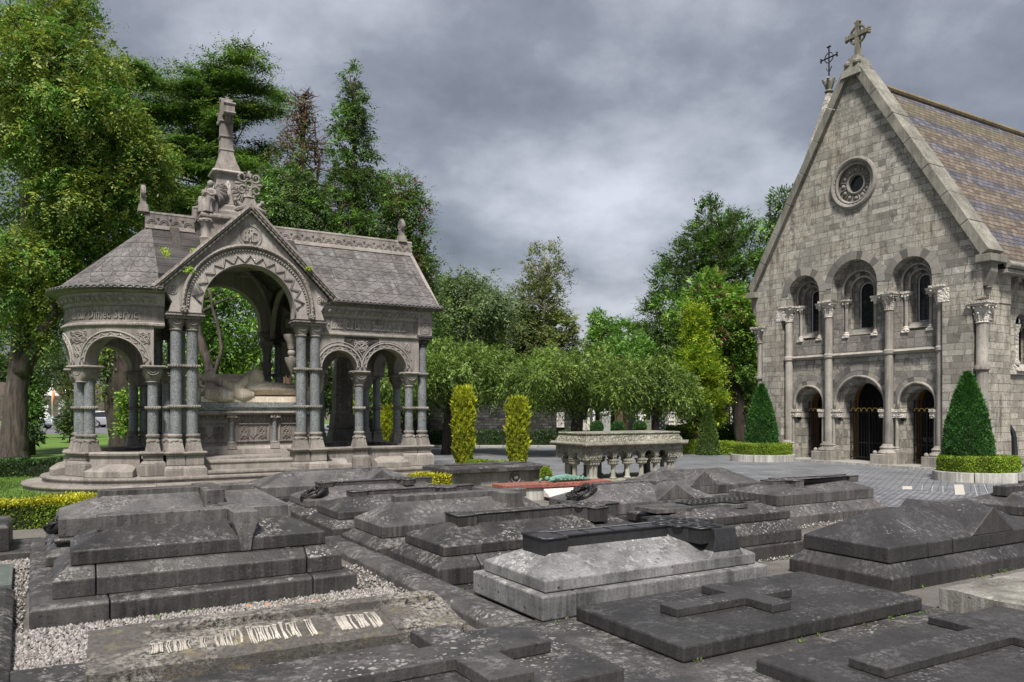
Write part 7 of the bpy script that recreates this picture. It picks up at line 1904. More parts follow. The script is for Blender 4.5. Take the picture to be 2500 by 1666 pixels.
def car(label, px, Y, rz, body, lights=False):
    t = thing('parked_car', label, 'car', (at(px, Y), Y, 0), rz, 'cars in the car park'); mb = MB()
    sec = [(-2.1, .45, .62, .70), (-2.0, .35, .80, .84), (-1.0, .28, .92, .90), (-.55, .26, .98, .90), (1.55, .26, .98, .90), (2.0, .32, .92, .86), (2.15, .45, .70, .74)]
    mb.loft([[(x, -w, zb), (x, w, zb), (x, w * 1.0, (zb + zt) / 2), (x, w * .93, zt), (x, -w * .93, zt), (x, -w, (zb + zt) / 2)] for x, zb, zt, w in sec]); bd = mb.build('body', M[body], t, smooth=True, auto=40, bevel=.03)
    mb = MB(); mb.loft([[(x, -w, z0), (x, w, z0), (x, w * .8, z1), (x, -w * .8, z1)] for x, z0, z1, w in ((-.95, .93, .95, .82), (-.25, .96, 1.44, .80), (.9, .96, 1.50, .80), (1.6, .96, 1.42, .80), (2.0, .95, .98, .80))]); cb = mb.build('cabin', M['carglass'], t, smooth=True, auto=40)
    mb = MB(); mb.loft([[(x, -.66, z), (x, .66, z), (x, .64, z + .05), (x, -.64, z + .05)] for x, z in ((-.25, 1.43), (.9, 1.49), (1.6, 1.42))]); mb.build('roof', M[body], t, smooth=True, auto=40)
    for wx in (-1.35, 1.35):
        for wy in (-.84, .84):
            mb = MB(); mb.lathe([(.01, -.1), (.31, -.1), (.34, -.05), (.34, .05), (.31, .1), (.01, .1)], 0, 0, 20); mb.xf(Matrix.Translation((wx, wy, .34)) @ Matrix.Rotation(PI / 2, 4, 'X')); wl = mb.build('wheel', M['tyre'], t, smooth=True, auto=40)
            mb = MB(); mb.lathe([(.01, -.115), (.2, -.112), (.2, .112), (.01, .115)], 0, 0, 14); mb.xf(Matrix.Translation((wx, wy, .34)) @ Matrix.Rotation(PI / 2, 4, 'X')); mb.build('rim', M['silver'], wl, smooth=True, auto=40)
    for sy in (-1, 1):
        mb = MB(); mb.box(2.05, 2.17, sy * .62 - .12, sy * .62 + .12, .62, .78); mb.build('tail_light', M['redlamp'], t)
        mb = MB(); mb.box(-2.12, -2.02, sy * .58 - .14, sy * .58 + .14, .56, .70); mb.build('headlight', M['frame'], t)
    return t
car('silver car seen beside the dark shrub, left of the canopy columns', 168, 69, R_(62), 'silver')
car('dark blue car with a red tail light, seen through the rounded canopy end', 250, 76, R_(200), 'navy')
car('silver car behind the dark blue one, through the rounded canopy end', 262, 80, R_(200), 'silver')
car('grey car half behind the dark blue car, right of it', 281, 74, R_(190), 'silver')
# ------------------------------------------------------------------ vegetation
def unit(v): return v / np.maximum(np.linalg.norm(v, axis=-1, keepdims=True), 1e-9)
def leafcloud(name, P, N, A, ln, wd, mat, parent=None, seed=0, bend=.25, stuff=False):
    """P positions, N facing normals, A long axes; pointed leaf-like faces of two triangles folded along the middle"""
    g = np.random.default_rng(seed); n = len(P)
    A = unit(A); N = unit(N - (N * A).sum(1, keepdims=True) * A); B = np.cross(A, N)
    L = ln * g.uniform(.6, 1.3, (n, 1)); Wd = wd * g.uniform(.6, 1.3, (n, 1))
    V = np.stack([P, P + A * L * .45 + B * Wd * .5 - N * Wd * bend * .5, P + A * L - N * L * bend * .5, P + A * L * .45 - B * Wd * .5 - N * Wd * bend * .5], 1)
    F = (np.array([[0, 1, 2, 3]])[None] + 4 * np.arange(n)[:, None, None]).reshape(-1, 4)
    o = npmesh(name, V.reshape(-1, 3), F, mat, parent)
    return o
def blobs_points(blobs, n, g, shell=.75):
    w = np.array([b[3] * b[4] + b[4] * b[5] + b[3] * b[5] for b in blobs]); w = w / w.sum(); ks = g.choice(len(blobs), n, p=w)
    B = np.array(blobs)[ks]; d = unit(g.normal(size=(n, 3))); r = np.where(g.random(n) < shell, g.uniform(.82, 1.08, n), g.uniform(.3, .85, n))[:, None]
    return B[:, :3] + d * B[:, 3:6] * r, unit(d / B[:, 3:6])
def crown(name, blobs, nclump, cr, per, ln, wd, mat, parent, seed, flat=.7, droop=0.0, up=.3, out=.5, shell=.75, jitter=.4, keep=None, inner=None):
    """foliage made of many clumps of leaf faces spread through the crown's volume"""
    g = np.random.default_rng(seed); C, D = blobs_points(blobs, nclump, g, shell)
    if keep is not None:
        m = keep(C); C, D = C[m], D[m]
    n = len(C); cs = g.uniform(.6, 1.25, (n, 1, 1)) * cr
    d = unit(g.normal(size=(n, per, 3))); rad = g.uniform(.35, 1.0, (n, per, 1)) ** .6
    off = d * rad * cs; off[:, :, 2] *= flat
    P = C[:, None] + off
    A = unit(d * 1.0 + D[:, None] * out + g.normal(0, jitter, (n, per, 3)) + np.array([0, 0, -droop]))
    N = unit(d * .5 + D[:, None] * .5 + np.array([0, 0, up]) + g.normal(0, jitter, (n, per, 3)))
    return leafcloud(name, P.reshape(-1, 3), N.reshape(-1, 3), A.reshape(-1, 3), ln, wd, mat, parent, seed)
def fronds(name, blobs, n, k, m, Ls, ln, wd, mat, parent, seed, out=.8, rise=.1, droop=.6, rnd_=.45, side=.8, shell=.85, keep=None, zf=1.0):
    """foliage made of drooping sprays: k curved sprays per clump, each with m leaflets on alternate sides"""
    g = np.random.default_rng(seed); C, D = blobs_points(blobs, n, g, shell)
    if keep is not None: q = keep(C); C, D = C[q], D[q]
    n = len(C); L = Ls * g.uniform(.5, 1.35, (n, k, 1, 1)) * g.uniform(.75, 1.25, (n, 1, 1, 1))
    d0 = unit(D[:, None] * out * np.array([1, 1, zf]) + g.normal(0, rnd_, (n, k, 3)) * np.array([1, 1, zf]) + np.array([0, 0, rise]))[:, :, None]
    base = (C[:, None] + g.normal(0, Ls * .22, (n, k, 3)) * np.array([1, 1, zf]))[:, :, None]
    f = (np.arange(m) / (m - 1))[None, None, :, None]; dr = np.array([0, 0, -1.0]) * droop
    P = base + (d0 * f + dr * f * f * .7) * L; T = unit(d0 + dr * f * 1.4)
    S = unit(np.cross(T, np.array([0, 0, 1.0]) + g.normal(0, .35, (n, k, 1, 3)))); sg = np.where(np.arange(m) % 2 == 0, 1, -1)[None, None, :, None]
    A = T * .75 + S * sg * side + g.normal(0, .18, P.shape); N = np.cross(T, S) + g.normal(0, .3, P.shape); N = N * np.sign(N[..., 2:3] + 1e-6)
    P = P.reshape(-1, 3); sc = (1.15 - .65 * np.broadcast_to(f, (n, k, m, 1))).reshape(-1, 1) * g.uniform(.6, 1.35, (len(P), 1))
    return leafcloud(name, P, N.reshape(-1, 3), A.reshape(-1, 3), ln * sc, wd * sc, mat, parent, seed)
def trunk(name, pts, rr, mat, parent, n=12, rough=0.0, seed=1):
    r_ = random.Random(seed); P = []; RR = []
    for i in range(len(pts) - 1):
        for k in range(5):
            f = k / 5; a, b = Vector(pts[i]), Vector(pts[i + 1]); P.append(a.lerp(b, f) + Vector((r_.uniform(-1, 1), r_.uniform(-1, 1), 0)) * rough); RR.append((rr[i] * (1 - f) + rr[i + 1] * f) * (1 + r_.uniform(-1, 1) * rough * .3))
    P.append(Vector(pts[-1])); RR.append(rr[-1])
    mb = MB(); mb.tube(P, RR, n); return mb
def tree(name, label, cat, px, Y, blobs, mats, trunks=None, limbs=0, seed=1, n=500, cr=.5, per=40, ln=.2, wd=.08, group=None, bk='bark_dark', x=None, fr_=None, **kw):
    X = at(px, Y) if x is None else x
    t = thing(name, label, cat, (X, Y, 0), 0, group)
    if trunks is None: trunks = [([(0, 0, -.1), (0, 0, max(b[2] for b in blobs))], [.25, .05])]
    mb = MB()
    for pts, rr in trunks:
        m = trunk('t', pts, rr, None, None, 10, .03, seed); mb.add(m.v, m.f)
    mb.build('trunk', M[bk], t, smooth=True)
    if limbs:
        r_ = random.Random(seed + 5); lm = MB(); pts, rr = trunks[0]; zt = max(p[2] for p in pts)
        for i in range(limbs):
            b = blobs[r_.randrange(len(blobs))]; tip = Vector((b[0] + r_.uniform(-.9, .9) * b[3], b[1] + r_.uniform(-.9, .9) * b[4], b[2] + r_.uniform(-.8, .8) * b[5]))
            z = max(.8, min(zt * .92, tip.z - r_.uniform(.0, .5) * abs(tip.x) - .3)); 
            k = 0
            while k < len(pts) - 2 and pts[k + 1][2] < z: k += 1
            a, c = Vector(pts[k]), Vector(pts[k + 1]); f = min(1, max(0, (z - a.z) / max(.01, c.z - a.z))); s = a.lerp(c, f)
            mid = s.lerp(tip, .5) + Vector((0, 0, r_.uniform(-.1, .3))); lm.tube([s, mid, tip], [.07, .045, .015], 5)
        lm.build('limbs', M[bk], t, smooth=True)
    if isinstance(mats, str): mats = [(mats, 1.0)]
    for k, (mt, fr) in enumerate(mats):
        nm = 'crown' if len(mats) == 1 or k == 0 else 'crown_tips'
        if fr_ and mt != 'lf_rust': fronds(nm, blobs, int(n * fr * fr_.get('mul', 1)), fr_.get('k', 5), fr_.get('m', 10), fr_.get('L', .6), fr_.get('ln', ln), fr_.get('wd', wd), M[mt], t, seed * 10 + k, keep=kw.get('keep'), **{q: v for q, v in fr_.items() if q in ('out', 'rise', 'droop', 'rnd_', 'side', 'shell')})
        else: crown(nm, blobs, int(n * fr), cr, per, ln, wd, M[mt], t, seed * 10 + k, **kw)
    return t
def silh(rows, Y, X0, depth=1.0, seed=1, step=.9):
    """blobs that fill a silhouette: rows of (py, pxleft, pxright)"""
    out = []; r_ = random.Random(seed)
    rows = [(zat(py, Y), at(a, Y) - X0, at(b, Y) - X0) for py, a, b in rows]
    for (z0, a0, b0), (z1, a1, b1) in zip(rows[:-1], rows[1:]):
        m = max(1, int(abs(z1 - z0) / step))
        for i in range(m):
            f = (i + .5) / m; z = z0 + (z1 - z0) * f; a = a0 + (a1 - a0) * f; b = b0 + (b1 - b0) * f; w = b - a
            rx = max(.3, min(w / 2, step * 1.5)); k = max(1, int(w / (rx * 1.3)))
            for q in range(k):
                cx = a + rx + (w - 2 * rx) * (q / (k - 1) if k > 1 else .5) + r_.uniform(-.1, .1) * rx
                out.append((cx, r_.uniform(-.35, .35) * depth * min(w, 6) * .5, z + r_.uniform(-.2, .2) * step, rx, max(.5, min(w * .45, 2.4) * depth), step * r_.uniform(.65, .95)))
    return out
# --- big yellow-green conifer at the left
Y = 25.5; px = 120; X0 = at(px, Y)
rows = [(-60, 150, 215), (30, 120, 235), (110, -40, 255), (180, -60, 300), (260, -60, 330), (330, -60, 355), (400, 90, 378), (470, 110, 375), (540, 100, 335), (610, 60, 300), (680, -20, 230), (760, 40, 150), (860, 60, 130)]
bl = silh(rows, Y, X0, 1.0, 3, .8)
keepf = lambda C: (C[:, 2] > 2.2)
tree('conifer_tree', 'huge yellow-green drooping conifer with a bare grey trunk, at the left edge', 'tree', px, Y, bl, [('lf_yew', .72), ('lf_green', .42)],
     [([(at(26, Y) - X0, 0, -.1), (at(34, Y) - X0, 0, .9), (at(46, Y) - X0, 0, 3.2), (at(70, Y) - X0, 0, 8), (at(78, Y) - X0, 0, 12), (at(85, Y) - X0, 0, 16)], [.60, .40, .30, .23, .17, .09]),
      ([(at(52, Y) - X0, -.05, 2.9), (at(92, Y) - X0, -.1, 3.7), (at(140, Y) - X0, -.2, 4.7), (at(165, Y) - X0, -.2, 6.5)], [.28, .24, .20, .12])], 26, 3, 2500, .42, 62, .17, .050, None, 'bark', keep=keepf, fr_=dict(k=6, m=11, L=.62, ln=.155, wd=.062, out=.55, rise=.1, droop=.85, rnd_=.5))
Y = 29; px = 60; X0 = at(px, Y)
bl = silh([(330, -90, 120), (420, -90, 150), (520, -90, 160), (620, -90, 180), (700, -80, 210), (790, -80, 170), (860, -80, 90)], Y, X0, .6, 8, 1.0)
tree('conifer_tree', 'dark green conifer filling the gaps behind the big left trunk', 'tree', px, Y, bl, [('lf_cedar', .7), ('lf_green', .35)], [([(0, 0, -.1), (0, 0, 12)], [.4, .1])], 14, 4, 480, .55, 34, .20, .09, None, 'bark_dark', fr_=dict(k=5, m=9, L=.8, ln=.2, wd=.08, droop=.7))
# tall thin tree whose tops leave the frame at the upper left
Y = 31; px = 150; X0 = at(px, Y)
tree('conifer_tree', 'thin pale-stemmed tree rising out of the frame behind the big left conifer', 'tree', px, Y, silh([(-80, 60, 210), (0, 90, 235), (60, 120, 225), (120, -40, 190)], Y, X0, .8, 5, .8), [('lf_cedar', .6), ('lf_green', .4)],
     [([(at(60, Y) - X0, 0, -.1), (at(80, Y) - X0, 0, 14), (at(85, Y) - X0, 0, 20)], [.22, .12, .06]), ([(at(120, Y) - X0, 0, 8), (at(140, Y) - X0, 0, 15), (at(170, Y) - X0, 0, 19)], [.2, .13, .06])], 16, 6, 240, .45, 26, .2, .07, None, 'bark', fr_=dict(k=4, m=9, L=.7, ln=.17, wd=.06, droop=.8))
# --- layered cedar behind the canopy
def layered(name, label, px, Y, tiers, mats, seed, bk='bark_dark', tr=None, ln=.24, wd=.05, cr=.5, per=34, dens=12, droop=.25, thick=.14, fl_=.75, rise_=.15, **kw):
    X0 = at(px, Y); t = thing(name, label, 'tree', (X0, Y, 0)); r_ = random.Random(seed); mb = MB(); bl = []
    tr = tr or [([(0, 0, -.1), (0, 0, zat(min(q[0] for q in tiers) + 20, Y))], [.4, .08])]
    for pts, rr in tr:
        m = trunk('t', pts, rr, None, None, 9, .03, seed); mb.add(m.v, m.f)
    mb.build('trunk', M[bk], t, smooth=True); lm = MB()
    for (py, a, b, lift) in tiers:
        z = zat(py, Y); xa, xb = at(a, Y) - X0, at(b, Y) - X0; w = xb - xa; k = max(2, int(abs(w) / .75))
        for i in range(k + 1):
            f = i / k; x = xa + w * f; zz = z + (lift * f * f if lift else 0) + r_.uniform(-.12, .12)
            bl.append((x, r_.uniform(-1.6, 1.6), zz, .62, .9, thick * r_.uniform(.7, 1.5)))
        lm.tube([(xa * .1 if abs(xa) < abs(xb) else xb * .1, 0, z - .6 * r_.random()), ((xa + xb) / 2, r_.uniform(-1, 1), z - .05), (xb if abs(xb) > abs(xa) else xa, -.5, z + (lift or 0))], [.05, .03, .012], 5)
    lm.build('limbs', M[bk], t, smooth=True)
    for k, (mt, fr) in enumerate(mats):
        fronds('crown' if k == 0 else 'crown_tips', bl, int(len(bl) * dens * fr), 5, 10, fl_, ln, wd, M[mt], t, seed * 7 + k, out=.55, rise=rise_, droop=droop, rnd_=.6, side=.9, shell=.5, zf=.12 if thick < .2 else 1.0)
    return t
tiers = []
r_ = random.Random(4)
for i in range(15):
    py = 214 + i * 27; s = math.sin(min(1, (py - 190) / 130) * PI / 2)
    right = 655 - 60 * (i % 3) / 2 + r_.uniform(-18, 10) - max(0, (py - 420) * .35); left = 420 - 110 * s + r_.uniform(-10, 30)
    tiers.append((py + r_.uniform(-6, 6), 500 + r_.uniform(-10, 10), right, .45)); tiers.append((py + 10 + r_.uniform(-6, 6), 500, left, .35))
tiers.append((205, 545, 610, .9)); tiers.append((236, 560, 650, .5)); tiers.append((208, 400, 330, .1))
layered('cedar_tree', 'broad dark cedar with flat layered boughs, behind the tall canopy cross', 500, 34, tiers, [('lf_cedar', .70), ('lf_green', .30), ('lf_bright', .16)], 11, dens=30, ln=.17, wd=.06, thick=.05, fl_=.75, rise_=.10, droop=.20, tr=[([(0, 0, -.1), (0, 0, 13)], [.5, .12]), ([(.2, 0, 3), (-.9, 0, 7), (-1.6, 0, 11)], [.2, .15, .05])])
# leaning trunk seen through the big arch, with bright foliage
Y = 26.5; px = 520; X0 = at(px, Y)
tree('conifer_tree', 'leaning bare trunk with bright green foliage, seen through the great canopy arch', 'tree', px, Y, silh([(690, 450, 650), (760, 450, 650), (830, 450, 650), (900, 450, 640), (960, 455, 620), (1010, 470, 600)], Y, X0, .6, 9, .6), [('lf_green', .95), ('lf_bright', .45)],
     [([(at(560, Y) - X0, -1.2, -.1), (at(548, Y) - X0, -1.2, 2.8), (at(520, Y) - X0, -1.2, 4.2), (at(505, Y) - X0, -1.2, 6.5)], [.20, .15, .11, .06]), ([(at(552, Y) - X0, -1.2, 2.7), (at(575, Y) - X0, -1.2, 3.7), (at(540, Y) - X0, -1.2, 5.8)], [.07, .06, .03])], 8, 9, 330, .36, 36, .16, .06, None, 'bark')
# dark multi-stemmed tree seen through the rounded end
Y = 25; px = 290; X0 = at(px, Y)
tree('conifer_tree', 'dark thick trunk with sawn limb stumps, seen through the rounded canopy end', 'tree', px, Y, silh([(800, 235, 360), (860, 250, 330), (900, 245, 275), (950, 250, 268)], Y, X0, .5, 10, .6), [('lf_green', .5), ('lf_yew', .5)],
     [([(at(298, Y) - X0, 0, -.1), (at(300, Y) - X0, 0, 1.0), (at(302, Y) - X0, 0, 2.6), (at(305, Y) - X0, 0, 6)], [.42, .40, .46, .38]), ([(at(290, Y) - X0, 0, .9), (at(268, Y) - X0, 0, 2.2), (at(262, Y) - X0, 0, 4.0)], [.3, .2, .15])], 4, 10, 90, .4, 30, .16, .06, None, 'bark_dark')
tree('leafy_shrub', 'bright leafy shrub against the dark trunk behind the rounded canopy end', 'shrub', 318, 24.0, silh([(950, 322, 336), (985, 300, 338), (1030, 296, 340), (1075, 300, 336)], 24.0, at(318, 24.0), .6, 2, .4), 'lf_bright', [([(0, 0, 0), (0, 0, 1.8)], [.04, .01])], 5, 2, 130, .22, 26, .10, .06)
tree('leafy_shrub', 'dark rounded shrub beside the silver car, left of the canopy columns', 'shrub', 171, 40, silh([(985, 160, 186), (1010, 150, 190), (1040, 150, 190), (1060, 158, 188)], 40, at(171, 40), .8, 3, .5), 'lf_spruce', [([(0, 0, 0), (0, 0, 1.6)], [.05, .02])], 0, 3, 110, .3, 30, .14, .07)
tree('leafy_shrub', 'dark shrub leaning against the right side of the big left trunk', 'shrub', 78, 29, silh([(930, 62, 88), (970, 62, 96), (1010, 62, 96), (1040, 64, 84)], 29, at(78, 29), .8, 3, .5), 'lf_green', [([(0, 0, 0), (0, 0, 2.4)], [.05, .02])], 0, 4, 120, .3, 30, .14, .06)
tree('leafy_shrub', 'low dark shrub on the lawn beside the big left trunk', 'shrub', 72, 28, silh([(1048, 62, 82), (1078, 62, 82)], 28, at(72, 28), .8, 3, .4), 'lf_hedge', [([(0, 0, 0), (0, 0, .6)], [.03, .02])], 0, 5, 50, .25, 30, .12, .06)
tree('conifer_tree', 'airy dark pine boughs above the car park, left of the canopy', 'tree', 120, 45, silh([(850, 60, 175), (880, 70, 180), (915, 90, 175), (940, 100, 170)], 45, at(120, 45), .6, 3, .8), 'lf_spruce', [([(-.8, 0, 0), (-.8, 0, 6)], [.14, .06])], 8, 12, 130, .45, 24, .28, .06)
tree('small_tree', 'small light green tree beyond the lawn, just left of the canopy capital', 'tree', 166, 52, silh([(900, 158, 180), (930, 155, 182), (960, 160, 180)], 52, at(166, 52), .8, 3, .7), 'lf_olive', [([(0, 0, 0), (0, 0, 4)], [.1, .04])], 4, 13, 60, .4, 24, .22, .1)
# --- dead-topped conifer and the spruce right of the cross
Y = 31; px = 738; X0 = at(px, Y)
t = tree('dying_conifer', 'half-dead conifer with a bare twiggy brown top, between the cedar and the spruce', 'tree', px, Y, silh([(240, 728, 750), (300, 700, 765), (340, 690, 790), (390, 640, 780), (450, 600, 785), (540, 610, 780), (640, 630, 790)], Y, X0, .8, 12, .8), [('lf_rust', .16), ('lf_spruce', .22), ('lf_cedar', .10)],
     [([(0, 0, -.1), (0, 0, 9), (.1, 0, 14.2)], [.26, .15, .04]), ([(.3, .3, 6), (.42, .2, 9), (.60, .2, 11.5), (.5, 0, 13.2)], [.09, .07, .05, .02])], 46, 14, 620, .30, 24, .17, .045, None, 'bark_red', droop=.3)
mb = MB(); r_ = random.Random(6)
for i in range(150):
    z = r_.uniform(8.5, 14.3); L = .35 + (14.6 - z) * .27 * r_.uniform(.4, 1.1); a = r_.uniform(0, 2 * PI); s = Vector((.05 if i % 2 or z > 13 else .5, 0, z)); e = s + Vector((math.cos(a) * L, math.sin(a) * L, r_.uniform(-.25, .45) * L))
    mb.tube([s, s.lerp(e, .5) + Vector((0, 0, -.06)), e], [.035, .022, .008], 4)
    for q in range(3): f = r_.uniform(.4, 1); p = s.lerp(e, f); mb.tube([p, p + Vector((r_.uniform(-.3, .3), r_.uniform(-.3, .3), r_.uniform(-.1, .3)))], [.014, .005], 4)
mb.build('bare_twigs', M['bark_red'], t)
Y = 32; px = 865; X0 = at(px, Y)
tree('spruce_tree', 'tall dark green spruce with a narrow spire, rising behind the right canopy roof', 'tree', px, Y, silh([(190, 860, 868), (220, 845, 885), (255, 850, 880), (290, 820, 900), (330, 808, 895), (380, 812, 905), (430, 800, 940), (470, 790, 955), (530, 760, 985), (600, 740, 1010), (680, 760, 1040), (760, 780, 1030)], Y, X0, .9, 13, .6), [('lf_spruce', .75), ('lf_green', .45)],
     [([(0, 0, -.1), (0, 0, 15.3)], [.35, .04])], 30, 15, 1250, .36, 50, .16, .042, None, 'bark_dark', fr_=dict(k=6, m=9, L=.46, ln=.17, wd=.06, out=.9, rise=.25, droop=.7, rnd_=.4, mul=1.25))
Y = 30; px = 700; X0 = at(px, Y)
tree('conifer_tree', 'bushy green conifer right behind the canopy gable finial', 'tree', px, Y, silh([(440, 640, 760), (500, 630, 800), (560, 640, 820), (640, 680, 830)], Y, X0, .8, 14, .8), [('lf_green', .45), ('lf_spruce', .5)], [([(0, 0, -.1), (0, 0, 9)], [.25, .08])], 10, 16, 520, .42, 36, .18, .06, None, 'bark_red', fr_=dict(k=6, m=9, L=.5, ln=.17, wd=.06, droop=.9, mul=1.3))
Y = 31; px = 1000; X0 = at(px, Y)
tree('conifer_tree', 'loose conifer with brown twiggy tips, at the right end of the canopy roof', 'tree', px, Y, silh([(455, 950, 1000), (490, 940, 1035), (540, 960, 1038), (600, 985, 1040), (660, 1000, 1060), (690, 1020, 1045)], Y, X0, .7, 15, .6), [('lf_spruce', .5), ('lf_green', .45), ('lf_rust', .16)], [([(-.3, 0, -.1), (-.2, 0, 9)], [.25, .05])], 16, 17, 300, .34, 28, .18, .055, None, 'bark_dark', fr_=dict(k=4, m=9, L=.6, ln=.15, wd=.05, rise=.4, droop=.5))
Y = 33; px = 985; X0 = at(px, Y)
tree('conifer_tree', 'feathery bright conifer seen through and beside the right canopy columns', 'tree', px, Y, silh([(700, 960, 1065), (760, 880, 1075), (820, 860, 1070), (870, 850, 1065), (920, 880, 1050)], Y, X0, .7, 16, .8), [('lf_green', .8), ('lf_bright', .25)], [([(0, 0, -.1), (0, 0, 6)], [.25, .08])], 8, 18, 420, .42, 34, .20, .06, None, 'bark_dark', fr_=dict(k=6, m=11, L=.8, ln=.15, wd=.045, droop=1.2))
# --- weeping blue cedar
Y = 40; tiers = []
r_ = random.Random(8)
for i in range(17):
    py = 700 + i * 13; tiers.append((py, 1075, 1185 + 40 * math.sin(i * .9) * .4 + (18 if i < 6 else -i), -.9)); tiers.append((py + 5, 1075, 1030, -.5))
tiers.append((694, 1090, 1168, .18)); tiers.append((722, 1130, 1212, -.1))
layered('weeping_cedar', 'weeping blue-green cedar with hanging boughs, right of the canopy', 1085, Y, tiers, [('lf_blue', .7), ('lf_cedar', .35)], 21, dens=22, droop=1.6, ln=.24, wd=.065, thick=.3, fl_=1.0)
# --- thin-topped birch-like tree
Y = 44; px = 1325; X0 = at(px, Y)
tree('birch_tree', 'brown-green open-topped tree with a pale trunk against the clouds', 'tree', px, Y, silh([(622, 1290, 1370), (660, 1268, 1390), (710, 1262, 1388), (760, 1240, 1375)], Y, X0, .8, 17, 1.0), [('lf_olive', .6)],
     [([(0, 0, -.1), (-.05, 0, 5), (.15, 0, 9.6)], [.28, .16, .04]), ([(.1, .2, 3), (.5, .2, 6.5), (.9, .2, 9)], [.12, .09, .03])], 60, 22, 260, .42, 26, .20, .10, None, 'bark_birch', fr_=dict(k=5, m=8, L=.6, ln=.17, wd=.075, rise=.6, droop=.3))
t = tree('dense_tree', 'dense olive-brown tree crown around the pale-trunked tree', 'tree', 1300, 45, silh([(735, 1245, 1380), (780, 1215, 1395), (830, 1195, 1410), (880, 1185, 1418), (940, 1190, 1420)], 45, at(1300, 45), .8, 18, 1.1), [('lf_olive', 1.0)], None, 16, 23, 760, .55, 36, .24, .12, None, 'bark_birch', fr_=dict(k=6, m=8, L=.6, ln=.22, wd=.10, rise=.3, droop=.5))
tree('dense_tree', 'dark green tree between the weeping cedar and the olive-brown tree', 'tree', 1195, 48, silh([(800, 1150, 1235), (850, 1120, 1260), (910, 1120, 1280)], 48, at(1195, 48), .7, 19, 1.2), 'lf_spruce', None, 4, 24, 200, .55, 34, .24, .1)
# --- small spired conifers and pale green tree in the middle distance
for px, top, wd_, lab, sd_ in ((1459, 762, 20, 'small spired conifer, left of two, in the gap of sky', 25), (1496, 780, 18, 'second small spired conifer, right of the first, in the gap of sky', 26)):
    tree('conifer_tree', lab, 'tree', px, 46, silh([(top, px - 3, px + 3), (top + 30, px - wd_ * .5, px + wd_ * .5), (top + 60, px - wd_, px + wd_), (top + 120, px - wd_ * 1.4, px + wd_ * 1.4)], 46, at(px, 46), .9, sd_, .6), 'lf_green', [([(0, 0, -.1), (0, 0, zat(top + 12, 46))], [.15, .03])], 4, sd_, 130, .35, 28, .2, .08, 'small spired conifers')
tree('dense_tree', 'light green rounded tree in the middle distance, under the gap of sky', 'tree', 1500, 45, silh([(805, 1450, 1560), (850, 1435, 1580), (900, 1430, 1600), (950, 1430, 1600)], 45, at(1500, 45), .8, 27, 1.0), [('lf_green', .6), ('lf_bright', .3)], None, 8, 27, 520, .5, 34, .22, .1, fr_=dict(k=6, m=8, L=.55, ln=.22, wd=.09, rise=.4, droop=.4))
# --- pine and mixed trees right of centre
Y = 42; px = 1750; X0 = at(px, Y)
tree('pine_tree', 'tall dark pine with upswept brush-like tips, left of the chapel gable', 'tree', px, Y, silh([(520, 1712, 1740), (545, 1700, 1850), (590, 1670, 1862), (640, 1612, 1860), (700, 1600, 1860), (780, 1560, 1850), (860, 1540, 1860), (930, 1540, 1840)], Y, X0, .8, 28, 1.1), [('lf_spruce', .62), ('lf_green', .3)], [([(.4, 0, -.1), (.2, 0, 12)], [.4, .08])], 40, 28, 1250, .46, 34, .26, .06, None, 'bark_dark', fr_=dict(k=6, m=8, L=.55, ln=.24, wd=.075, out=.7, rise=.6, droop=.1, rnd_=.4, side=.6, mul=1.3))
tree('pine_tree', 'green conifer rising between the pine and the chapel gable', 'tree', 1880, 46, silh([(480, 1895, 1930), (540, 1870, 1940), (620, 1850, 1950), (720, 1840, 1950), (850, 1830, 1900)], 46, at(1880, 46), .8, 29, 1.1), [('lf_green', .7), ('lf_spruce', .3)], None, 8, 29, 430, .5, 34, .26, .08)
tree('dense_tree', 'dark low tree left of the golden conifer', 'tree', 1610, 43, silh([(800, 1580, 1660), (850, 1560, 1680), (930, 1560, 1690)], 43, at(1610, 43), .7, 30, 1.0), 'lf_cedar', None, 4, 30, 190, .5, 34, .22, .08)
Y = 36; px = 1790; X0 = at(px, Y)
tree('cypress_tree', 'bright yellow-green cypress with rusty inner twigs and a leaning dark trunk, beside the chapel', 'tree', px, Y, silh([(695, 1700, 1740), (715, 1690, 1800), (750, 1640, 1850), (800, 1650, 1855), (850, 1690, 1850), (900, 1700, 1850), (960, 1760, 1860), (1000, 1790, 1860)], Y, X0, .8, 31, .9), [('lf_bright', .65), ('lf_green', .40), ('lf_rust', .05)],
     [([(at(1815, Y) - X0, 0, -.1), (at(1800, Y) - X0, 0, 2.0), (at(1778, Y) - X0, 0, 4.2), (at(1770, Y) - X0, 0, 6.8)], [.34, .28, .22, .08])], 26, 31, 800, .42, 36, .22, .09, None, 'bark_dark', fr_=dict(k=5, m=8, L=.5, ln=.18, wd=.09, rise=.3, droop=.4), keep=lambda C: ~((C[:, 2] < 3.4) & (C[:, 0] < .6)))
tree('dense_tree', 'dark foliage mass beside the left chapel wall', 'tree', 1850, 40, silh([(900, 1820, 1870), (960, 1810, 1880), (1030, 1800, 1880)], 40, at(1850, 40), .8, 32, .9), 'lf_hedge', None, 2, 32, 170, .5, 34, .22, .08)
Y = 31.0; px = 1712; X0 = at(px, Y)
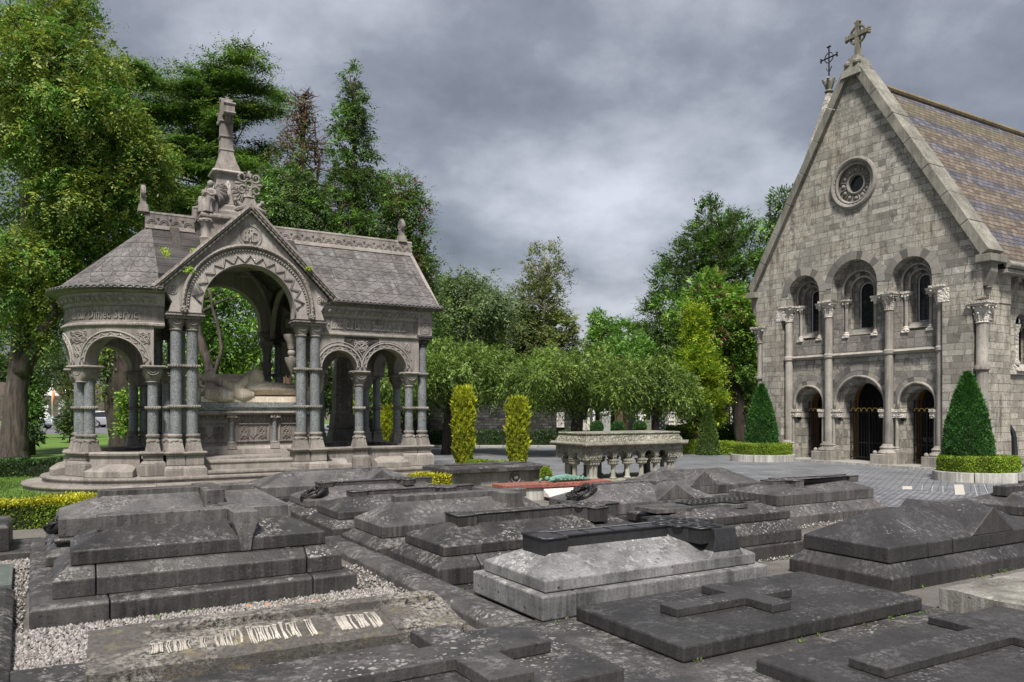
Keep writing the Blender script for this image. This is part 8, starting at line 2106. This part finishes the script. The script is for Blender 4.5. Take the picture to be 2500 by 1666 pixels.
tree('golden_conifer', 'pointed golden-yellow conifer standing before the dark pines', 'tree', px, Y, silh([(765, 1694, 1700), (800, 1682, 1712), (850, 1668, 1730), (900, 1658, 1752), (950, 1652, 1768), (1000, 1655, 1770), (1035, 1670, 1745)], Y, X0, .9, 33, .6), [('lf_goldgreen', .8), ('lf_bright', .2)],
     [([(-.2, 0, -.1), (-.15, 0, 1.2), (-.05, 0, 5)], [.20, .16, .04]), ([(.15, 0, -.1), (.1, 0, 1.3)], [.12, .08])], 8, 33, 1000, .30, 36, .14, .07, None, 'bark_red', fr_=dict(k=5, m=7, L=.36, ln=.12, wd=.06, rise=.7, droop=.1))
# --- weeping cherries: low, wide, mushroom-shaped crowns
def cherry(label, px, Y, rows, seed, tr, n):
    X0 = at(px, Y)
    return tree('weeping_cherry', label, 'tree', px, Y, silh(rows, Y, X0, 1.0, seed, .55), [('lf_cherry', 1.0)], tr, 14, seed, n, .42, 44, .17, .045, 'weeping cherry trees', 'bark_dark', fr_=dict(k=6, m=8, L=.50, ln=.17, wd=.045, out=.8, rise=.35, droop=.95, rnd_=.45, side=.4, shell=.9, mul=1.45))
cherry('weeping cherry with a wide drooping crown, nearest the canopy', 1120, 29.5, [(862, 1080, 1210), (885, 1010, 1260), (915, 950, 1300), (950, 950, 1290)], 41, [([(-.5, 0, -.1), (-.4, 0, 1.7)], [.2, .16])], 620)
cherry('weeping cherry with the dark forked trunk, above the stone notice', 1410, 29.0, [(880, 1330, 1440), (905, 1250, 1540), (940, 1230, 1560), (968, 1260, 1540)], 42, [([(0, 0, -.1), (0, 0, 1.3), (-.5, 0, 2.0)], [.26, .22, .10]), ([(0, 0, 1.2), (.5, .1, 2.0)], [.16, .08])], 700)
cherry('weeping cherry reaching right towards the golden conifer', 1590, 29.5, [(896, 1500, 1630), (925, 1490, 1680), (950, 1490, 1690), (978, 1510, 1690)], 43, [([(.2, 0, -.1), (.1, 0, 1.9)], [.16, .12])], 480)
cherry('weeping cherry seen between the right canopy columns', 960, 31, [(935, 900, 1030), (960, 890, 1040), (985, 900, 1040)], 44, [([(0, 0, -.1), (0, 0, 1.6)], [.14, .1])], 200)
for px, Y, w, lab in ((1507, 40, .22, 'reddish bare trunk behind the middle clipped ball'), (1525, 42, .12, 'thinner reddish trunk just right of the first')):
    t = thing('tree_trunk', lab, 'tree', (at(px, Y), Y, 0)); mb = trunk('t', [(0, 0, -.1), (.1, 0, 1.2), (.15, 0, 4.5)], [w * 1.7, w, w * .8], None, None, 10, .02, 3); mb.build('trunk', M['bark_red'], t, smooth=True)
    crown('crown', [(.1, 0, 4.6, 1.6, 1.2, .8)], 60, .5, 30, .22, .09, M['lf_green'], t, 77 + int(px))
# far tree belt so that no bare horizon shows
for k, (a, b, Yb, top, mt) in enumerate(((-90, 130, 150, 905, 'lf_spruce'), (330, 700, 60, 860, 'lf_cedar'), (700, 1060, 62, 880, 'lf_spruce'), (1380, 1640, 130, 930, 'lf_cedar'), (1600, 1880, 100, 900, 'lf_spruce'))):
    X0 = at((a + b) / 2, Yb)
    o = tree('tree_belt', None, None, (a + b) / 2, Yb, silh([(top, a + 30, b - 30), (top + 40, a, b), (990, a, b)], Yb, X0, .4, 50 + k, Yb * .03), mt, [([(0, 0, 0), (0, 0, 2)], [.3, .2])], 0, 50 + k, 420, Yb * .014, 34, Yb * .006, Yb * .003)
    o['kind'] = 'stuff'; del o['label']; del o['category']
# --- golden yews, topiary, hedges
def column_plant(name, label, cat, px, Y, py0, py1, hw, mat, core, group, seed, n=9000, taper=lambda f: 1, ln=.06, wd=.03, x=None, rag=.12, z0=None, up=.6):
    """clipped plant: solid inner core plus a skin of leaf faces; profile(f) half-width factor, f from 0 at the base"""
    X = at(px, Y) if x is None else x; z1 = zat(py0, Y); zb = zat(py1, Y) if z0 is None else z0; H = z1 - zb
    t = thing(name, label, cat, (X, Y, zb), 0, group); g = np.random.default_rng(seed)
    prof = [(max(.004, hw * taper(i / 12) * .9), H * i / 12 * .985) for i in range(13)]
    mb = MB(); mb.lathe(prof, 0, 0, 16); mb.build('inner_twigs', M[core], t, smooth=True)
    f = g.random(n) ** .9; a = g.uniform(0, 2 * PI, n); tp = np.array([taper(q) for q in np.linspace(0, 1, 101)]); r = hw * np.interp(f, np.linspace(0, 1, 101), tp)
    lump = 1 + rag * (np.sin(5 * a + f * 13) * np.sin(f * 31 + 2 * a) + .5 * np.sin(11 * a - f * 47))
    r = r * lump * g.uniform(.90, 1.06, n)
    P = np.stack([r * np.cos(a), r * np.sin(a), f * H], 1); D = np.stack([np.cos(a), np.sin(a), np.full(n, .25)], 1)
    A = D * .6 + g.normal(0, .35, (n, 3)) + np.array([0, 0, up]); N = D + g.normal(0, .5, (n, 3))
    q = g.choice(n, n // 45, replace=False); A[q] = D[q] * 1.2 + np.array([0, 0, .6]); S_ = np.ones((n, 1)); S_[q] = 1.9
    leafcloud('foliage', P, N, A, ln * S_, wd * (.5 + .5 * S_), M[mat], t, seed); return t
colt = lambda f: min(1, .72 + f * 1.1) * (1 if f < .86 else max(.35, 1 - (f - .86) * 4.2))
for px, Y, a, b, hw, lab, sd_ in ((1132, 23.4, 950, 1138, .30, 'golden column yew, the left and taller of the pair', 1), (1264, 24.0, 976, 1134, .305, 'golden column yew, the right and shorter of the pair', 2), (950, 27.5, 996, 1088, .26, 'golden column yew between the right canopy columns', 3), (866, 27.5, 990, 1088, .24, 'golden column yew glimpsed beside the carved cross shaft', 4)):
    t = column_plant('golden_yew', lab, 'shrub', px, Y, a, b, hw, 'lf_gold', 'core_gold', 'golden column yews', 60 + sd_, 13000, colt, .085, .032, rag=.13, z0=-.02, up=1.1)
    g = np.random.default_rng(90 + sd_); H = zat(a, Y); k = 260
    P = np.stack([g.normal(0, hw * .45, k), g.normal(0, hw * .45, k), g.uniform(H * .9, H * 1.02, k)], 1); leafcloud('foliage_tips', P, g.normal(size=(k, 3)), np.tile([0, 0, 1.], (k, 1)) + g.normal(0, .15, (k, 3)), .16, .04, M['lf_gold'], t, 5)
cone = lambda f: (1 - f) ** .72 * .96 + .04 if f > .12 else (.86 + f)
pt_ = lambda f: max(.05, math.cos(min(1, f) * PI / 2) ** .75) * (.90 + .1 * min(1, f * 8))
column_plant('cone_topiary', 'tall clipped green cone in the planter in front of the right chapel corner', 'topiary', 2362, 18.9, 911, 1116, .545, 'lf_topiary', 'core', 'clipped cones in the chapel planters', 71, 42000, pt_, .045, .024, rag=.055, z0=.30)
column_plant('cone_topiary', 'tall clipped green cone in the planter left of the chapel', 'topiary', 1859, 26.0, 940, 1090, .52, 'lf_topiary', 'core', 'clipped cones in the chapel planters', 72, 30000, pt_, .05, .027, rag=.055, z0=.30)
column_plant('cone_topiary', 'darker clipped cone beside the golden conifer trunk', 'topiary', 1728, 29.2, 986, 1095, .46, 'lf_cedar', 'core', None, 73, 12000, lambda f: max(.05, (1 - f) ** .8), .06, .03, rag=.05, z0=0)
for i, px in enumerate((1457, 1509, 1562)):
    Y = 36.5; t = thing('ball_topiary', ('left', 'middle', 'right')[i] + 'most of the three clipped green balls on short stems', 'topiary', (at(px, Y), Y, 0), 0, 'clipped balls'); mb = MB(); mb.lathe([(.04, 0), (.035, .55)], 0, 0, 8); mb.build('stem', M['bark_dark'], t)
    mb = MB(); mb.ball((0, 0, .86), .29, 14, 10); mb.build('inner_twigs', M['core'], t, smooth=True); g = np.random.default_rng(i); D = unit(g.normal(size=(3500, 3))); leafcloud('foliage', D * .30 + np.array([0, 0, .86]), D + g.normal(0, .4, (3500, 3)), D * .7 + g.normal(0, .5, (3500, 3)), .05, .03, M['lf_topiary'], t, i)
def hedge(label, p0, p1, w, h, mat, core='core', n=16000, ln=.04, wd=.028, seed=1, z0=-.02, top=None, name='hedge', rag=.02):
    """clipped hedge between two ground points"""
    d = Vector((p1[0] - p0[0], p1[1] - p0[1])); L = d.length; t = thing(name, label, 'hedge', (p0[0], p0[1], z0), math.atan2(d.y, d.x))
    mb = MB(); mb.box(0.02, L - .02, -w / 2 + .03, w / 2 - .03, 0, h - .04); mb.build('inner_twigs', M[core], t)
    g = np.random.default_rng(seed); areas = np.array([L * h, L * h, L * w, w * h, w * h]); k = g.choice(5, n, p=areas / areas.sum()); u, v = g.random(n), g.random(n)
    P = np.zeros((n, 3)); D = np.zeros((n, 3))
    for q, (fx, fy, fz, dd) in enumerate(((lambda: u * L, lambda: 0 * u - w / 2, lambda: v * h, (0, -1, 0)), (lambda: u * L, lambda: 0 * u + w / 2, lambda: v * h, (0, 1, 0)), (lambda: u * L, lambda: (v - .5) * w, lambda: 0 * u + h, (0, 0, 1)), (lambda: 0 * u, lambda: (u - .5) * w, lambda: v * h, (-1, 0, 0)), (lambda: 0 * u + L, lambda: (u - .5) * w, lambda: v * h, (1, 0, 0)))):
        m = k == q; P[m] = np.stack([fx(), fy(), fz()], 1)[m]; D[m] = dd
    P += D * (g.normal(0, rag, (n, 1)) - .02 + .03 * np.sin(P[:, :1] * 5)) + g.normal(0, .01, (n, 3))
    A = D * .5 + g.normal(0, .5, (n, 3)) + np.array([0, 0, .5]); N = D + g.normal(0, .5, (n, 3))
    m = (P[:, 2] > h - .07) if top else np.zeros(n, bool)
    leafcloud('foliage', P[~m], N[~m], A[~m], ln, wd, M[mat], t, seed)
    if top: leafcloud('new_growth', P[m], N[m], A[m], ln, wd, M[top], t, seed + 1)
    return t
hedge('low box hedge with yellow-green tips running past the left tombs', grid(HO, -4.6, -.10), grid(HO, 0.9, -.10), .55, .40, 'lf_box', 'core', 60000, .035, .024, 1, top='lf_boxgold')
hedge('strip of low golden-green hedge in front of the canopy steps', grid(HO, 1.0, -.05), grid(HO, 5.45, -.05), .42, .36, 'lf_box', 'core', 26000, .035, .024, 2, top='lf_boxgold')
hedge('strip of low golden-green hedge between the canopy and the dark chest', grid((-2.12, 15.75), 0, 0), grid((-2.12, 15.75), .92, 0), .35, .36, 'lf_boxgold', 'core', 8000, .04, .028, 3)
hedge('dark clipped hedge on the lawn at the left, beyond the steps', (-16.5, 18.4), (-9.95, 20.6), .6, .42, 'lf_hedge', 'core', 26000, .05, .03, 4)
hedge('long dark hedge below the rubble wall', (-7.5, 36.3), (3.6, 36.3), .8, .68, 'lf_hedge', 'core', 16000, .09, .05, 5)
hedge('bright box hedge left of the chapel planter', (at(1668, 30.4), 30.4), (at(1905, 28.6), 28.6), .9, .45, 'lf_box', 'core', 26000, .055, .035, 6)
hedge('dark hedge in the distance between the cones', (at(1600, 40), 40), (at(1860, 40), 40), .8, .85, 'lf_hedge', 'core', 12000, .10, .06, 7)
hedge('low far hedge behind the clipped balls', (at(1370, 39), 39), (at(1600, 39), 39), .6, .30, 'lf_box', 'core', 7000, .08, .05, 8)
hedge('low green hedge between the two golden column yews', (at(1140, 22.6), 22.7), (at(1236, 22.6), 22.9), .35, .20, 'lf_box', 'core', 7000, .04, .03, 9)
t = thing('round_shrub', 'small round bright box bush at the corner of the dark chest', 'shrub', (at(1333, 17.9), 17.9, 0)); g = np.random.default_rng(3); D = unit(g.normal(size=(6000, 3))); mb = MB(); mb.ball((0, 0, .17), .16, 12, 9, sx=.7, sy=.7, sz=1.1); mb.build('inner_twigs', M['core'], t)
leafcloud('foliage', D * np.array([.125, .125, .19]) * g.uniform(.9, 1.08, (6000, 1)) + np.array([0, 0, .18]), D + g.normal(0, .4, (6000, 3)), D + g.normal(0, .5, (6000, 3)), .03, .02, M['lf_box'], t, 4)
# planters at the chapel
def planter(label, hl, px, Y, r, seed):
    X = at(px, Y); t = thing('planter', label, 'planter', (X, Y, 0)); pts = lambda rr: [(rr * math.cos(a), rr * math.sin(a) * .8) for a in [2 * PI * i / 28 for i in range(28)]]
    for i in range(6):
        mb = MB(); a0, a1 = 2 * PI * i / 6 + .01, 2 * PI * (i + 1) / 6 - .01; P = [(r * math.cos(a0 + (a1 - a0) * k / 8), r * .8 * math.sin(a0 + (a1 - a0) * k / 8)) for k in range(9)] + [((r - .16) * math.cos(a1 - (a1 - a0) * k / 8), (r - .16) * .8 * math.sin(a1 - (a1 - a0) * k / 8)) for k in range(9)]
        mb.prism(P, -.03, .22); mb.build('kerb_stone', M['planter'], t, bevel=.012)
    mb = MB(); mb.prism(pts(r - .17), -.02, .14); mb.build('soil', M['core'], t)
    h = thing('box_ring', hl, 'hedge', (X, Y, .14), 0, 'box hedges in the planters'); g = np.random.default_rng(seed); n = 46000; r1, r0, H = r - .14, r - .62, .40
    k = g.choice(3, n, p=[.5, .3, .2]); a = g.uniform(0, 2 * PI, n); v = g.random(n)
    rad = np.where(k == 0, r1, np.where(k == 1, r0 + (r1 - r0) * v, r0)); z = np.where(k == 1, H, v * H); dz = (k == 1) * 1.0; s = np.where(k == 2, -1, 1) * (1 - dz)
    P = np.stack([rad * np.cos(a), rad * .8 * np.sin(a), z], 1); D = np.stack([s * np.cos(a), s * np.sin(a), dz], 1); P += D * g.normal(0, .018, (n, 1))
    mb = MB(); q = lambda rr, z: [(rr * math.cos(2 * PI * i / 28), rr * .8 * math.sin(2 * PI * i / 28), z) for i in range(28)]
    mb.loft([q(r1 - .03, 0), q(r1 - .03, H - .03), q(r0 + .03, H - .03), q(r0 + .03, 0)], True, False); mb.build('inner_twigs', M['core'], h)
    leafcloud('foliage', P, D + g.normal(0, .5, (n, 3)), D * .5 + g.normal(0, .5, (n, 3)) + np.array([0, 0, .4]), .038, .026, M['lf_box'], h, seed)
planter('curved pale granite planter kerb at the right chapel corner', 'clipped box hedge ring round the large cone at the right chapel corner', 2388, 18.75, 1.02, 5)
planter('curved pale granite planter kerb left of the chapel', 'clipped box hedge ring round the cone left of the chapel', 1862, 25.9, 1.05, 6)
# grass blades
def grass(name, poly, n, seed, h=.035):
    g = np.random.default_rng(seed); xs = [p[0] for p in poly]; ys = [p[1] for p in poly]; X = g.uniform(min(xs), max(xs), n * 2); Yy = g.uniform(min(ys), max(ys), n * 2); ins = np.zeros(n * 2, bool)
    for i in range(len(poly)):
        (x0, y0), (x1, y1) = poly[i], poly[(i + 1) % len(poly)]; c = ((y0 > Yy) != (y1 > Yy)) & (X < (x1 - x0) * (Yy - y0) / ((y1 - y0) + 1e-12) + x0); ins ^= c
    X, Yy = X[ins][:n], Yy[ins][:n]; k = len(X); P = np.stack([X, Yy, np.full(k, -.008)], 1)
    o = leafcloud(name, P, g.normal(size=(k, 3)), np.tile([0, 0, 1.], (k, 1)) + g.normal(0, .45, (k, 3)), h, .012, M['lf_lawn'], None, seed); o['kind'] = 'stuff'
M['lf_lawn'] = leafm('grass_blades', (0.05, 0.11, 0.012), (0.10, 0.19, 0.02), (0.17, 0.27, 0.04), .3)
grass('grass_blades', [(-20, 13), grid(HO, -5, .3), grid(HO, 3.5, .45), (-6.0, 15.2), (-10.6, 16.4), (-11.5, 20), (-20, 24)], 90000, 5, .045)
# weeds growing on the canopy roof and mouldings
for i, (u, v, z, s, lab) in enumerate(((-.28, .95, 5.35, 1.0, 'hanging tuft of weed on the left canopy roof near the ridge'), (.34, 1.05, 5.42, .8, 'small hanging weed on the canopy roof left of the platform shaft'), (-.02, .42, 4.82, .9, 'thin yellow weed low on the left canopy roof'), (.05, -.36, 4.72, 1.0, 'green weed on the left rake of the canopy gable'), (2.62, -.34, 4.98, .7, 'green weed on the right rake of the canopy gable'))):
    p = grid((-7.16, 17.0), u, v); t = thing('weed_tuft', lab, 'weed', (p[0], p[1], z), GR, 'weeds on the canopy'); g = np.random.default_rng(i); n = 220
    P = np.stack([g.normal(0, .05 * s, n), g.normal(0, .02, n) - .03, g.uniform(-.28 if i < 3 else -.08, .04, n) * s], 1); P[:, 1] += P[:, 2] * (.9 if i < 3 else 0)
    leafcloud('leaves', P, np.tile([0, -1., .6], (n, 1)) + g.normal(0, .4, (n, 3)), g.normal(0, .5, (n, 3)) + np.array([0, -.3, -.5]), .045, .02, M['lf_goldgreen'] if i < 3 else M['lf_box'], t, i)

g = np.random.default_rng(31); P = []
for (o, r0, r1, l0, l1, n) in (((-3.71, 5.98), -.05, 2.7, -.12, -.02, 20), ((-.70, 7.32), -.2, 2.8, -.25, -.14, 10), ((-1.505, 8.61), -.2, 2.6, -.2, -.14, 8), ((.225, 5.77), -.03, 2.5, -.06, .0, 12), ((3.53, 7.22), -.1, 3, -.1, .0, 12), ((1.065, 4.83), 0, 2.6, -.06, .0, 8), ((1.76, 8.16), 0, 2.1, -.1, 0, 8), ((-4.2, 8.6), 0, 3, -.2, .2, 10), ((-3.02, 11.1), 0, 2.6, -.2, -.14, 8), ((3.84, 11.22), 0, 2.6, -.15, 0, 10)):
    for i in range(n):
        p = grid(o, g.uniform(r0, r1), g.uniform(l0, l1)); s = g.uniform(.3, 1.0); z = .12 if o in ((.225, 5.77), (1.065, 4.83)) else 0.0
        for k in range(int(14 * s) + 3): P.append((p[0] + g.normal(0, .02 * s), p[1] + g.normal(0, .02 * s), z + g.uniform(0, .018) * s))
P = np.array(P); n = len(P); o = leafcloud('weeds_in_joints', P, g.normal(size=(n, 3)) + np.array([0, 0, .8]), g.normal(0, .6, (n, 3)) + np.array([0, 0, .5]), .020, .012, M['lf_cedar'], None, 3); o['kind'] = 'stuff'
k = 900; pts = []
for i in range(k): pts.append(grid((-4.5, 4.2), g.uniform(-.5, 9.5), g.uniform(0, 9)))
P = np.array([(x, y, .004) for x, y in pts]); n = len(P); o = leafcloud('leaf_litter', P, np.tile([0, 0, 1.], (n, 1)) + g.normal(0, .3, (n, 3)), np.stack([g.normal(size=n), g.normal(size=n), g.normal(0, .1, n)], 1), .028, .016, M['lf_rust'], None, 4); o['kind'] = 'stuff'
